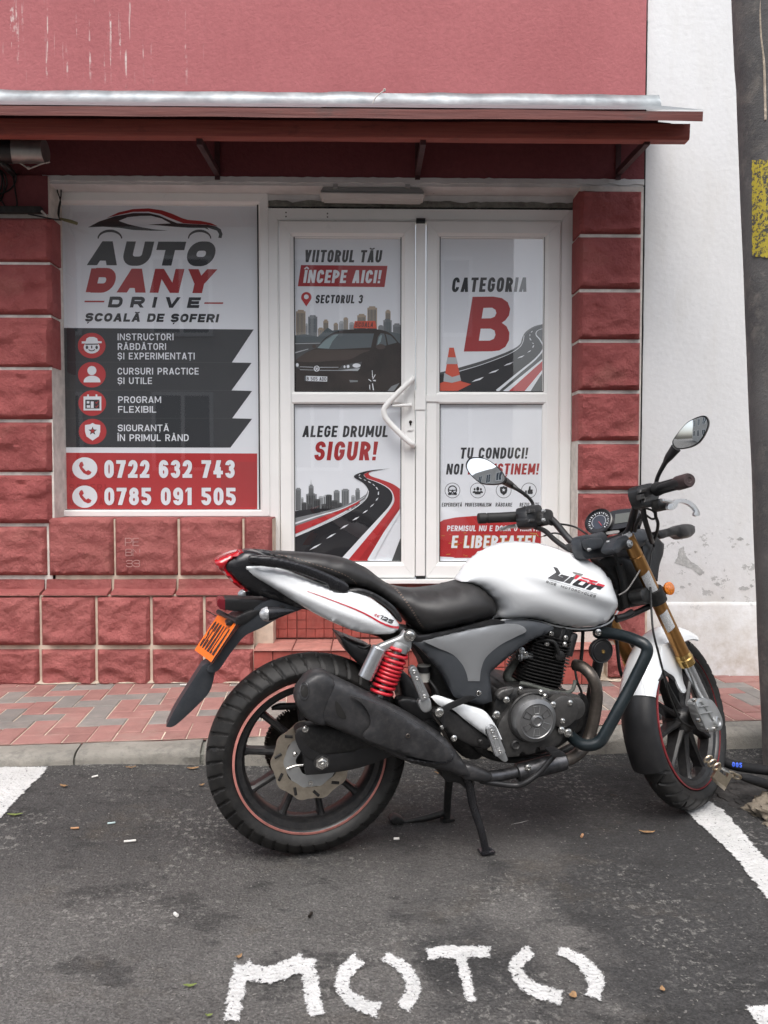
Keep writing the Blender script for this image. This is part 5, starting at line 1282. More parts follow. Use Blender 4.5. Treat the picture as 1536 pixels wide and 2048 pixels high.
sheet('road_line', [zs_(Z3, q) for q in strip2(cat2([(845, 735), (950, 772), (1036, 825), (1064, 890), (1040, 965), (960, 1065), (820, 1225), (650, 1420)], 5, False), list(np.linspace(3, 10, 18)) + list(np.linspace(11, 52, 18)))] + [zs_(Z3, q) for q in strip2([(1124, 1000), (1000, 1190), (870, 1420)], [16, 34, 46])]
      + [zs_(Z3, q) for q in strip2(cat2([(250, 1218), (430, 1140), (610, 1056), (760, 970), (842, 898), (860, 836)], 5, False), 6)] + [zs_(Z3, q) for q in strip2(cat2([(250, 1108), (430, 1048), (600, 1000), (740, 940), (830, 885)], 5, False), list(np.linspace(14, 2, 21)))]
      + [zs_(Z3, q) for q in ([(366, 1330), (410, 1298), (468, 1274), (424, 1306)], [(506, 1236), (545, 1205), (590, 1188), (550, 1218)], [(622, 1156), (655, 1128), (696, 1114), (662, 1140)], [(724, 1084), (750, 1062), (784, 1050), (760, 1072)], [(808, 1026), (828, 1006), (856, 994), (836, 1014)], [(870, 974), (886, 956), (908, 942), (892, 962)], [(916, 922), (926, 904), (942, 892), (932, 912)], [(936, 870), (938, 846), (946, 842), (946, 870)], [(930, 826), (918, 806), (928, 806), (940, 828)], [(906, 796), (892, 780), (900, 780), (914, 796)], [(872, 772), (852, 760), (862, 758), (882, 772)], [(834, 752), (816, 744), (828, 744), (842, 752)], [(796, 738), (778, 724), (784, 722), (804, 738)], [(776, 712), (788, 698), (792, 700), (782, 714)])], Q6, MT['film_white'], p3)
sheet('glass_reflection', [zs_(Z3, [(1052, 1420), (1124, 1230), (1124, 1420)])], Q6, MT['film_dk2'], p3)
# 4: lower right
p4 = poster(RIGHT, (879, 809, 1088, 1123)); Z4 = Zm(830, 780, 4.151)
zl_(Z4, 'TU CONDUCI!', 370, 930, 478, 570, Q1, MT['film_text'], p4, w=.205, shear=.13, sp=.12)
zl_(Z4, 'NOI', 257, 392, 612, 702, Q1, MT['film_text'], p4, w=.205, shear=.13, sp=.12)
zl_(Z4, 'TE SUSȚINEM!', 424, 1022, 610, 702, Q1, MT['film_dred'], p4, w=.205, shear=.13, sp=.12)
for i, cx in enumerate((311, 521, 736, 946)):
    cy = 834
    sheet('icon_ring', [zs_(Z4, q) for q in strip2(circ(cx, cy, 62, 40), 4, True)], Q1, MT['film_text'], p4)
    if i == 0: q_ = strip2(circ(cx, cy - 4, 34, 26), 9, True) + [circ(cx, cy + 2, 9, 12)] + strip2([(cx - 32, cy - 4), (cx, cy + 1), (cx + 32, cy - 4)], 8) + strip2([(cx, cy + 4), (cx - 16, cy + 28)], 8) + strip2([(cx, cy + 4), (cx + 16, cy + 28)], 8) + [[(cx - 36, cy + 22), (cx - 14, cy + 14), (cx - 10, cy + 36), (cx - 36, cy + 38)], [(cx + 36, cy + 22), (cx + 14, cy + 14), (cx + 10, cy + 36), (cx + 36, cy + 38)]]
    elif i == 1: q_ = [circ(cx, cy - 14, 13, 16, 17), circ(cx - 26, cy - 10, 8, 12, 11), circ(cx + 26, cy - 10, 8, 12, 11), [(cx - 24, cy + 32)] + arcpts(cx, cy + 28, 24, 22, 180, 360, 12) + [(cx + 24, cy + 32)], [(cx - 44, cy + 20)] + arcpts(cx - 28, cy + 18, 15, 14, 180, 330, 8) + [(cx - 24, cy + 22)], [(cx + 24, cy + 22)] + arcpts(cx + 28, cy + 18, 15, 14, 210, 360, 8) + [(cx + 44, cy + 20)]]
    elif i == 2: q_ = [[(cx + (a - 508), cy + (b - 667)) for a, b in [(508 + (x - 508) * .72, 667 + (y - 667) * .8) for x, y in SH(508, 667, 1.0)]]]
    else: q_ = [[(cx - 32, cy), (cx - 18, cy), (cx - 18, cy + 30), (cx - 32, cy + 30)], [(cx - 12, cy + 2), (cx - 4, cy - 4), (cx + 2, cy - 34), (cx + 14, cy - 36), (cx + 14, cy - 8), (cx + 30, cy - 8), (cx + 32, cy + 24), (cx + 24, cy + 30), (cx - 12, cy + 28)]]
    sheet('icon', [zs_(Z4, q) for q in q_], Q2, MT['film_text'], p4)
    if i == 2: sheet('icon_star', [zs_(Z4, star(cx, cy - 4, 16))], Q3, MT['film_white'], p4)
for s, x0, x1 in (('EXPERIENȚĂ', 222, 388), ('PROFESIONALISM', 414, 632), ('RĂBDARE', 668, 806), ('REZULTATE', 868, 1028)):
    zl_(Z4, s, x0, x1, 936, 968, Q1, MT['film_text'], p4, w=.17, shear=.1, sp=.1)
sheet('brush_stroke', [zs_(Z4, [(200, 1100), (238, 1078), (340, 1058), (500, 1045), (700, 1040), (1074, 1050), (1074, 1384), (1000, 1392), (610, 1394), (420, 1394), (315, 1394), (330, 1388), (200, 1382)])], Q1, MT['film_red'], p4)
rb = random.Random(8)
def scratch():
    x, y = rb.uniform(205, 1060), rb.uniform(1182, 1376)
    return strip2([(x, y), (x + rb.uniform(8, 60), y + rb.uniform(-5, 5))], rb.uniform(2, 6))
sheet('gold_scratches', [zs_(Z4, q) for k_ in range(46) for q in scratch()], Q2, MT['film_gold'], p4)
zl_(Z4, 'PERMISUL NU E DOAR O HÂRTIE', 264, 1046, 1125, 1172, Q3, MT['film_white'], p4, w=.2, shear=.1, sp=.12)
zl_(Z4, 'E LIBERTATE!', 298, 990, 1208, 1314, Q2 - EPS * .4, MT['film_gold'], p4, w=.26, shear=.12, sp=.07, name='letter_shadow')
zl_(Z4, 'E LIBERTATE!', 300, 990, 1208, 1312, Q3, MT['film_white'], p4, w=.205, shear=.12, sp=.12)

# ------------------------------------------------------------------ tiled door step
DS = thing('door_step', P(840, 1360, 3.9), 'red tiled two level step in front of the shop door', 'step')
YS1, YS2 = 3.90, YD - .03
xs0, xs1 = P(507, 1300, YS1).x, P(1203, 1320, YS1).x
zt1 = Zc(1277, YS2); zt2 = Zc(1164, YS2 - .02)
g = Geo(); g.box((xs0 + .006, YS1 + .006, PAVE_Z - .05), (xs1 - .006, YS2, zt1 - .008)); g.box((P(512, 1200, YS2).x, YS2 + .006, zt1 - .05), (P(1180, 1200, YS2).x, YD + .1, zt2 - .008)); g.out('step_core', MT['grout'], DS)
def tilemesh(W, H, mosaic):
    g = Geo(); d = .006
    def pad(x0, z0, x1, z1):
        b = .0022; v = [(x0, d, z0), (x1, d, z0), (x1, d, z1), (x0, d, z1), (x0 + b, 0, z0 + b), (x1 - b, 0, z0 + b), (x1 - b, 0, z1 - b), (x0 + b, 0, z1 - b)]
        g.add(v, [(4, 5, 6, 7), (0, 1, 5, 4), (1, 2, 6, 5), (2, 3, 7, 6), (3, 0, 4, 7)])
    u, w = W / 4, H / 4
    if mosaic:
        pad(u, w, 3 * u, 3 * w)
        for i in range(4):
            for j in range(4):
                if i in (1, 2) and j in (1, 2): continue
                pad(i * u, j * w, (i + 1) * u, (j + 1) * w)
    else: pad(0, 0, W, H)
    return fixn(mesh('tile', g.v, g.f))
tw = (xs1 - xs0) / 9
tm = tilemesh(tw - .004, .196, True); tm.materials.append(MT['tile'])
tm2 = tilemesh(tw / 2 - .003, .088, False); tm2.materials.append(MT['tile'])
tm3 = tilemesh(tw - .004, (YS2 - YS1) * .62, False); tm3.materials.append(MT['tread_tile'])
tm4 = tilemesh(tw - .004, (YS2 - YS1) * .34, False); tm4.materials.append(MT['tread_tile'])
rt = random.Random(4)
for i in range(9):
    x = xs0 + i * tw
    o = link('tile', tm, None, DS); o.location = (x, YS2, zt1 + .004); 
    o = link('tile', tm, None, DS); o.location = (x, YS2 + .0005, zt1 + .204); o.scale = (1, 1, max(.2, (zt2 - .03 - zt1 - .204) / .196))
    for q in range(2):
        for r_ in range(2):
            o = link('tile', tm2, None, DS); o.location = (x + q * tw / 2, YS1 + rt.uniform(0, .001), PAVE_Z + .002 + r_ * .091)
    o = link('tile', tm3, None, DS); o.location = (x, YS1 - .006, zt1); o.rotation_euler = (R(-90), 0, 0); o.scale = (1, 1, 1); o.location = (x, YS1 - .008 + (YS2 - YS1) * .62, zt1); o.rotation_euler = (R(90), 0, 0); o.location = (x, YS1 - .008, zt1); 
    o.rotation_euler = (R(-90), 0, 0); o.location = (x, YS1 - .01, zt1)
    o = link('tile', tm4, None, DS); o.rotation_euler = (R(-90), 0, 0); o.location = (x, YS1 - .01 + (YS2 - YS1) * .64, zt1)
# ------------------------------------------------------------------ pole, chain, padlock, concrete lump
PO = thing('utility_pole', G(1604, 1580), 'thick leaning grey concrete pole with flaking yellow paint at the right edge', 'pole')
YPL = 2.95
pb = P(1608, 1585, YPL); ptop = P(1548, -150, YPL)
prof_n = 40; rb0, rb1 = .145, .150
g = Geo(); seg = 40; V = []; F = []
for i in range(prof_n + 1):
    t = i / prof_n; c = pb.lerp(ptop, t); c.z = -.05 + (ptop.z + .05) * t; rr = rb0 + (rb1 - rb0) * t
    step = .004 if c.z > 2.72 else 0
    for k in range(seg):
        a = 2 * math.pi * k / seg; dr = .003 * noise.noise(Vector((math.cos(a) * 2, math.sin(a) * 2, c.z * 3))) + step
        V.append((c.x + (rr + dr) * math.cos(a), c.y + (rr + dr) * math.sin(a), c.z))
for i in range(prof_n):
    for k in range(seg): F.append((i * seg + k, i * seg + (k + 1) % seg, (i + 1) * seg + (k + 1) % seg, (i + 1) * seg + k))
link('shaft', fixn(mesh('shaft', V, F, 60)), MT['pole'], PO)
def on_pole(u, v, off=.003):
    t = 0
    d = ray(u, v); best = None
    for it in range(60):
        pass
    # analytic: march along the ray to the pole surface
    s0, s1 = 2.2, 3.2
    def f(s):
        p = EYE + d * s; tt = (p.z + .05) / (ptop.z + .05); c = pb.lerp(ptop, tt); r_ = rb0 + (rb1 - rb0) * tt + off
        return (p.x - c.x) ** 2 + (p.y - c.y) ** 2 - r_ * r_
    s = s0
    while s < s1 and f(s) > 0: s += .002
    return EYE + d * s
V = []; F = []; nu, nv = 8, 26
for j in range(nv + 1):
    for i in range(nu + 1):
        u = 1504 + (1570 - 1504) * i / nu; v = 320 + (516 - 320) * j / nv
        jt = 3.5 * noise.noise(Vector((j * .9, 0, 2))) if i == 0 else 0
        V.append(on_pole(u + jt, v + (4 * noise.noise(Vector((i * .8, 1, 0))) if j in (0, nv) else 0) + (i - 4) * 1.2 * (1 if j else 0)))
for j in range(nv):
    for i in range(nu): F.append((j * (nu + 1) + i, j * (nu + 1) + i + 1, (j + 1) * (nu + 1) + i + 1, (j + 1) * (nu + 1) + i))
link('yellow_patch', mesh('yellow_patch', V, F, 60), MT['yellow'], PO)
g = Geo(); g.tube([on_pole(1521, -40, .001), on_pole(1522, 60, .001), on_pole(1528, 120, .001), on_pole(1531, 240, .001)], .0045, 6, 5); g.out('cement_bead', MT['sand'], PO)
def lumpy(name, c, sx, sy, sz, m, seed, amp=.20, n=44, **kw):
    V = []; F = []
    for j in range(n + 1):
        for i in range(2 * n):
            a = math.pi * i / n; t = math.pi / 2 * j / n; d = Vector((math.cos(a) * math.cos(t), math.sin(a) * math.cos(t), math.sin(t)))
            k_ = 1 + amp * noise.fractal(d * 1.6 + Vector((seed, 2, seed)), .9, 2, 3) + amp * .6 * noise.fractal(d * 6 + Vector((seed, 5, 1)), .8, 2, 4)
            V.append((c[0] + d.x * sx * k_, c[1] + d.y * sy * k_, c[2] - .015 + d.z * (sz + .015) * k_))
    for j in range(n):
        for i in range(2 * n): q = (i + 1) % (2 * n); F.append((j * 2 * n + i, j * 2 * n + q, (j + 1) * 2 * n + q, (j + 1) * 2 * n + i))
    return link(name, fixn(mesh(name, V, F, 70)), m, None, **kw)
c = G(1580, 1640); lumpy('concrete_lump', (c.x + .09, c.y + .02, 0), .21, .17, .075, MT['lump'], 3, label='tan lump of rough concrete at the foot of the pole', cat='concrete')
c = G(1490, 1600); lumpy('soil_heap', (c.x + .03, c.y + .02, 0), .12, .15, .016, MT['trunk'], 9, label='dark dirt gathered between front wheel and pole', cat='dirt', kind='stuff')
CH = thing('chain_lock', P(1510, 1540, 2.75), 'black sleeved chain from the front wheel round the pole', 'chain')
def Yat(u, v, Y): return P(u, v, Y)
g = Geo(); g.tube([P(1425, 1512, 2.83), P(1450, 1524, 2.81), P(1470, 1531, 2.80), P(1500, 1536, 2.80), P(1530, 1540, 2.80), P(1580, 1545, 2.78), P(1640, 1548, 2.86)], [.010, .018, .0185, .019, .018, .018, .018], 14, 4); g.out('sleeve', MT['sleeve'], CH)
v_, f_ = union([[(1464 + a * 10, 1533 + a * 1.2 - b * 9) for a, b in p] for p in text_polys('005', 2.0, .24)])
sl = CH.children[0] if CH.children else None
g = Geo(); g.tube([P(1482, 1554, 2.62), P(1500, 1558, 2.62), P(1520, 1564, 2.63), P(1560, 1576, 2.68), P(1630, 1580, 2.8)], [.010, .016, .017, .017, .016], 12, 4); g.out('sleeve', MT['sleeve'], CH)
for du, dv, Yk, tl in ((1433, 1533, 2.525, -40), (1462, 1548, 2.58, 12), (1473, 1553, 2.60, 14), (1416, 1518, 2.53, -36), (1424, 1526, 2.53, -40)):
    pts = []
    for t in np.linspace(0, 6.283, 17)[:-1]:
        ct, s_ = math.cos(t), math.sin(t); a = 9 * ct; b = 4 * s_; th = R(-tl)
        pts.append(P(du + a * math.cos(th) + b * math.sin(th), dv - a * math.sin(th) + b * math.cos(th), Yk + .006 * s_))
    g = Geo(); g.tube(pts, .0038, 7, closed=True); g.out('link', MT['brass'], CH)
PL = thing('padlock', P(1445, 1560, 2.55), 'worn steel padlock hanging on the chain at the front wheel', 'padlock')
ZP = Zm(1380, 1440, 9.31); YK = 2.52
front = [(555, 850), (600, 885), (548, 960), (690, 1068), (740, 985), (798, 1028), (672, 1258), (424, 1062)]
pf = [P(*ZP(*q), YK) for q in front]; bkk = [p + Vector((.004, .03, -.012)) for p in pf]
n = len(pf); me = fixn(mesh('lock_body', pf + bkk, [tuple(range(n)), tuple(range(n, 2 * n))] + [(i, (i + 1) % n, n + (i + 1) % n, n + i) for i in range(n)])); link('lock_body', me, MT['brass'], PL)
bt = [P(*ZP(*q), YK) for q in ((424, 1062), (672, 1258), (630, 1318), (392, 1108))]
b2 = [bt[0], bt[1], P(*ZP(640, 1316), YK + .03), P(*ZP(398, 1112), YK + .03)]; me = mesh('lock_base', [p + Vector((0, -.0008, 0)) for p in b2], [(0, 1, 2, 3)]); link('lock_base', me, MT['brass'], PL)
g = Geo(); g.tube([P(*ZP(576, 880), YK + .012), P(*ZP(640, 930), YK + .012), P(*ZP(720, 985), YK + .012)], .0055, 8); g.out('shackle', MT['chrome'], PL)
dp = drop(sl, None, [P(p[0], p[1], 2.78) for p in v_], .001)
if all(q is not None for q in dp): link('sleeve_print', mesh('sleeve_print', dp, f_), MT['blue_print'], sl)

# ------------------------------------------------------------------ street behind the viewer (seen in the mirrors and the glass)
OB = thing('apartment_building', (0, -9, 0), 'pale apartment block across the street, seen in mirrors and glass', 'building')
g = Geo(); g.box((-26, -15, 0), (3.2, -9, 7.4)); g.box((5.2, -15, 0), (18, -9.4, 6.6)); g.out('wall', MT['far_wall'], OB)
g0 = Geo(); g0.box((-.6, -.06, -.8), (.6, .02, .8)); wm = g0.mesh('window'); wm.materials.append(MT['far_glass'])
gfr = Geo()
for a_, b_ in (((-.68, 0, -.88), (-.6, .05, .88)), ((.6, 0, -.88), (.68, .05, .88)), ((-.6, 0, .8), (.6, .05, .88)), ((-.6, 0, -.88), (.6, .05, -.8)), ((-.04, .0, -.8), (.04, .04, .8))): gfr.box(a_, b_)
fm = gfr.mesh('window_frame'); fm.materials.append(MT['pvc'])
for i in range(10):
    for j in range(2):
        o = link('window', wm, None, OB); o.location = (-24.5 + i * 2.9, -8.99, 2.2 + j * 3)
        q = link('window_frame', fm, None, o)
for i in range(4):
    for j in range(2):
        o = link('window', wm, None, OB); o.location = (7 + i * 2.9, -9.39, 2.2 + j * 3)
        q = link('window_frame', fm, None, o)

# ------------------------------------------------------------------ litter
def litter(name, uv, L, W, ang, m, label, cat, h=.003, curl=0.0, bt=False, z=None):
    p = G(uv[0], uv[1]) if z is None else G(uv[0], uv[1], z)
    base = (road_z(p.x, p.y) + .002) if z is None else z
    if bt:
        g = Geo(); g.tube([(-L / 2, 0, W / 2), (0, 0, W / 2), (L / 2, 0, W / 2 + .001)], W / 2, 8); me = g.mesh(name)
    else:
        V = []; F = []; n = 7
        for i in range(n + 1):
            t = i / n; x = (t - .5) * L; w = W * (math.sin(math.pi * min(1, t * .96 + .02)) ** .7) * (.75 + .35 * noise.noise(Vector((t * 7, uv[0], uv[1]))))
            zc = h + curl * (t - .5) ** 2 * 4 * .01 + .003 * noise.noise(Vector((t * 5, uv[1], 0)))
            V += [(x, -w / 2, zc + .004 * curl), (x, 0, zc), (x, w / 2, zc + .005 * curl)]
        for i in range(n):
            for q in range(2): F.append((i * 3 + q, i * 3 + q + 1, i * 3 + q + 4, i * 3 + q + 3))
        me = mesh(name, V, F, 60)
    o = link(name, me, m, None, label=label, cat=cat, group={'leaf': 'leaves fallen on the asphalt', 'cigarette_butt': 'cigarette ends on the asphalt', 'paper_tube': 'paper tubes on the ground'}.get(name)); o.location = (p.x, p.y, base); o.rotation_euler = (0, 0, R(ang)); return o
LB_, LG, BW, BO = MT['leaf_brown'], MT['leaf_green'], MT['butt_white'], MT['butt_orange']
litter('leaf', (386, 1548), .045, .022, 10, LB_, 'brown dry leaf just left of the rear tyre', 'leaf', curl=.35)
litter('leaf', (262, 1553), .04, .012, 5, MT['butt_white'] if False else LB_, 'curled tan leaf under the kerb joint', 'leaf', curl=.35)
litter('leaf', (128, 1594), .035, .018, -20, LB_, 'crumpled tan leaf near the left parking line', 'leaf', curl=.35)
litter('leaf', (404, 1580), .02, .016, 30, LB_, 'small brown leaf scrap beside the rear tyre', 'leaf', curl=.35)
litter('leaf', (880, 1549), .045, .02, -8, LB_, 'tan leaf behind the centre stand', 'leaf', curl=.35)
litter('leaf', (1294, 1668), .05, .016, -6, LB_, 'torn brown leaf in front of the front wheel', 'leaf', curl=.5)
litter('leaf', (1146, 1996), .022, .022, 60, LB_, 'tan leaf at the foot of the last letter O', 'leaf', curl=.35)
litter('leaf', (380, 1976), .03, .012, 5, LG, 'green leaf scrap left of the letter M', 'leaf', curl=.35)
litter('leaf', (478, 1918), .018, .014, 40, LB_, 'tiny brown leaf above the letter M', 'leaf', curl=.35)
litter('leaf', (30, 1646), .05, .016, 4, LG, 'yellow green leaf at the end of the left parking line', 'leaf', curl=.35)
litter('leaf', (418, 2036), .016, .010, 4, LG, 'tiny green leaf at the bottom edge', 'leaf', curl=.35)
litter('leaf', (1325, 1984), .018, .015, 80, LB_, 'small pale leaf right of the letter O', 'leaf', curl=.35)
litter('cigarette_butt', (190, 1574), .022, .0075, 30, BW, 'white cigarette butt below the kerb on the left', 'cigarette butt', bt=True)
litter('cigarette_butt', (260, 1688), .036, .007, 8, BW, 'long white cigarette left of the rear wheel', 'cigarette butt', bt=True)
litter('paper_tube', (223, 1657), .024, .006, 10, mat('pale_blue_paper', (.42, .52, .52), .8), 'pale blue paper tube on the asphalt', 'paper tube', bt=True)
litter('cigarette_butt', (150, 1667), .026, .0065, 0, BO, 'orange cigarette end between the pale blue tube and the left bay line', 'cigarette butt', bt=True)
litter('cigarette_butt', (1164, 1675), .015, .0085, 60, BO, 'short orange filter right of the stand', 'cigarette butt', bt=True)
litter('cigarette_butt', (793, 1681), .018, .008, -5, BW, 'white filter below the foot lever of the stand', 'cigarette butt', bt=True)
litter('cigarette_butt', (352, 1834), .016, .009, -50, BW, 'cut white filter on the oil stain', 'cigarette butt', bt=True)
litter('cigarette_butt', (621, 1834), .017, .008, 70, MT['chain_steel'], 'burnt dark cigarette end above the letter O', 'cigarette butt', bt=True)
litter('cigarette_butt', (1228, 1593), .022, .006, -40, MT['exhaust_brown'], 'brown cigar stub on the asphalt below the crash bar', 'cigarette butt', bt=True)
litter('paper_tube', (370, 1371), .05, .008, 0, BW, 'white paper stick on the pavement by the mudguard', 'paper tube', bt=True, z=PAVE_Z + .003)
litter('straw', (1040, 1648), .07, .004, 24, MT['butt_white'], 'pale straw lying right of the stand', 'straw')
litter('straw', (452, 1368), .03, .006, 20, MT['leaf_brown'], 'thin brown twig against the wall foot', 'twig', z=PAVE_Z + .003)
# loose grit, more along the kerb
rg = random.Random(12); V = []; F = []
def grain(x, y, s):
    z = road_z(x, y) + .003; n0 = len(V); a = rg.uniform(0, 6.28); e = rg.uniform(.4, 2.2)
    c_, s_ = math.cos(a), math.sin(a)
    for px_, py_, pz in ((-e, -.5, 0), (e, -.5, 0), (e * .8, .6, 0), (-e * .7, .5, 0), (.1, .1, .5)): V.append((x + (px_ * c_ - py_ * s_) * s, y + (px_ * s_ + py_ * c_) * s, z + pz * s))
    F.extend([(n0, n0 + 1, n0 + 4), (n0 + 1, n0 + 2, n0 + 4), (n0 + 2, n0 + 3, n0 + 4), (n0 + 3, n0, n0 + 4)])
for i in range(1500):
    a = rg.uniform(-1.6, 4); p = K(a, -abs(rg.gauss(0, .10)) - .005, 0); grain(p.x, p.y, rg.uniform(.0010, .0030))
for i in range(500):
    u = rg.uniform(-50, 1600); v = rg.uniform(1560, 2050); p = G(u, v); grain(p.x, p.y, rg.uniform(.0008, .0024))
link('loose_grit', mesh('loose_grit', V, F), MT['grit'], None, label='pale loose grit scattered over the asphalt', cat='grit', kind='stuff')
chalk('PE', 250, 1076, 278, 1092, YC); chalk('BN', 251, 1098, 280, 1112, YC); chalk('33', 252, 1120, 280, 1134, YC)
# ------------------------------------------------------------------ motorcycle
MB = thing('motorcycle', O, 'white naked motorcycle with red shock springs parked on its centre stand', 'motorcycle', rotz=PSI)
SIDE = (BM.to_3x3() @ Vector((0, -1, 0))).normalized()      # towards the near side
FWD = (BM.to_3x3() @ Vector((1, 0, 0))).normalized()
SSIDE = (ST.M.to_3x3() @ Vector((0, -1, 0))).normalized()
SFWD = (ST.M.to_3x3() @ Vector((1, 0, 0))).normalized()
SAX = (ST.M.to_3x3() @ Vector((0, 0, 1))).normalized()
def b(u, v, s): return BK.at(u, v, s)
def st(u, v, s): return ST.at(u, v, s)
def path(fr, pts): return [fr.at(u, v, s) for u, v, s in pts]
def tubes(name, fr, pts, r, m, parent=MB, seg=12, smooth=5, **kw):
    g = Geo(); g.tube(path(fr, pts), r, seg, smooth); return g.out(name, m, parent, smooth=60, **kw)
def bolt(fr, u, v, s, r, m=None, parent=MB, name='bolt', h=.006, side=None, sock=True):
    c = fr.at(u, v, s); ax = side or (SIDE if fr is BK else SSIDE)
    g = Geo(); g.lathe([(-.004, r * 1.25), (.0, r * 1.25), (.001, r), (h * .8, r), (h, r * .8)] + ([(h, r * .45), (h * .4, r * .42), (h * .4, 0)] if sock else [(h, 0)]), c, ax, 16)
    return g.out(name, m or MT['chrome'], parent, smooth=40)

# ---- wheels
def wheel(fr, ca, cz, Rt, wt, ngroove, stripe, nm, wear=1.0, stripe_both=True, spoke_w=.022, ph0=137, nsp=10, tread_rear=True):
    c0 = fr.pt(ca, 0, cz)
    e = fr.pt(ca + 1, 0, cz) - c0; up = fr.pt(ca, 0, cz + 1) - c0; sd = fr.pt(ca, 1, cz) - c0
    def at(r, th, s): return c0 + e * (r * math.cos(th)) + up * (r * math.sin(th)) + sd * s
    # rim
    prof = [(-.048, .2335), (-.050, .228), (-.047, .224), (-.038, .220), (-.034, .205), (-.020, .196), (.020, .196), (.034, .205), (.038, .220), (.047, .224), (.050, .228), (.048, .2335), (.044, .2345), (.030, .222), (-.030, .222), (-.044, .2345)]
    g = Geo(); n = 96; V = []; F = []
    prof = [(s * wt / .062, r) for s, r in prof]
    for i in range(n):
        th = 2 * math.pi * i / n
        for s, r in prof: V.append(at(r, th, s))
    k = len(prof)
    for i in range(n):
        j = (i + 1) % n
        for q in range(k): F.append((i * k + q, j * k + q, j * k + (q + 1) % k, i * k + (q + 1) % k))
    rim = link('wheel', fixn(mesh('wheel', V, F, 32)), MT['wheel_black'], MB)
    # tyre
    tp = []
    m = 30
    for i in range(m + 1):
        x = -1 + 2 * i / m; s = wt * math.sin(x * math.pi / 2 * 1.0) if False else wt * x
        a = abs(x)
        r = Rt - .044 * wt / .062 * (a ** 2.3)
        tp.append((wt * (x if a < .98 else math.copysign(.985, x)), r, a))
    side = [(.0, .262), (-.004, .250), (-.010, .240), (-.016, .2345)]
    pr = [(-wt * .985 - d, r, 2) for d, r in reversed(side)] + tp + [(wt * .985 + d, r, 2) for d, r in side]
    n = 720 if ngroove else 120; V = []; F = []; k = len(pr)
    for i in range(n):
        th = 2 * math.pi * i / n
        for s, r, a in pr:
            d = 0
            if a < 1.01:
                x = s / wt
                u = (i / n * ngroove) + .55 * abs(x) ** 1.5 * (1 if tread_rear else -1.3)
                fr_ = u - math.floor(u)
                if (fr_ < .20) and abs(x) > .20: d = .0065
                u2 = (i / n * ngroove / 3) + (.22 * x if x > 0 else -.22 * x + .5) + .25
                f2 = u2 - math.floor(u2)
                if f2 < .05 and abs(x) < .75: d = .0045
            if 1.5 < a and r > .255: d = 0
            V.append(at(r - d, th, s))
    for i in range(n):
        j = (i + 1) % n
        for q in range(k - 1): F.append((i * k + q, j * k + q, j * k + q + 1, i * k + q + 1))
    link('tyre', fixn(mesh('tyre', V, F, 40)), MT['rubber'], rim)
    # sidewall ribs
    # stripe on the rim edge
    for s0 in (1, -1):
        V = []; F = []
        for i in range(120):
            th = 2 * math.pi * i / 120
            V += [at(.2275 if tread_rear else .2310, th, s0 * (wt * .048 / .062 + .0045)), at(.2345, th, s0 * (wt * .048 / .062 + .0022)), at(.2345, th, s0 * (wt * .048 / .062 - .002)), at(.2275 if tread_rear else .2310, th, s0 * (wt * .048 / .062 + .0005))]
        for i in range(120):
            j = (i + 1) % 120
            for q in range(4): F.append((i * 4 + q, j * 4 + q, j * 4 + (q + 1) % 4, i * 4 + (q + 1) % 4))
        link('rim_stripe', fixn(mesh('rim_stripe', V, F, 50)), stripe, rim)
    # hub and spokes
    g = Geo(); g.lathe([(-.05, 0), (-.05, .030), (-.035, .042), (-.02, .052), (.02, .052), (.035, .042), (.05, .030), (.05, 0)], c0, sd, 32, ref=up); g.out('hub', MT['wheel_black'], rim)
    for q in range(nsp):
        th = R(ph0 + q * 360 / nsp); dth = .0
        t = -e * math.sin(th) + up * math.cos(th); rd = e * math.cos(th) + up * math.sin(th)
        g = Geo(); V = []
        for r, w, d in ((.046, spoke_w * 1.15, .028), (.12, spoke_w * .82, .020), (.185, spoke_w * .85, .018), (.199, spoke_w * 1.25, .022)):
            p = c0 + rd * r; V += [p - t * w * .5 - sd * d, p + t * w * .5 - sd * d, p + t * w * .5 + sd * (d * .6), p + t * w * .18 + sd * d, p - t * w * .18 + sd * d, p - t * w * .5 + sd * (d * .6)]
        F = []
        for i in range(3):
            for j in range(6): F.append((i * 6 + j, i * 6 + (j + 1) % 6, (i + 1) * 6 + (j + 1) % 6, (i + 1) * 6 + j))
        F += [tuple(range(6)), tuple(range(18, 24))]
        link('spoke', fixn(mesh('spoke', V, F, 30)), MT['wheel_black'], rim)
    return rim, at, c0, e, up, sd
RW, RWat, RC, Re, Ru, Rs = wheel(BK, 0, .309, .309, .064, 42, MT['rim_stripe'], 'rear')
def wavy_disc(name, at, R0, R1, s, th_, m, parent, lobes=10, amp=.004, ph=0, slots=0):
    n = 200; V = []; F = []
    for i in range(n):
        t = 2 * math.pi * i / n; w = amp * math.cos(lobes * t + ph)
        ro = R0 + max(-amp * .6, w)
        ri = R1 + .5 * amp * math.cos(lobes * t)
        V += [at(ro, t, s), at(ro, t, s - th_), at(ri, t, s - th_), at(ri, t, s)]
    for i in range(n):
        j = (i + 1) % n
        for q in range(4): F.append((i * 4 + q, j * 4 + q, j * 4 + (q + 1) % 4, i * 4 + (q + 1) % 4))
    return link(name, fixn(mesh(name, V, F, 30)), m, parent)
wavy_disc('brake_disc', RWat, .120, .084, .066, .0045, MT['disc'], RW)
wavy_disc('disc_carrier', RWat, .086, .046, .064, .004, MT['cast'], RW, 6, .006)
for q in range(10):
    a = R(20 + 36 * q); g = Geo(); p0 = RWat(.095, a, .0672); p1 = RWat(.113, a + .14, .0672)
    g.tube([p0, p1], .0045, 6); g.out('disc_slot', MT['engine_black'], RW)
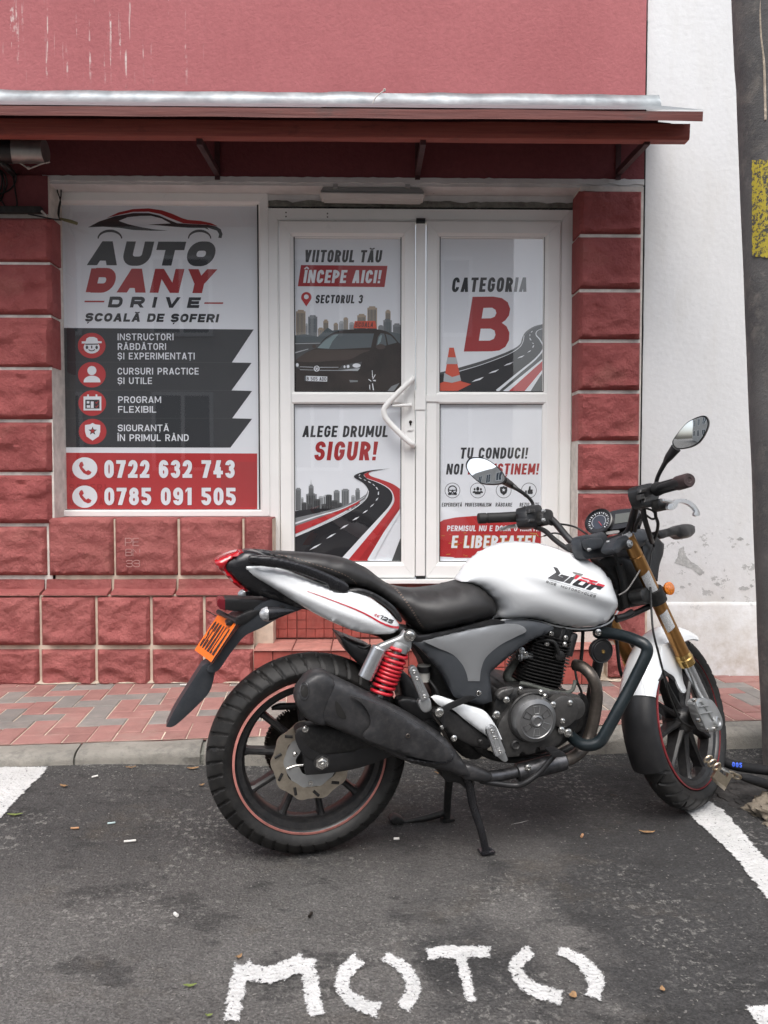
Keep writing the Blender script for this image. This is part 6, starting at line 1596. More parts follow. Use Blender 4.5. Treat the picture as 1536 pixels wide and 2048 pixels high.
for q in range(5):
    a = R(50 + 72 * q); p = RWat(.070, a, .066); g = Geo(); g.lathe([(0, .007), (.004, .007), (.004, .003), (.002, 0)], p, SIDE, 12); g.out('disc_bolt', MT['chrome'], RW)
# sprocket and chain on the far side
V = []; F = []; n = 176
for i in range(n):
    t = 2 * math.pi * i / n; r = .118 + (.006 if (i // 2) % 2 else 0); V += [RWat(r, t, -.07), RWat(r, t, -.075), RWat(.05, t, -.075), RWat(.05, t, -.07)]
for i in range(n):
    j = (i + 1) % n
    for q in range(4): F.append((i * 4 + q, j * 4 + q, j * 4 + (q + 1) % 4, i * 4 + (q + 1) % 4))
link('sprocket', fixn(mesh('sprocket', V, F, 30)), MT['chain_steel'], RW)
g = Geo()
for i in range(62):
    t = R(70) + i * R(220) / 62; a0, a1 = RWat(.124, t - .024, -.072), RWat(.124, t + .024, -.072)
    g.tube([a0, a1], .0065 if i % 2 else .0052, 6)
g.out('drive_chain', MT['chain_steel'], MB)

# ---- swing arm, caliper, axle
S_ = .105
pillow('swing_arm', BK, [(606, 1505, 1), (640, 1500), (700, 1492), (780, 1470), (860, 1440), (880, 1470), (800, 1505), (720, 1535), (650, 1547), (612, 1550, 1)], .095, .016, .006, MT['black_plastic'], MB, smap=.11)
pillow('swing_arm', BK, [(606, 1505, 1), (640, 1500), (700, 1492), (780, 1470), (860, 1440), (880, 1470), (800, 1505), (720, 1535), (650, 1547), (612, 1550, 1)], -.095, .016, .006, MT['black_plastic'], MB, smap=.11)
g = Geo(); g.lathe([(-.25, .012), (0, .012), (0, .020), (.004, .020), (.005, .014), (.014, .0135), (.016, .010), (.016, .006), (.022, .0055), (.023, 0)], b(644, 1525, .118), SIDE, 6); g.out('axle_nut', MT['chrome'], MB)
g = Geo(); g.lathe([(-.004, .024), (.002, .024), (.003, .018)], b(644, 1525, .118), SIDE, 24); g.out('axle_washer', MT['dark_grey'], MB)
tubes('chain_adjuster', BK, [(606, 1530, .11), (590, 1532, .11), (574, 1538, .11)], .004, MT['chrome'])
pillow('brake_caliper', BK, [(590, 1460), (620, 1448), (690, 1452), (740, 1462), (748, 1490), (700, 1502), (640, 1508), (608, 1492)], .090, .022, .012, MT['engine_black'], MB, smap=.1)
pillow('caliper_bracket', BK, [(590, 1470), (606, 1458), (640, 1470), (660, 1520), (625, 1520), (600, 1500)], .112, .004, .003, MT['black_plastic'], MB, smap=.11)
bolt(BK, 611, 1459, .118, .008); bolt(BK, 590, 1509, .10, .006)
tubes('torque_arm', BK, [(543, 1417, -.02), (560, 1413, -.02), (600, 1412, -.02)], [.005, .011, .011], MT['black_plastic'])

# ---- exhaust
def px_axis(pts, s): return [b(u, v, s) for u, v in pts]
MUF = [(604, 1366), (620, 1349), (642, 1344), (662, 1350), (690, 1364), (745, 1390), (800, 1418), (848, 1446), (890, 1476), (920, 1512), (944, 1546), (950, 1556, 1), (926, 1556), (900, 1546), (860, 1536), (812, 1524), (760, 1500), (700, 1472), (655, 1452), (628, 1444), (606, 1428), (594, 1404), (594, 1382)]
muf = pillow('muffler', BK, MUF, .150, .012, .038, MT['muffler'], MB, smap=.17, power=.28, h=.011, smooth=60)
shield = pillow('heat_shield', BK, [(700, 1388), (760, 1408), (828, 1444), (880, 1482), (899, 1506), (896, 1514), (870, 1518), (820, 1508), (760, 1486), (724, 1469), (737, 1448), (735, 1424), (720, 1402)], .207, .004, .005, MT['muffler'], MB, smap=.19, power=.35, smooth=60)
pillow('muffler_ridge', BK, [(810, 1512), (860, 1520), (890, 1518), (902, 1506), (906, 1512), (896, 1524), (862, 1528), (812, 1520)], .19, .004, .008, MT['muffler'], MB, smap=.19)
# end cap
cap = pillow('muffler_end_cap', BK, [(600, 1370), (618, 1350), (642, 1343), (660, 1350), (669, 1366), (660, 1396), (650, 1420), (652, 1447), (630, 1446), (606, 1430), (592, 1406), (592, 1384)], .152, .026, .027, MT['muffler'], MB, smap=.17, power=.32, smooth=60)
def decal_dark(name, fr, pts, target, m, lift=.0015, parent=MB):
    poly = cat2(pts, 5); q = [fr.at(u, v, .25) for u, v in poly]
    V2, F2, hh, be = pillow_geo([(p[0], p[1]) for p in poly], 6.0)
    W = [fr.at(p[0], p[1], .3) for p in V2]
    D_ = drop(target, None, W, lift)
    if any(d is None for d in D_):
        keep = [i for i, d in enumerate(D_) if d is not None]; mp = {o_: n_ for n_, o_ in enumerate(keep)}
        F2 = [tuple(mp[i] for i in f) for f in F2 if all(i in mp for i in f)]; D_ = [D_[i] for i in keep]
    return link(name, mesh(name, D_, F2, 60), m, parent)
decal_dark('outlet_hole', BK, circ(609, 1382, 7.5, 16, 12), cap, MT['joint_dark'])
decal_dark('shield_vent', BK, [(671, 1402), (680, 1410), (692, 1432), (690, 1438), (676, 1432), (671, 1416)], muf, MT['joint_dark'])
ring_ = drop(cap, None, [b(609 + 8.5 * math.cos(t), 1382 + 17 * math.sin(t), .3) for t in np.linspace(0, 6.283, 25)[:-1]], .0005)
if all(r_ is not None for r_ in ring_):
    g = Geo(); g.tube(ring_, .0022, 6, closed=True); g.out('outlet_rim', MT['muffler'], MB)
bolt(BK, 634, 1367, .192, .006, MT['exhaust_brown']); bolt(BK, 815, 1471, .212, .007, MT['exhaust_brown'])
bolt(BK, 949, 1542, .165, .008); bolt(BK, 1056, 1536, .165, .009); bolt(BK, 1106, 1530, .16, .006)
tubes('exhaust_pipe', BK, [(1150, 1330, .03), (1165, 1334, .06), (1183, 1352, .09), (1193, 1380, .10), (1191, 1420, .10), (1181, 1465, .10), (1168, 1495, .11), (1145, 1515, .125), (1115, 1526, .135), (1080, 1533, .14)], .0195, MT['exhaust_brown'], seg=20)
g = Geo(); g.lathe([(0, .018), (.004, .027), (.10, .029), (.165, .028), (.172, .019)], b(1032, 1546, .14), b(1130, 1522, .14) - b(1032, 1546, .14), 28); g.out('exhaust_collector', MT['collector'], MB)
tubes('exhaust_pipe', BK, [(1036, 1543, .14), (1005, 1550, .145), (970, 1553, .15), (940, 1548, .15)], .0175, MT['collector'], seg=18)
pillow('exhaust_joint', BK, [(930, 1530), (950, 1532), (978, 1544), (983, 1552), (972, 1562), (945, 1560), (925, 1555)], .155, .010, .012, MT['muffler'], MB, smap=.16)

# ---- frame and dark inner parts
for pts, r in (([(812, 1270, .0), (850, 1290, .0), (900, 1380, .0), (920, 1440, .0), (960, 1500, .0)], .019), ([(1232, 1180, 0), (1215, 1240, 0), (1195, 1330, 0), (1172, 1440, 0), (1150, 1490, 0)], .018),
               ([(620, 1195, .07), (700, 1225, .08), (790, 1255, .09), (830, 1275, .09)], .013), ([(620, 1195, -.07), (700, 1225, -.08), (790, 1255, -.09), (830, 1275, -.09)], .013),
               ([(1150, 1490, .03), (1100, 1512, .04), (1020, 1518, .05), (960, 1500, .05), (912, 1440, .06), (880, 1400, .06)], .013), ([(1150, 1490, -.03), (1100, 1512, -.04), (1020, 1518, -.05), (960, 1500, -.05), (912, 1440, -.06), (880, 1400, -.06)], .013)):
    tubes('frame_tube', BK, pts, r, MT['engine_black'])
pillow('inner_bodywork', BK, [(808, 1262), (870, 1268), (980, 1262), (1012, 1300), (990, 1330), (972, 1380), (985, 1470), (960, 1518), (916, 1505), (872, 1420), (850, 1330)], 0, .045, .02, MT['engine_black'], MB, smap=.05)
pillow('backbone', BK, [(830, 1250), (960, 1230), (1100, 1240), (1200, 1238), (1205, 1262), (1110, 1268), (1000, 1266), (850, 1280)], 0, .03, .01, MT['engine_black'], MB, smap=.05)
pillow('inner_fender', BK, [(678, 1272, 1), (712, 1285), (752, 1302), (775, 1330), (790, 1372), (770, 1378), (735, 1345), (700, 1310)], 0, .06, .02, MT['black_plastic'], MB, smap=.06)
pillow('inner_fender', BK, [(700, 1245, 1), (780, 1250), (815, 1262), (820, 1285), (780, 1290), (760, 1275), (720, 1262)], 0, .06, .01, MT['engine_black'], MB, smap=.06)
pillow('rear_hugger', BK, [(800, 1345), (825, 1360), (850, 1420), (858, 1470), (830, 1450), (812, 1410)], .0, .07, .01, MT['black_plastic'], MB, smap=.06)
pillow('battery_cover', BK, [(795, 1404), (815, 1396), (850, 1408), (880, 1460), (860, 1466), (812, 1432)], .07, .02, .01, MT['black_plastic'], MB, smap=.09)

# ---- engine
ENG = pillow('engine_block', BK, [(992, 1398), (1006, 1384), (1040, 1374), (1100, 1384), (1146, 1388), (1160, 1402), (1160, 1432), (1150, 1462), (1132, 1484), (1096, 1504), (1018, 1514), (990, 1492), (984, 1440)], 0, .12, .02, MT['engine_black'], MB, smap=.12, h=.014)
pillow('crankcase_cover', BK, [(997, 1452), (1002, 1440), (1018, 1418), (1024, 1408), (1060, 1398), (1100, 1402), (1130, 1440), (1127, 1470), (1118, 1488), (1100, 1497), (1082, 1501, 1), (1078, 1494), (1072, 1498), (1070, 1506, 1), (1054, 1509), (1048, 1504), (1042, 1505), (1038, 1512, 1), (1016, 1514), (1012, 1507), (1006, 1488), (999, 1470)], .140, .010, .008, MT['crank_grey'], MB, smap=.15, power=.35, smooth=35)
cc = b(1066, 1437, .165)
g = Geo(); g.lathe([(-.05, .073), (.0, .073), (.010, .072), (.022, .066), (.028, .054), (.026, .052), (.026, .020), (.030, .018), (.032, .014), (.028, .011), (.028, 0)], cc, SIDE, 56, ref=(0, 0, 1)); cl = g.out('clutch_cover', MT['clutch_grey'], MB, smooth=30)
upb = Vector((0, 0, 1)); fb = FWD
def on_cc(r, a, h): return cc + (fb * math.cos(a) + upb * math.sin(a)) * r + SIDE * h
for q in range(6):
    a = R(30 + 60 * q); pts = []
    for r, da in ((.024, -.30), (.047, -.22), (.047, .22), (.024, .30)): pts.append(on_cc(r, a + da, .0268))
    g = Geo(); g.tube(pts + [pts[0]], .0011, 5); g.out('cover_rib', MT['cast'] if q in (1, 4, 5) else MT['dark_grey'], cl)
g = Geo(); g.lathe([(0, .076), (.02, .080), (.024, .076)], cc - SIDE * .03, SIDE, 48); g.out('clutch_gasket', MT['engine_black'], MB)
for (u, v, r_, h_, mm) in ((1148, 1417, .036, .0, MT['crank_grey']), (1122, 1420, .049, .012, MT['crank_grey'])):
    c_ = b(u, v, .150); g = Geo(); g.lathe([(-.05, r_ + .002), (h_, r_ + .002), (h_ + .006, r_), (h_ + .008, r_ - .004), (h_ + .009, 0)], c_, SIDE, 40); g.out('side_cover', mm, MB)
for u, v, r_ in ((1106, 1410, .0085), (1140, 1406, .0075), (1125, 1442, .0075), (1123, 1461, .009), (1041, 1378, .006), (1082, 1384, .006), (1013, 1400, .008), (993, 1430, .010), (1090, 1392, .006), (1136, 1466, .011)): bolt(BK, u, v, .17, r_, sock=False)
g = Geo(); g.lathe([(0, .015), (.008, .015), (.010, .012), (.004, .008), (.004, 0)], b(1030, 1489, .156), SIDE, 24); g.out('oil_window', MT['dark_grey'], MB)
bolt(BK, 1123, 1461, .165, .009, MT['cast'], sock=False)
# crankcase top ornament
pillow('crankcase_lug', BK, [(994, 1392), (1004, 1380), (1028, 1376), (1020, 1390), (1002, 1400)], .14, .010, .006, MT['crank_grey'], MB, smap=.15)
pillow('crankcase_shelf', BK, [(1040, 1382), (1090, 1380), (1160, 1392), (1160, 1400), (1100, 1396), (1044, 1394)], .13, .006, .004, MT['crank_grey'], MB, smap=.14)
# cylinder with fins
fb0 = b(1046, 1352, .0); fb1 = b(1128, 1371, .0)
fd = (fb1 - fb0).normalized(); fu = SIDE.cross(fd); fu = fu if fu.z > 0 else -fu
def fin(name, u, v, half, depth, th_, parent, m):
    c = b(u, v, .085) - SIDE * .085; g = Geo(); n = 24; V = []
    for zz in (-th_ / 2, th_ / 2):
        for q in range(n):
            a = 2 * math.pi * q / n; ca, sa = math.cos(a), math.sin(a); k_ = (abs(ca) ** 5 + abs(sa) ** 5) ** (-.2)
            V.append(c + fd * (half * ca * k_) + SIDE * (depth * sa * k_) + fu * zz)
    F = [tuple(range(n)), tuple(range(n, 2 * n))] + [(q, (q + 1) % n, n + (q + 1) % n, n + q) for q in range(n)]
    return link(name, fixn(mesh(name, V, F, 30)), m, parent)
cyl = pillow('cylinder', BK, [(1048, 1366), (1058, 1318), (1068, 1268), (1110, 1266), (1140, 1290), (1138, 1330), (1122, 1382)], 0, .045, .02, MT['engine_black'], MB, smap=.075)
MT['fin'] = mat('black_fin_edge', (.030, .029, .029), .36, .4, .5, .2, 40, dust=.12)
for i in range(9): fin('cooling_fin', 1086 + i * 1.6, 1379 - i * 6.5, .078, .088, .0032, cyl, MT['fin'])
for i in range(8): fin('cooling_fin', 1102 + i * 1.4, 1320 - i * 6.2, .084 - i * .002, .086, .0032, cyl, MT['fin'])
hd = pillow('cylinder_head', BK, [(1068, 1276), (1078, 1256), (1110, 1246), (1142, 1252), (1152, 1270), (1148, 1292), (1120, 1290)], 0, .055, .02, MT['engine_black'], MB, smap=.075)
for u, v, r_, h_ in ((1142, 1284, .016, .04), (1122, 1266, .017, .03), (1100, 1262, .015, .03), (1090, 1250, .012, .03)):
    c_ = b(u, v, .06); g = Geo(); g.lathe([(-.03, r_), (h_, r_), (h_ + .006, r_ * .75), (h_ + .006, 0)], c_ - fu * .015, fu, 20); g.out('head_boss', MT['fin'], hd)
for u, v in ((1132, 1276), (1094, 1288), (1130, 1289), (1103, 1268)): bolt(BK, u, v, .085, .0065, sock=False)
g = Geo(); g.lathe([(0, .016), (.012, .016), (.014, .012), (.014, 0)], b(1117, 1310, .085), SIDE, 20); g.out('plug_cap', MT['engine_black'], MB)
tubes('plug_lead', BK, [(1117, 1306, .10), (1112, 1290, .10), (1104, 1282, .095), (1080, 1281, .08), (1060, 1290, .05)], .006, MT['cable'])
tubes('inlet_boot', BK, [(1044, 1368, .02), (1024, 1364, .03), (1014, 1352, .03), (1022, 1337, .02), (1034, 1320, .02)], [.010, .013, .014, .014, .011], MT['inlet_rubber'], seg=16)
g = Geo(); g.lathe([(0, .012), (.05, .012)], b(1034, 1312, .06), FWD, 14); g.lathe([(.006, .018), (.012, .018)], b(1034, 1312, .06), FWD, 14); g.out('inlet_clamp', MT['cast'], MB)
bolt(BK, 1052, 1308, .08, .006); bolt(BK, 1044, 1301, .08, .008, MT['cast'])
tubes('clutch_cable', BK, [(1040, 1366, .12), (1060, 1370, .125), (1085, 1378, .13), (1115, 1385, .13), (1135, 1385, .12), (1146, 1378, .11), (1150, 1362, .09)], .0062, MT['inlet_rubber'])
tubes('hose', BK, [(1150, 1340, .05), (1155, 1365, .06), (1163, 1385, .06), (1160, 1400, .06)], .004, MT['cable'])
tubes('hose', BK, [(1166, 1262, .03), (1164, 1300, .03), (1160, 1340, .03)], .006, MT['cable'])
pillow('down_bracket', BK, [(1160, 1400), (1172, 1390), (1180, 1410), (1168, 1455), (1150, 1470), (1146, 1440)], .04, .01, .004, MT['engine_black'], MB, smap=.06)
pillow('lower_bracket', BK, [(1126, 1452), (1138, 1450), (1143, 1462), (1140, 1476), (1130, 1478)], .10, .008, .002, MT['engine_black'], MB, smap=.12)

# ---- silver / grey side panel
pan = pillow('side_panel', BK, [(826, 1286, 1), (834, 1281), (900, 1266), (968, 1252), (1014, 1246), (1056, 1243), (1090, 1248), (1108, 1254), (1108, 1259), (1096, 1267), (1054, 1288), (1018, 1316), (990, 1339), (982, 1350), (986, 1404, 1), (966, 1410), (940, 1405), (916, 1398), (908, 1392), (890, 1354), (868, 1326), (848, 1304)], .105, .018, .020, MT['panel_grey'], MB, smap=.13, power=.45, far=0, h=.012)
pillow('side_panel_trim', BK, [(848, 1283, 1), (900, 1270), (968, 1255), (1014, 1248, 1), (1040, 1250), (1052, 1262), (1030, 1274), (1000, 1290), (972, 1314), (962, 1338), (959, 1362, 1), (936, 1362, 1), (932, 1345), (922, 1326), (904, 1308), (876, 1296)], .138, .004, .006, MT['silver_paint'], MB, smap=.14, far=0)
g = Geo(); g.lathe([(0, .008), (.003, .008), (.004, .0065), (.0035, .002), (.0035, 0)], b(957, 1386, .146), SIDE, 20); g.box if False else None
lk = g.out('panel_lock', MT['chrome'], MB)
decal_dark('key_slot', BK, [(955.8, 1381), (958.2, 1381), (958.2, 1391), (955.8, 1391)], lk, MT['joint_dark'], .0008)
pillow('seat_rail_cover', BK, [(822, 1262), (840, 1272), (900, 1262), (975, 1243), (995, 1240), (1010, 1246), (960, 1256), (880, 1276), (834, 1284)], .12, .006, .004, MT['black_plastic'], MB, smap=.13)

# ---- lower white cover, pegs, pedal
pillow('lower_cover', BK, [(852, 1408), (868, 1418), (906, 1420), (950, 1450), (975, 1474), (985, 1486), (974, 1498), (940, 1492), (905, 1474), (884, 1450)], .135, .012, .010, MT['dark_grey'], MB, smap=.15)
pillow('frame_cover', BK, [(865, 1397, 1), (876, 1393), (900, 1400), (935, 1412), (968, 1422), (982, 1436), (996, 1458), (1006, 1480, 1), (990, 1480), (972, 1471), (940, 1448), (906, 1420), (880, 1412)], .158, .006, .010, MT['white_paint'], MB, smap=.17)
pillow('heel_guard', BK, [(869, 1424, 1), (880, 1416), (930, 1394), (945, 1392), (952, 1395), (940, 1402), (900, 1420), (890, 1430), (892, 1455), (886, 1452), (878, 1432)], .187, .003, .001, MT['black_plastic'], MB, smap=.19)
bolt(BK, 879, 1425, .196, .011); bolt(BK, 908, 1477, .165, .008); bolt(BK, 884, 1455, .17, .005); bolt(BK, 961, 1483, .16, .006, MT['dark_grey'])
def peg(p0, p1, r0, r1, s, nb):
    a, c_ = b(*p0, s), b(*p1, s); ax = (c_ - a); L = ax.length; ax.normalize(); w = SIDE.cross(ax).normalized()
    g = Geo(); n = 14; V = []; out = []
    for t in range(n + 1): th = math.pi * t / n; out.append(a - ax * (r0 * math.sin(th)) + w * (r0 * math.cos(th)))
    out += [c_ - w * r1, c_ + w * r1]
    m_ = len(out); V = [p + SIDE * .010 for p in out] + [p - SIDE * .012 for p in out]
    F = [tuple(range(m_)), tuple(range(m_, 2 * m_))] + [(i, (i + 1) % m_, m_ + (i + 1) % m_, m_ + i) for i in range(m_)]
    me = fixn(mesh('foot_peg', V, F, 30)); o = link('foot_peg', me, MT['silver'], MB)
    bm = bmesh.new(); bm.from_mesh(me); bmesh.ops.bevel(bm, geom=[e for e in bm.edges if len(e.link_faces) == 2 and e.calc_face_angle(0) > .8], offset=.003, segments=2, affect='EDGES'); bm.to_mesh(me); bm.free()
    me.polygons.foreach_set('use_smooth', [True] * len(me.polygons)); me.set_sharp_from_angle(angle=R(30))
    for t in nb:
        p = a.lerp(c_, t) + SIDE * .010; g = Geo(); g.lathe([(0, .0065), (.002, .006), (.003, .0035), (.001, 0)], p, SIDE, 12); g.out('peg_stud', MT['chrome'], o)
    g = Geo(); q0 = a.lerp(c_, .35); q1 = a.lerp(c_, .72)
    g.tube([q0 + SIDE * .010 - w * r1 * .4, q1 + SIDE * .010 - w * r1 * .4, q1 + SIDE * .010 + w * r1 * .4, q0 + SIDE * .010 + w * r1 * .4], .0014, 5, closed=True); g.out('peg_groove', MT['cast'], o)
    return o
peg((825, 1339), (850, 1398), .012, .014, .175, (.05, .27, .88)); peg((982, 1460), (1000, 1508), .0155, .0165, .20, (.02, .28, .86))
pillow('peg_bracket', BK, [(836, 1404), (846, 1394), (858, 1396), (862, 1416), (852, 1424), (842, 1420)], .165, .010, .004, MT['cast'], MB, smap=.17)
pillow('peg_bracket', BK, [(992, 1508), (1006, 1500), (1016, 1520), (1008, 1524)], .18, .008, .002, MT['cast'], MB, smap=.19)
g = Geo(); g.lathe([(0, .018), (.034, .019), (.036, .021), (.05, .021), (.05, 0)], b(848, 1362, .06), (0, 0, 1), 20); g.out('fluid_reservoir', MT['fluid_cup'], MB)
g = Geo(); g.lathe([(0, .022), (.018, .022), (.02, .018), (.02, 0)], b(848, 1343, .06), (0, 0, 1), 20); g.out('reservoir_cap', MT['black_plastic'], MB)
tubes('hose', BK, [(858, 1360, .07), (872, 1380, .09), (880, 1410, .09)], .006, MT['cable'])
# brake pedal
tubes('brake_pedal', BK, [(960, 1562, .15), (1000, 1568, .16), (1032, 1571, .17), (1052, 1565, .185), (1078, 1546, .195), (1094, 1528, .20), (1108, 1512, .205)], [.008, .009, .009, .009, .008, .008, .008], MT['black_plastic'], seg=12)
pillow('pedal_pad', BK, [(1097, 1502, 1), (1112, 1498), (1126, 1504, 1), (1127, 1508), (1112, 1510), (1102, 1510)], .205, .022, .001, MT['black_plastic'], MB, smap=.21)
# centre stand
tubes('centre_stand', BK, [(918, 1540, .12), (936, 1560, .13), (946, 1610, .135), (962, 1660, .15), (974, 1712, .155)], [.014, .0135, .013, .012, .0115], MT['black_gloss'], seg=14, smooth=3)
tubes('centre_stand', BK, [(900, 1530, -.05), (898, 1560, -.06), (895, 1600, -.08), (893, 1648, -.09)], [.015, .014, .013, .012], MT['engine_black'], seg=14, smooth=3)
tubes('stand_lever', BK, [(897, 1622, -.09), (860, 1634, -.10), (830, 1640, -.11), (796, 1646, -.12)], [.013, .011, .0085, .0085], MT['engine_black'], seg=10)
pillow('lever_pad', BK, [(779, 1636), (790, 1629), (806, 1637), (796, 1647), (782, 1644)], -.12, .018, .004, MT['engine_black'], MB, smap=-.12)
pillow('stand_bridge', BK, [(882, 1528), (925, 1530), (944, 1560), (936, 1580), (914, 1562), (886, 1556)], .03, .09, .004, MT['engine_black'], MB, smap=.1)
def foot(u, v, s, L, W, m):
    p = b(u, v, s); p.z = .004; g = Geo(); d0 = FWD
    V = [p - d0 * L + SIDE * W, p + d0 * L + SIDE * W, p + d0 * L - SIDE * W, p - d0 * L - SIDE * W]
    g.add([q + Vector((0, 0, z)) for z in (0, .008) for q in V], [(0, 1, 2, 3), (4, 5, 6, 7), (0, 1, 5, 4), (1, 2, 6, 5), (2, 3, 7, 6), (3, 0, 4, 7)]); return g.out('stand_foot', m, MB, bev=.002)
foot(972, 1714, .155, .022, .02, MT['black_gloss']); foot(894, 1650, -.09, .022, .02, MT['engine_black'])
tubes('stand_hook', BK, [(974, 1694, .155), (984, 1700, .155), (989, 1706, .155), (984, 1712, .155)], .004, MT['black_gloss'])

# ---- shocks
def shock(s, dz=0):
    top = b(818, 1268, s); bot = b(752, 1404, s); ax = (bot - top).normalized(); w = SIDE.cross(ax).normalized()
    w = w if w.dot(FWD) < 0 else -w      # towards the rear
    sa = b(800, 1292, s); sb = b(760, 1392, s); L = (sb - sa).length; axs = (sb - sa).normalized()
    root = Geo(); root.lathe([(-.004, .010), (L * .35, .013), (L * .36, .018), (L * .55, .018), (L * .56, .012), (L, .010), (L + .03, .012)], sa, axs, 20); ro = root.out('shock_absorber', MT['cast'], MB)
    e = SIDE; f_ = axs.cross(e).normalized(); pts = []; N = 9.6; n = int(N * 22)
    for i in range(n + 1):
        t = i / n; a = 2 * math.pi * N * t
        # closer coils in the middle
        tt = t; h = L * (.06 + .92 * (.55 * tt + .45 * (tt + .09 * math.sin(2 * math.pi * tt))))
        rr = .031 if t > .05 else .028
        pts.append(sa + axs * h + (e * math.cos(a) + f_ * math.sin(a)) * rr)
    g = Geo(); g.tube(pts, .0055, 8); g.out('spring', MT['red_spring'], ro, smooth=60)
    g = Geo(); g.lathe([(-.012, .016), (-.008, .026), (.004, .028), (.016, .027), (.017, .020)], sa, axs, 28); g.out('spring_collar', MT['cast'], ro)
    r0 = b(759, 1295, s + .008); r1 = b(730, 1356, s + .008); d = (r1 - r0); LL = d.length
    g = Geo(); g.lathe([(-.001, 0), (0, .0205), (.003, .0225), (LL - .002, .0225), (LL, .021), (LL, 0)], r0, d, 32); g.out('reservoir', MT['silver'], ro, smooth=30)
    yk = pillow('shock_mount', BK, [(748, 1296), (760, 1288), (798, 1272), (806, 1262), (815, 1257), (824, 1260), (828, 1270), (822, 1280), (820, 1296), (812, 1302), (796, 1296), (790, 1288), (768, 1302), (756, 1302)], s, .010, .005, MT['cast'], ro, smap=s)
    g = Geo(); g.lathe([(-.012, .018), (.014, .018), (.015, .013), (.016, .0125), (.024, .012), (.026, .009), (.026, 0)], b(817, 1269, s + .004), SIDE, 24); g.out('shock_bolt', MT['chrome'], ro)
    return ro
shock(.135); shock(-.135)
tubes('hose', BK, [(716, 1292, .1), (728, 1296, .1), (742, 1290, .1)], .004, MT['cable'])

# ---- tail, lamp, seat
tailblk = pillow('tail_cowl', BK, [(452, 1129, 1), (468, 1118), (486, 1106), (505, 1104), (530, 1112), (545, 1122), (560, 1150), (600, 1190), (640, 1222), (625, 1222), (590, 1215), (545, 1200), (510, 1188), (495, 1180), (470, 1158), (454, 1140)], 0, .055, .02, MT['black_gloss'], MB, smap=.06, h=.012)
lamp = pillow('tail_lamp', BK, [(430, 1124), (450, 1114), (470, 1107), (488, 1105), (470, 1117), (454, 1129), (455, 1139), (470, 1156), (496, 1181), (490, 1183), (468, 1168), (448, 1148), (434, 1134)], 0, .050, .014, MT['red_lens'], MB, smap=.055, h=.008)
tail = pillow('tail_fairing', BK, [(482, 1132, 1), (510, 1133), (543, 1137), (580, 1146), (611, 1158), (658, 1175), (700, 1182), (736, 1193), (756, 1206), (774, 1220), (790, 1238), (798, 1251), (794, 1260), (784, 1267), (760, 1269), (726, 1266), (692, 1256), (638, 1232), (591, 1205), (537, 1171), (506, 1153)], 0, .086, .030, MT['white_paint'], MB, smap=.10, power=.28, h=.010, taper=lambda a, z: max(.55, min(1.1, .62 + (a + .42) * 1.0)) * (1.10 - .9 * max(0, min(.25, z - .72 - .0 * a))))
for vtx in tail.data.vertices:
    q = BK.I @ vtx.co; s_ = -q.y; sgn = 1 if s_ > 0 else -1; m_ = min(1, max(0, (abs(s_) - .05) / .03))
    p0 = BK.px(500, 1140, .11); p1 = BK.px(790, 1258, .11); t = (q.x - p0[0]) / (p1[0] - p0[0]); d = q.z - (p0[1] + (p1[1] - p0[1]) * t) + .012 * math.sin(math.pi * max(0, min(1, t)))
    k_ = m_ * max(0, min(1, t * 6)) * max(0, min(1, (1 - t) * 3.5))
    push = .005 * math.exp(-((d + .002) / .010) ** 2) - .007 * math.exp(-((d + .034) / .018) ** 2)
    vtx.co = BK.pt(q.x, s_ + sgn * push * k_, q.z)
def decal_px(name, polys, target, m, lift=.0014, n_max=14, parent=None):
    """print on a curved body: polygons seen at pixels are projected on the body"""
    v, f = union(polys)
    bm = bmesh.new(); vs = [bm.verts.new((p[0], p[1], 0)) for p in v]
    for q in f:
        try: bm.faces.new([vs[i] for i in q])
        except ValueError: pass
    for _ in range(3):
        ed = [e for e in bm.edges if e.calc_length() > n_max]
        if not ed: break
        bmesh.ops.subdivide_edges(bm, edges=ed, cuts=1); bmesh.ops.triangulate(bm, faces=bm.faces)
    P_ = [(w.co.x, w.co.y) for w in bm.verts]; bm.verts.index_update(); F_ = [tuple(w.index for w in q.verts) for q in bm.faces]; bm.free()
    W = [EYE + ray(*p) * 3 for p in P_]; D_ = drop(target, None, W, lift)
    keep = [i for i, d in enumerate(D_) if d is not None]; mp = {o_: n_ for n_, o_ in enumerate(keep)}
    F_ = [tuple(mp[i] for i in q) for q in F_ if all(i in mp for i in q)]
    return link(name, mesh(name, [D_[i] for i in keep], F_, 60), m, target if parent is None else parent)
ZT = Zm(320, 1080, 2.954)
line = [ZT(*p) for p in ((870, 303), (960, 335), (1060, 373), (1150, 408), (1230, 446), (1300, 486), (1360, 510), (1408, 517))]
decal_px('tail_stripe', strip2(cat2(line, 5, False), list(np.linspace(.9, 4.6, 36))), tail, MT['decal_red'])
def line_text(s, x0, y0, x1, y1, h, w, m, target, shear=.25, sp=None, name='lettering', lift=.0014):
    L = math.hypot(x1 - x0, y1 - y0); ang = math.atan2(y1 - y0, x1 - x0); pol = text_polys(s, L / h, w, sp, shear); c_, s_ = math.cos(ang), math.sin(ang)
    return decal_px(name, [[(x0 + a * h * c_ + q * h * s_, y0 + a * h * s_ - q * h * c_) for a, q in p] for p in pol], target, m, lift)
line_text('125', 757, 1236, 783, 1248, 8.0, .30, MT['decal_grey'], tail, .2, .12)
line_text('CC', 748, 1231, 757, 1235, 4.5, .28, MT['decal_red'], tail, .2, .2)
pillow('tail_inner_trim', BK, [(696, 1184), (740, 1194), (780, 1220), (802, 1246), (806, 1240), (790, 1214), (756, 1190), (720, 1178)], 0, .10, .006, MT['black_plastic'], MB, smap=.11)
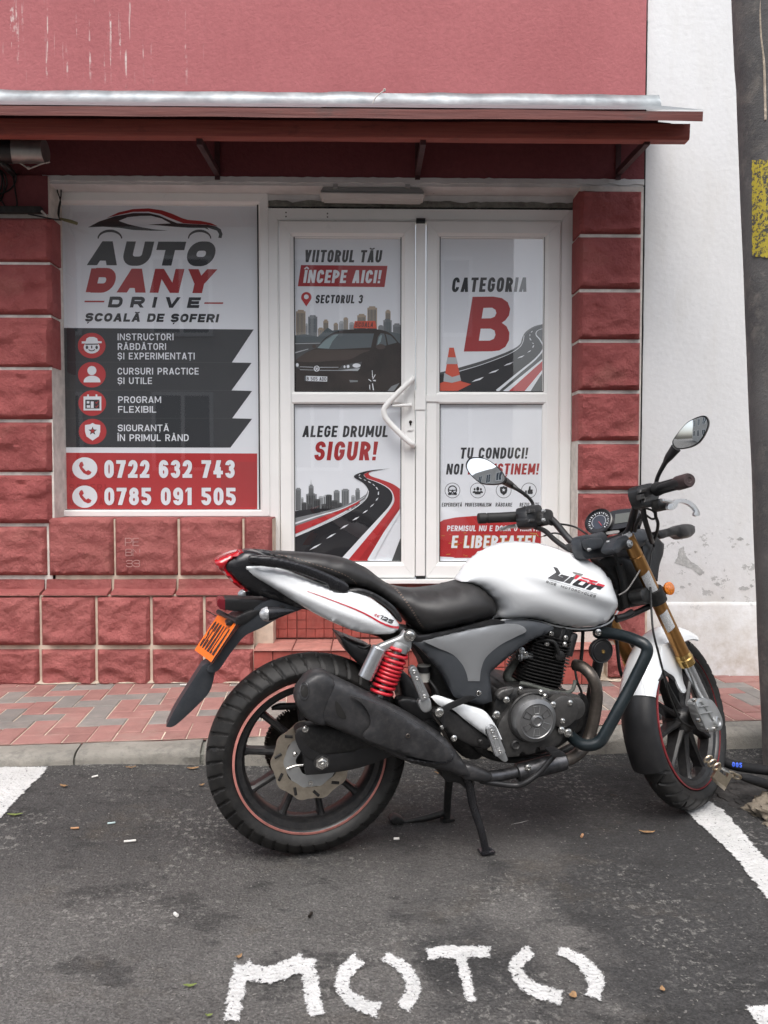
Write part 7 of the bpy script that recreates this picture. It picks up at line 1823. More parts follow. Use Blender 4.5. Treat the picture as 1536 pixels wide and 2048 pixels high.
seat = pillow('seat', BK, [(545, 1112, 1), (556, 1107), (600, 1109), (650, 1113), (700, 1122), (733, 1136), (762, 1158), (785, 1172), (812, 1181), (845, 1184), (885, 1180), (915, 1173), (940, 1167), (962, 1174), (982, 1190), (994, 1208), (996, 1220), (988, 1234), (960, 1242), (915, 1252), (875, 1262), (848, 1267), (832, 1258), (812, 1236), (790, 1214), (755, 1190), (715, 1176), (660, 1160), (610, 1144), (570, 1130)], 0, .05, .085, MT['seat'], MB, smap=.06, power=.55, h=.012, taper=lambda a, z: 1.0 if a > .1 else max(.55, 1.0 - (.1 - a) * .9))
decal_px('stitching', [q for pl in ([ZT(*p) for p in ((700, 88), (800, 108), (900, 140), (1000, 170), (1090, 205), (1150, 245), (1172, 290))],) for q in [x for i, x in enumerate(strip2(cat2(pl, 9, False), .75)) if i % 2 == 0]], seat, MT['thread'], .001)
decal_px('stitching', [q for pl in ([ZT(*p) for p in ((1330, 245), (1390, 290), (1440, 350), (1490, 420), (1525, 480), (1555, 520))], [ZT(*p) for p in ((1336, 243), (1396, 288), (1446, 348), (1496, 418), (1531, 478), (1561, 518))]) for q in [x for i, x in enumerate(strip2(cat2(pl, 9, False), .7)) if i % 2 == 0]], seat, MT['thread'], .001)
grab = [(497, 1120), (500, 1113), (515, 1112), (545, 1114), (580, 1121), (620, 1133), (660, 1149), (690, 1164), (698, 1172), (698, 1182), (692, 1189), (672, 1184), (660, 1180), (656, 1171), (640, 1163), (605, 1149), (570, 1139), (535, 1133), (505, 1128)]
pillow('grab_rail', BK, grab, .105, .010, .007, MT['black_gloss'], MB, smap=.12, h=.0045, smooth=80); pillow('grab_rail', BK, grab, -.105, .010, .007, MT['black_gloss'], MB, smap=.12, h=.0045, smooth=80)

# ---- rear mudguard, plate, indicators
pillow('lamp_bracket', BK, [(450, 1198, 1), (470, 1197), (530, 1200), (555, 1206, 1), (545, 1224, 1), (520, 1224), (470, 1222), (450, 1219, 1)], 0, .034, .002, MT['black_plastic'], MB, smap=.03)
pillow('reflector', BK, [(434, 1202, 1), (438, 1197, 1), (452, 1199, 1), (452, 1221, 1), (440, 1217, 1), (434, 1211, 1)], 0, .033, .001, MT['dark_red_lens'], MB, smap=.03)
pillow('mudguard', BK, [(527, 1205, 1), (560, 1196), (604, 1212), (606, 1218), (560, 1236), (524, 1256), (494, 1270), (478, 1286), (458, 1312), (440, 1338), (426, 1346), (414, 1340), (430, 1322), (452, 1290), (480, 1252), (500, 1228)], 0, .055, .002, MT['grey_plastic'], MB, smap=.06)
pillow('mud_flap', BK, [(404, 1336, 1), (418, 1330), (431, 1337), (430, 1352), (419, 1388), (390, 1420), (355, 1452), (342, 1459), (332, 1458, 1), (350, 1422), (380, 1374)], 0, .048, .004, MT['grey_plastic'], MB, smap=.055, taper=lambda a, z: .7)
pc = [b(475, 1246, .085), b(438, 1226, -.075), b(389, 1300, -.075)]; pc.append(pc[0] + pc[2] - pc[1])
def plate_pt(x, y): return pc[1].lerp(pc[0], x).lerp(pc[2].lerp(pc[3], x), y)
pn = (pc[0] - pc[1]).cross(pc[2] - pc[1]).normalized(); pn = pn if pn.dot(EYE - pc[0]) > 0 else -pn
plate = link('number_plate', fixn(mesh('number_plate', pc + [p - pn * .004 for p in pc], [(0, 1, 2, 3), (4, 5, 6, 7), (0, 1, 5, 4), (1, 2, 6, 5), (2, 3, 7, 6), (3, 0, 4, 7)])), MT['orange_plate'], MB, label='orange plate lettered SCOALA')
v_, f_ = union(text_polys('SCOALA', 2.3, .125, .11))
link('lettering', mesh('lettering', [plate_pt(.08 + p[0] / 2.3 * .84, .86 - p[1] * .66) + pn * .001 for p in v_], f_), MT['print_black'], plate)
g = Geo(); g.tube([plate_pt(-.02, -.02) + pn * .003, plate_pt(1.02, -.02) + pn * .003], .0075, 8); g.tube([plate_pt(1.01, 0), plate_pt(1.01, 1)], .0022, 6); g.out('plate_holder', MT['black_plastic'], plate)
tubes('wire', BK, [(412, 1221, -.06), (422, 1226, -.06), (432, 1232, -.05)], .0014, MT['cable'])
pillow('plate_bracket', BK, [(452, 1250), (480, 1250), (500, 1240), (520, 1222), (500, 1222), (470, 1236)], .0, .06, .002, MT['black_plastic'], MB, smap=.06)
def indicator(u, v, s):
    c = b(u, v, s); ax = b(u + 50, v - 6, s) - c; ax.normalize()
    g = Geo(); g.lathe([(-.020, 0), (-.019, .008), (-.012, .016), (-.002, .0205), (.004, .021)], c, ax, 24); o = g.out('indicator', MT['clear_lens'], MB)
    g = Geo(); g.lathe([(.004, .0215), (.02, .020), (.05, .011), (.075, .004), (.08, 0)], c, ax, 24); g.out('indicator_body', MT['black_gloss'], o)
    g = Geo(); g.tube([c + ax * .04, c + ax * .05 - SIDE * .06], .010, 10); g.out('indicator_stalk', MT['black_plastic'], o)
indicator(533, 1228, .13); indicator(488, 1190, -.13)

# ---- tank
tank = pillow('fuel_tank', BK, [(932, 1167, 1), (942, 1152), (956, 1136), (976, 1117), (1000, 1101), (1024, 1091), (1048, 1087.5), (1076, 1088), (1102, 1091), (1144, 1104), (1183, 1120), (1207, 1136), (1224, 1164), (1233, 1188), (1237, 1206), (1233, 1226), (1222, 1241), (1204, 1251), (1180, 1257), (1150, 1257), (1112, 1251), (1084, 1243), (1052, 1238), (1026, 1238), (994, 1243, 1), (999, 1232), (1001, 1220), (995, 1206), (980, 1190), (962, 1175)], 0, .030, .115, MT['white_paint'], MB, smap=.075, power=.40, h=.0095, smooth=70, taper=lambda a, z: 1.16 - .40 * max(0, min(1, (z - .80) / .23)))
# raised flank crease: soft shoulder over the lower half of the tank
me = tank.data
for vtx in me.vertices:
    q = BK.I @ vtx.co; s_ = -q.y; a_, z_ = q.x, q.z
    sgn = 1 if s_ > 0 else -1; m_ = min(1, max(0, (abs(s_) - .04) / .06))
    p0 = BK.px(1030, 1148, .12); p1 = BK.px(1225, 1215, .12)
    t = (a_ - p0[0]) / (p1[0] - p0[0]); zc = p0[1] + (p1[1] - p0[1]) * t
    d = (z_ - zc)
    if t > -.1:
        k_ = min(1, max(0, (t + .1) / .4)) * m_
        push = .009 * math.exp(-((d - .018) / .022) ** 2) - .007 * math.exp(-((d + .020) / .026) ** 2)
        vtx.co = BK.pt(a_, s_ + sgn * push * k_, z_)
    zl0 = BK.px(1100, 1236, .12)[1]
tubes('tank_seam', BK, [(996, 1242, .065), (1026, 1238, .07), (1052, 1239, .072), (1084, 1244, .072), (1112, 1252, .07), (1150, 1258, .07), (1180, 1258, .065), (1206, 1251, .055), (1224, 1241, .045), (1236, 1222, .04)], .0028, MT['white_paint'])
g = Geo(); cpt = b(1068, 1090, .0); g.lathe([(0, .040), (.004, .042), (.007, .038), (.007, 0)], cpt - Vector((0, 0, .004)), Vector((0, 0, 1)) + FWD * .05, 32); g.out('fuel_cap', MT['chain_steel'], MB)
ZK = Zm(1060, 1110, 9.035)
def zk(pts): return [ZK(*p) for p in pts]
decal_px('tank_logo', [zk([(416, 216), (490, 232), (550, 332), (500, 378), (600, 398), (590, 408), (530, 394), (520, 382), (570, 352), (712, 392), (600, 488), (314, 418), (470, 316)])], tank, MT['decal_grey'])
decal_px('tank_logo', [zk([(780, 302), (962, 352), (920, 388), (870, 372), (760, 466), (718, 524), (612, 494), (640, 470), (830, 358), (760, 320)])], tank, MT['decal_light'])
decal_px('tank_logo', [zk([(640, 474), (740, 395), (800, 412), (718, 524), (612, 494)])], tank, MT['decal_grey'], .0018)
decal_px('tank_logo', [zk([(868, 446), (940, 466), (862, 530), (940, 552), (1010, 492), (1085, 512), (978, 606), (760, 548), (766, 524)]), zk([(1090, 522), (1320, 582), (1262, 630), (1190, 612), (1210, 594), (1170, 584), (1088, 642), (1000, 618), (1100, 538)])], tank, MT['print_black'])
decal_px('tank_logo', [zk([(832, 362), (900, 380), (826, 440), (790, 432)]), zk([(930, 398), (1078, 436), (1060, 452), (960, 428), (930, 446), (1040, 476), (1010, 494), (868, 456), (890, 436), (1000, 440), (916, 412)]), zk([(1078, 444), (1224, 484), (1196, 506), (1130, 490), (1110, 504), (1190, 526), (1160, 546), (1020, 508), (1050, 490), (1120, 506), (1050, 470)]), zk([(1226, 510), (1350, 550), (1318, 582), (1180, 546)])], tank, MT['decal_red'], .0020)
decal_px('tank_logo', [zk([(318, 434), (1210, 706), (1209, 710), (317, 438)])], tank, MT['decal_grey'])
line_text('RIDE  MOTORCYCLES', *ZK(286, 500), *ZK(1176, 766), 4.4, .2, MT['decal_grey'], tank, .12, .42)

# ---- front end (turned to the left)
FW, FWat, FC, Fe, Fu, Fs = wheel(ST, WB, .302, .302, .050, 34, MT['rim_stripe_front'], 'front', tread_rear=False, spoke_w=.020, ph0=10)
g = Geo(); V = []
def fork(t, sign):
    # straight tube between two seen points, on the side plane t
    a = ST.at(1266, 1092, t) if sign > 0 else None
    top = ST.px(1262, 1088, .1); bot = ST.px(1420, 1425, .1)
    A = ST.pt(top[0], t, top[1]); B_ = ST.pt(bot[0], t, bot[1]); ax = (B_ - A); L = ax.length; axn = ax.normalized()
    def tt(u, v): q = ST.px(u, v, .1); return (ST.pt(q[0], t, q[1]) - A).dot(axn)
    Lc = tt(1368, 1318)
    g = Geo(); g.lathe([(-.03, .0), (-.03, .0215), (.042, .0225), (.044, .0205), (.046, .0225), (Lc - .03, .0240), (Lc - .02, .0245)], A, axn, 32); o = g.out('fork_leg', MT['gold'], MB)
    g = Geo(); g.lathe([(Lc - .022, .0255), (Lc - .010, .0275), (Lc - .006, .0255), (Lc - .002, .0285), (Lc + .024, .0275), (Lc + .026, .018)], A, axn, 32); g.out('fork_collar', MT['gold_light'], o)
    g = Geo(); g.lathe([(Lc + .02, .0175), (L + .02, .0175)], A, axn, 28); g.out('fork_slider', MT['silver'], o)
    g = Geo(); g.lathe([(-.045, .012), (-.038, .016), (-.03, .018)], A, axn, 20); g.out('fork_cap', MT['clear_lens'], o)
    return o, A, axn, L, Lc, tt
fr_o, fA, fax, fL, fLc, ftt = fork(.10, 1); fork(-.10, -1)
def sticker(o, d0, d1):
    V = []; F = []; n = 10; m = 6; vdir = (EYE - (fA + fax * d0)); vdir = (vdir - fax * vdir.dot(fax)).normalized(); w = fax.cross(vdir)
    for j in range(m + 1):
        for i in range(n + 1):
            a = R(-40 + 76 * i / n); h = d0 + (d1 - d0) * j / m + .012 * (i / n - .5)
            V.append(fA + fax * h + (vdir * math.cos(a) + w * math.sin(a)) * .0249)
    for j in range(m):
        for i in range(n): F.append((j * (n + 1) + i, j * (n + 1) + i + 1, (j + 1) * (n + 1) + i + 1, (j + 1) * (n + 1) + i))
    return link('sticker', mesh('sticker', V, F, 60), MT['sticker'], o)
sticker(fr_o, ftt(1296, 1128), ftt(1316, 1164)); sticker(fr_o, ftt(1332, 1204), ftt(1346, 1242))
# cast fork foot
pillow('fork_foot', ST, [(1384, 1404), (1392, 1396), (1404, 1398), (1414, 1400), (1424, 1412), (1434, 1432), (1437, 1448), (1432, 1460), (1416, 1463), (1406, 1460), (1398, 1448), (1390, 1430)], .100, .015, .004, MT['cast'], MB, smap=.1, h=.005, power=.3)
for q_ in ([(1388, 1408, .121), (1404, 1440, .121), (1412, 1458, .121)], [(1402, 1402, .121), (1414, 1420, .121), (1426, 1440, .121)], [(1398, 1428, .122), (1410, 1426, .122), (1424, 1424, .122)], [(1394, 1414, .122), (1408, 1412, .122), (1416, 1412, .122)]): tubes('foot_rib', ST, q_, .0035, MT['cast'], seg=8)
g = Geo(); g.lathe([(0, .020), (.012, .020), (.014, .015), (.010, .011), (.010, 0)], st(1430, 1444, .118), SSIDE, 24); g.out('axle_cap', MT['cast'], MB)
for u, v in ((1388, 1400), (1396, 1440), (1414, 1459), (1428, 1457)): bolt(ST, u, v, .118, .006)
g = Geo(); pA = st(1400, 1420, .1); g.tube([pA, st(1392, 1425, .09)], .010, 10); g.out('caliper_lug', MT['cast'], MB)
tubes('speedo_cable', ST, [(1302, 1200, .12), (1306, 1260, .13), (1318, 1310, .13), (1330, 1358, .12), (1336, 1385, .10), (1346, 1410, .085), (1360, 1440, .075), (1378, 1452, .07), (1398, 1458, .07)], .0035, MT['cable'])
g = Geo(); g.lathe([(-.012, .0), (-.012, .034), (.006, .036), (.010, .03), (.010, 0)], FC + SSIDE * .042, SSIDE, 30); g.out('speedo_drive', MT['engine_black'], FW)
wavy_disc('brake_disc', FWat, .128, .09, -.062, .0045, MT['disc'], FW)
# fender: white shell over the wheel, black flap behind
def fender(th0, th1, r, hw, drop_, m, name, n=40, edge=.004, prof_extra=0, skirt=None):
    V = []; F = []; k_ = 13
    for i in range(n + 1):
        th = R(th0 + (th1 - th0) * i / n); tt_ = i / n
        sk = drop_ if skirt is None else skirt(tt_)
        row = []
        for j in range(k_):
            x = -1 + 2 * j / (k_ - 1)
            s = hw * math.sin(x * math.pi / 2); rr = r - (1 - math.cos(x * math.pi / 2)) * sk
            row.append(FWat(rr, th, s))
        inn = []
        for j in range(k_):
            x = -1 + 2 * j / (k_ - 1)
            s = (hw - edge) * math.sin(x * math.pi / 2); rr = r - edge - (1 - math.cos(x * math.pi / 2)) * (sk - .0)
            inn.append(FWat(rr, th, s))
        V += row + inn[::-1]
    K_ = 2 * k_
    for i in range(n):
        for j in range(K_): F.append((i * K_ + j, (i + 1) * K_ + j, (i + 1) * K_ + (j + 1) % K_, i * K_ + (j + 1) % K_))
    F += [tuple(range(K_)), tuple(range(n * K_, (n + 1) * K_))]
    return link(name, fixn(mesh(name, V, F, 50)), m, MB)
fender(64, 158, .330, .066, .05, MT['white_paint'], 'front_fender', skirt=lambda t: .038 + .035 * math.sin(math.pi * t))
fender(156, 203, .328, .062, .045, MT['black_plastic'], 'fender_flap', skirt=lambda t: .045)
pillow('fender_strut', ST, [(1322, 1290, 1), (1346, 1284), (1362, 1300), (1362, 1330), (1366, 1362), (1372, 1380), (1366, 1386), (1358, 1376), (1348, 1354), (1334, 1344), (1322, 1330)], .066, .003, .004, MT['white_paint'], MB, smap=.068)
pillow('fender_arch', ST, [(1324, 1348), (1334, 1342), (1344, 1346), (1352, 1360), (1346, 1362), (1336, 1352), (1328, 1356), (1316, 1362)], .062, .004, .002, MT['black_plastic'], MB, smap=.065)
pillow('fender_strut', ST, [(1380, 1287), (1389, 1290), (1396, 1310), (1402, 1340), (1412, 1372), (1418, 1384), (1410, 1380), (1398, 1340), (1386, 1310)], -.055, .003, .002, MT['black_plastic'], MB, smap=-.05)
# yokes, headlamp, indicator
pillow('lower_yoke', ST, [(1284, 1180), (1306, 1172), (1326, 1172), (1334, 1186), (1328, 1202), (1308, 1206), (1288, 1202)], .075, .022, .006, MT['engine_black'], MB, smap=.1)
qy = ftt(1312, 1188); dy = SSIDE * -.2
g = Geo(); g.tube([fA + fax * qy, fA + fax * qy + dy * .5 - SFWD * .03, fA + fax * qy + dy], [.024, .030, .024], 12, 4); g.out('yoke_beam', MT['engine_black'], MB)
g = Geo(); q = ftt(1312, 1188); g.lathe([(q - .026, .024), (q - .024, .032), (q + .024, .032), (q + .026, .024)], fA, fax, 28); g.out('yoke_clamp', MT['engine_black'], MB)
q = ftt(1312, 1188); cR = fA + fax * q
g = Geo(); ic = st(1338, 1177, .135); g.lathe([(-.012, .016), (-.004, .021), (.0, .0225), (.004, .022), (.007, .016), (.008, 0)], ic, (EYE - ic).normalized() * .35 + SSIDE * .85, 32); g.out('side_reflector', MT['amber_lens'], MB)
pillow('upper_yoke', ST, [(1226, 1086), (1236, 1076), (1262, 1066), (1280, 1058), (1294, 1064), (1296, 1078), (1284, 1092), (1262, 1098), (1244, 1098), (1234, 1106), (1222, 1100)], .085, .020, .008, MT['grey_plastic'], MB, smap=.1)
bolt(ST, 1260, 1087, .125, .010, MT['cast'])
pillow('headlamp_shell', ST, [(1286, 1066, 1), (1316, 1072, 1), (1331, 1088, 1), (1329, 1108), (1322, 1130), (1318, 1162, 1), (1304, 1140), (1290, 1106)], .0, .085, .004, MT['black_plastic'], MB, smap=.09)
pillow('front_indicator', ST, [(1308, 1064, 1), (1320, 1060), (1340, 1056), (1356, 1050), (1374, 1050), (1383, 1054, 1), (1383, 1066), (1372, 1076), (1356, 1078), (1344, 1072), (1326, 1076), (1316, 1078)], .03, .014, .010, MT['black_plastic'], MB, smap=.03)
pillow('headstock', BK, [(1196, 1120), (1226, 1112), (1262, 1120), (1290, 1150), (1296, 1180), (1262, 1206), (1236, 1222), (1232, 1190), (1224, 1160), (1208, 1136)], -.02, .03, .01, MT['engine_black'], MB, smap=.0)
tubes('frame_tube', BK, [(1238, 1130, .04), (1248, 1170, .04), (1252, 1215, .04)], .014, MT['engine_black'])
tubes('frame_tube', BK, [(1232, 1240, .05), (1262, 1230, .05), (1300, 1212, .05)], .010, MT['engine_black'])
tubes('wire_loom', BK, [(1232, 1236, .07), (1250, 1232, .07), (1264, 1224, .06)], .011, MT['cable'])
tubes('cable', BK, [(1238, 1190, .10), (1254, 1180, .11), (1268, 1160, .11), (1280, 1140, .10)], .0025, MT['decal_light'])
tubes('cable', BK, [(1230, 1108, .06), (1240, 1140, .06), (1250, 1180, .06)], .0045, MT['cable'])
# fork frame side (far leg visible between bar and wheel)
# handlebar
hb = [(962, 1037, -.385), (1010, 1035, -.33), (1050, 1033, -.28), (1084, 1032, -.24), (1100, 1036, -.215), (1116, 1052, -.18), (1134, 1074, -.14), (1150, 1088, -.11), (1170, 1092, -.07), (1200, 1088, -.02), (1230, 1078, .04), (1250, 1070, .085), (1260, 1056, .11), (1268, 1026, .15), (1276, 1000, .19), (1290, 986, .23), (1320, 976, .30), (1374, 961, .405)]
tubes('handlebar', ST, hb, .0125, MT['black_plastic'], seg=16, smooth=6)
def between(name, p, q, prof, m, seg=20, **kw):
    a, c_ = p, q; d = c_ - a; L = d.length
    g = Geo(); g.lathe([(h * L, r) for h, r in prof], a, d, seg); return g.out(name, m, MB, **kw)
between('hand_grip', st(956, 1037, -.39), st(1048, 1033, -.285), [(0, 0), (0, .017), (.015, .0195), (.17, .0195), (.18, .0175), (.2, .0175), (.21, .019), (.5, .0185), (.8, .0195), (.93, .021), (1, .021), (1, 0)], MT['grip'], 28)
between('hand_grip', st(1312, 979, .28), st(1355, 967, .36), [(0, 0), (0, .021), (.1, .021), (.3, .0185), (1, .0185), (1, 0)], MT['grip'], 28)
between('bar_end', st(1354, 967, .358), st(1379, 960, .412), [(0, 0), (0, .0195), (.1, .0215), (.9, .021), (1, .018), (1, .008), (.97, .006), (.97, 0)], MT['grip_end'], 28)
# switch boxes
pillow('switch_box', ST, [(1044, 1018), (1050, 1013), (1070, 1012), (1076, 1018), (1076, 1050), (1070, 1056), (1054, 1056), (1046, 1048)], -.255, .022, .006, MT['black_plastic'], MB, smap=-.25)
for q_ in ([(1049, 1020), (1060, 1020), (1060, 1028), (1049, 1028)], [(1049, 1040), (1060, 1040), (1060, 1046), (1049, 1046)]): pillow('switch', ST, [p + (1,) for p in q_], -.225, .006, .002, MT['dark_grey'], MB, smap=-.24)
pillow('bar_clamp', ST, [(1078, 1024), (1088, 1020), (1098, 1026), (1098, 1046), (1088, 1052), (1078, 1048)], -.22, .016, .005, MT['engine_black'], MB, smap=-.22)
bolt(ST, 1087, 1022, -.20, .006, MT['cast']); bolt(ST, 1087, 1040, -.20, .006, MT['cast'])
pillow('switch_box', ST, [(1268, 980), (1276, 972), (1296, 968), (1304, 974), (1312, 986), (1308, 1006), (1300, 1014), (1284, 1016), (1274, 1006)], .245, .016, .005, MT['black_plastic'], MB, smap=.25)
for q_ in ([(1278, 978), (1290, 976), (1290, 984), (1278, 986)], [(1286, 996), (1296, 994), (1296, 1004), (1286, 1006)], [(1276, 990), (1284, 988), (1286, 998), (1278, 1000)]): pillow('switch', ST, [p + (1,) for p in q_], .27, .006, .002, MT['dark_grey'], MB, smap=.27)
pillow('lever_mount', ST, [(1310, 1000), (1322, 1000), (1338, 1006), (1344, 1014), (1332, 1020), (1318, 1022), (1310, 1014)], .27, .012, .004, MT['engine_black'], MB, smap=.27)
pillow('brake_lever', ST, [(1336, 1006), (1346, 1002), (1352, 999), (1366, 998), (1380, 1003), (1390, 1012), (1397, 1024), (1397, 1031), (1391, 1033), (1386, 1029), (1388, 1022), (1380, 1013), (1368, 1007), (1356, 1006), (1352, 1014), (1344, 1020), (1334, 1018)], .30, .0035, .0015, MT['silver'], MB, smap=.30)
pillow('lever_blade', ST, [(1316, 1000), (1336, 1004), (1338, 1008), (1318, 1005)], .31, .004, .002, MT['silver'], MB, smap=.30)
pillow('clutch_lever', ST, [(1004, 1058), (1012, 1052), (1030, 1048), (1046, 1047), (1046, 1053), (1024, 1056), (1010, 1060)], -.32, .006, .003, MT['silver'], MB, smap=-.31)
# cables at the right switch
for pts, r_ in (([(1286, 1014, .22), (1290, 1040, .2), (1300, 1072, .16), (1304, 1084, .12)], .0085), ([(1312, 1000, .25), (1311, 1030, .22), (1316, 1048, .2), (1312, 1070, .16), (1304, 1084, .12)], .0052), ([(1290, 1016, .22), (1306, 1022, .22), (1312, 1034, .21), (1304, 1038, .2), (1292, 1030, .2)], .0035), ([(1290, 1026, .2), (1280, 1034, .18), (1272, 1050, .15), (1270, 1062, .12)], .006)):
    tubes('cable', ST, pts, r_, MT['cable'])
tubes('cable', ST, [(1304, 1078, .12), (1308, 1092, .1), (1303, 1110, .1), (1300, 1150, .1), (1302, 1200, .12)], .0035, MT['cable'])
for pts, r_ in (([(1070, 1054, -.25), (1090, 1062, -.2), (1110, 1080, -.15), (1136, 1098, -.1), (1160, 1108, -.06)], .009), ([(1096, 1048, -.22), (1120, 1048, -.18), (1150, 1054, -.12), (1176, 1070, -.08)], .0035), ([(1088, 1072, -.2), (1110, 1066, -.18), (1134, 1074, -.14)], .003), ([(1098, 1040, -.2), (1108, 1046, -.2), (1104, 1050, -.2), (1094, 1046, -.2)], .003)):
    tubes('cable', ST, pts, r_, MT['cable'])
g = Geo(); g.tube([st(1072, 1066, -.2), st(1078, 1074, -.2), st(1088, 1072, -.2)], .0016, 5, 3); g.out('cable_tie', MT['gold_light'], MB)
pillow('bar_riser', ST, [(1168, 1076), (1178, 1068), (1196, 1068), (1212, 1062), (1222, 1072), (1226, 1086), (1238, 1090), (1236, 1104), (1222, 1112), (1196, 1114), (1180, 1116), (1172, 1104)], .02, .016, .008, MT['grey_plastic'], MB, smap=.05, h=.006)
pillow('riser_cap', ST, [(1178, 1078), (1206, 1076), (1210, 1092), (1184, 1098)], .055, .008, .004, MT['grey_plastic'], MB, smap=.07)
for u, v in ((1216, 1084), (1217, 1100), (1178, 1099)): bolt(ST, u, v, .078, .004, MT['cast'])
pillow('bar_padding', ST, [(1146, 1086), (1164, 1084), (1176, 1090), (1172, 1102), (1154, 1100)], -.06, .018, .006, MT['clear_lens'] if False else MT['dark_grey'], MB, smap=-.05)
# instruments
def facing(name, c, n_, ux, pts, th_, m, parent=MB, lift=0):
    n_ = n_.normalized(); ux = (ux - n_ * ux.dot(n_)).normalized(); uy = n_.cross(ux)
    poly = cat2(pts, 5) if any(len(p) == 2 for p in pts) else [p[:2] for p in pts]
    A = [c + ux * p[0] + uy * p[1] + n_ * lift for p in poly]; k_ = len(A)
    return link(name, fixn(mesh(name, A + [p - n_ * th_ for p in A], [tuple(range(k_)), tuple(range(k_, 2 * k_))] + [(i, (i + 1) % k_, k_ + (i + 1) % k_, k_ + i) for i in range(k_)], 40)), m, parent)
gc = st(1199, 1045, -.035); gn = (-SFWD * .75 + SAX * .55 + (EYE - gc).normalized() * .35).normalized(); gx = SSIDE
g = Geo(); g.lathe([(-.05, .02), (-.03, .045), (0, .050), (.010, .050), (.012, .046), (.006, .042), (.004, 0)], gc, gn, 40); gau = g.out('tachometer', MT['black_gloss'], MB)
g = Geo(); g.lathe([(.0052, .0405), (.0056, 0)], gc, gn, 36); g.out('dial', MT['dial'], gau)
gxx = (gx - gn * gx.dot(gn)).normalized(); gy = gn.cross(gxx)
g = Geo()
for q in range(21):
    a = R(225 - q * 13.5); d0, d1 = (.031 if q % 2 == 0 else .034), .037; pa = gc + (gxx * math.cos(a) + gy * math.sin(a)) * d0 + gn * .0068; pb_ = gc + (gxx * math.cos(a) + gy * math.sin(a)) * d1 + gn * .0068; g.tube([pa, pb_], .0011 if q % 2 else .0016, 4)
for q in range(40):
    a0, a1 = R(225 - q * 6.6), R(225 - (q + 1) * 6.6); g.tube([gc + (gxx * math.cos(x) + gy * math.sin(x)) * .025 + gn * .0066 for x in (a0, a1)], .0006, 4)
g.out('dial_marks', MT['print_white'], gau)
g = Geo(); g.tube([gc + gn * .0075, gc + gxx * .012 - gy * .018 + gn * .0075], .0011, 5); g.out('needle', MT['decal_red'], gau)
lc = gc + gxx * .082 + gy * .004
facing('display_case', lc, gn, gx, [(-.05, -.034), (.04, -.032), (.055, -.01), (.05, .03), (-.05, .032)], .035, MT['black_gloss'], gau)
facing('display', lc, gn, gx, [(-.026, -.018, 1), (.034, -.018, 1), (.034, .020, 1), (-.026, .020, 1)], .001, MT['lcd'], gau, .0016)
facing('warning_lights', gc + gxx * .05 - gy * .045, gn, gx, [(-.02, -.006), (.02, -.006), (.022, .004), (-.022, .004)], .004, MT['decal_light'], gau, .0)
# mirrors
def mirror(pts, cpx, s, stem, n_):
    c = st(*cpx, s); n_ = n_.normalized()
    def on(u, v, off=0):
        d = ray(u, v); return EYE + d * ((c + n_ * off - EYE).dot(n_) / d.dot(n_))
    poly = cat2(pts, 5); cu = sum(p[0] for p in poly) / len(poly); cv = sum(p[1] for p in poly) / len(poly)
    rim_o = [on(cu + (p[0] - cu) * 1.0, cv + (p[1] - cv) * 1.0) for p in poly]; gl = [on(cu + (p[0] - cu) * .945, cv + (p[1] - cv) * .93, .0012) for p in poly]
    ctr = on(cu, cv); k_ = len(poly)
    back = [ctr + (p - ctr) * .82 - n_ * .022 for p in rim_o]; back2 = [ctr + (p - ctr) * .4 - n_ * .034 for p in rim_o]
    rin = [ctr + (p - ctr) * .95 for p in rim_o]
    V = rin + [p + n_ * .003 for p in rim_o] + [p - n_ * .006 for p in rim_o] + back + back2; F = []
    for r_ in range(4):
        for i in range(k_): F.append((r_ * k_ + i, r_ * k_ + (i + 1) % k_, (r_ + 1) * k_ + (i + 1) % k_, (r_ + 1) * k_ + i))
    F.append(tuple(range(4 * k_, 5 * k_)))
    o = link('mirror', fixn(mesh('mirror', V, F, 50)), MT['black_plastic'], MB)
    gp_ = [(cu + (p[0] - cu) * .945, cv + (p[1] - cv) * .93) for p in poly]
    V2, F2, h2, b2 = pillow_geo(gp_, 7.0); Q = [on(p[0], p[1], .0012) for p in V2]
    Q = [q + n_ * (.0058 * (1 - (q - ctr).length_squared / .0064)) for q in Q]     # convex glass
    me = fixn(mesh('mirror_glass', Q, F2, 60))
    link('mirror_glass', me, MT['mirror'], o)
    pp = [on(*stem[0][:2], -.010)] + [st(u, v, s_) for u, v, s_ in stem[1:]]
    g = Geo(); g.tube(pp, [.016, .0125, .0075, .0065, .0065, .0065][:len(pp)], 12, 4); g.out('mirror_stem', MT['black_plastic'], o)
    return o
nL = -FWD * .55 + SIDE * .55 - Vector((0, 0, 0)) ; cL = st(970, 942, -.36)
nL = ((EYE - cL).normalized() * .80 + Vector((-.30, -.06, .175))).normalized()
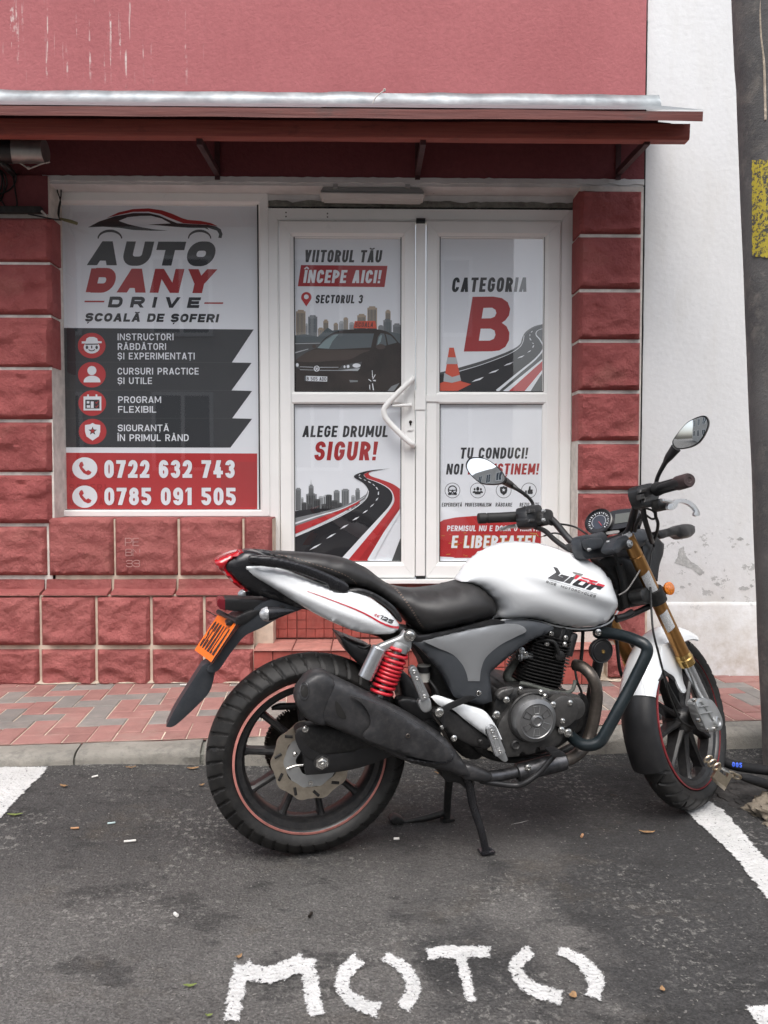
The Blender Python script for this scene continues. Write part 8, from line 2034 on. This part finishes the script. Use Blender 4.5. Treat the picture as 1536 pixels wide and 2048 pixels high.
mirror([(932, 934), (938, 918), (953, 914.5), (975, 919), (998, 936), (1011, 955), (1008, 965), (994, 969.5), (965, 968), (945, 954)], (970, 942), -.36, [(1006, 960), (1022, 970, -.32), (1034, 978, -.30), (1054, 992, -.285), (1065, 1006, -.28), (1066, 1018, -.28)], nL)
cR_ = st(1385, 866, .42)
nR = ((EYE - cR_).normalized() * .78 + Vector((-.43, 0, .035))).normalized()
mirror([(1345, 886), (1352, 872), (1374, 846), (1396, 834), (1411, 832), (1418, 846), (1412, 866), (1398, 886), (1378, 896), (1354, 898)], (1385, 866), .42, [(1352, 896), (1338, 914, .33), (1330, 926, .31), (1319, 946, .28), (1313, 962, .26), (1313, 974, .26)], nR)
# horn and crash bar
hc = b(1203, 1302, .085)
g = Geo(); g.lathe([(-.03, .02), (-.02, .036), (-.006, .041), (.002, .0415), (.006, .039), (.005, .036), (.004, .034), (.007, .032), (.009, .010), (.010, 0)], hc, SIDE + FWD * .05, 40); g.out('horn', MT['black_plastic'], MB)
g = Geo(); g.lathe([(.009, .0065), (.012, .006), (.012, .003), (.010, 0)], hc, SIDE + FWD * .05, 14); g.out('horn_nut', MT['gold_light'], MB)
tubes('crash_bar', BK, [(1194, 1266, .06), (1216, 1266, .09), (1248, 1272, .14), (1276, 1282, .19), (1291, 1291, .21), (1294, 1304, .215), (1285, 1326, .215), (1262, 1372, .21), (1236, 1420, .21), (1212, 1464, .205), (1200, 1482, .20), (1184, 1490, .19), (1166, 1489, .17), (1150, 1480, .14), (1138, 1468, .11)], .0185, MT['crash_bar'], seg=22, smooth=6)
tubes('crash_bar', BK, [(1194, 1266, -.06), (1216, 1266, -.09), (1248, 1272, -.14), (1285, 1326, -.21), (1212, 1464, -.20), (1166, 1489, -.17), (1138, 1468, -.11)], .0185, MT['crash_bar'], seg=16, smooth=4)
bolt(BK, 1197, 1265, .088, .009); bolt(BK, 1137, 1466, .135, .011)
tubes('fork_hose', BK, [(1232, 1262, -.02), (1236, 1310, -.02), (1240, 1340, -.02), (1250, 1365, -.02)], .006, MT['cable'])
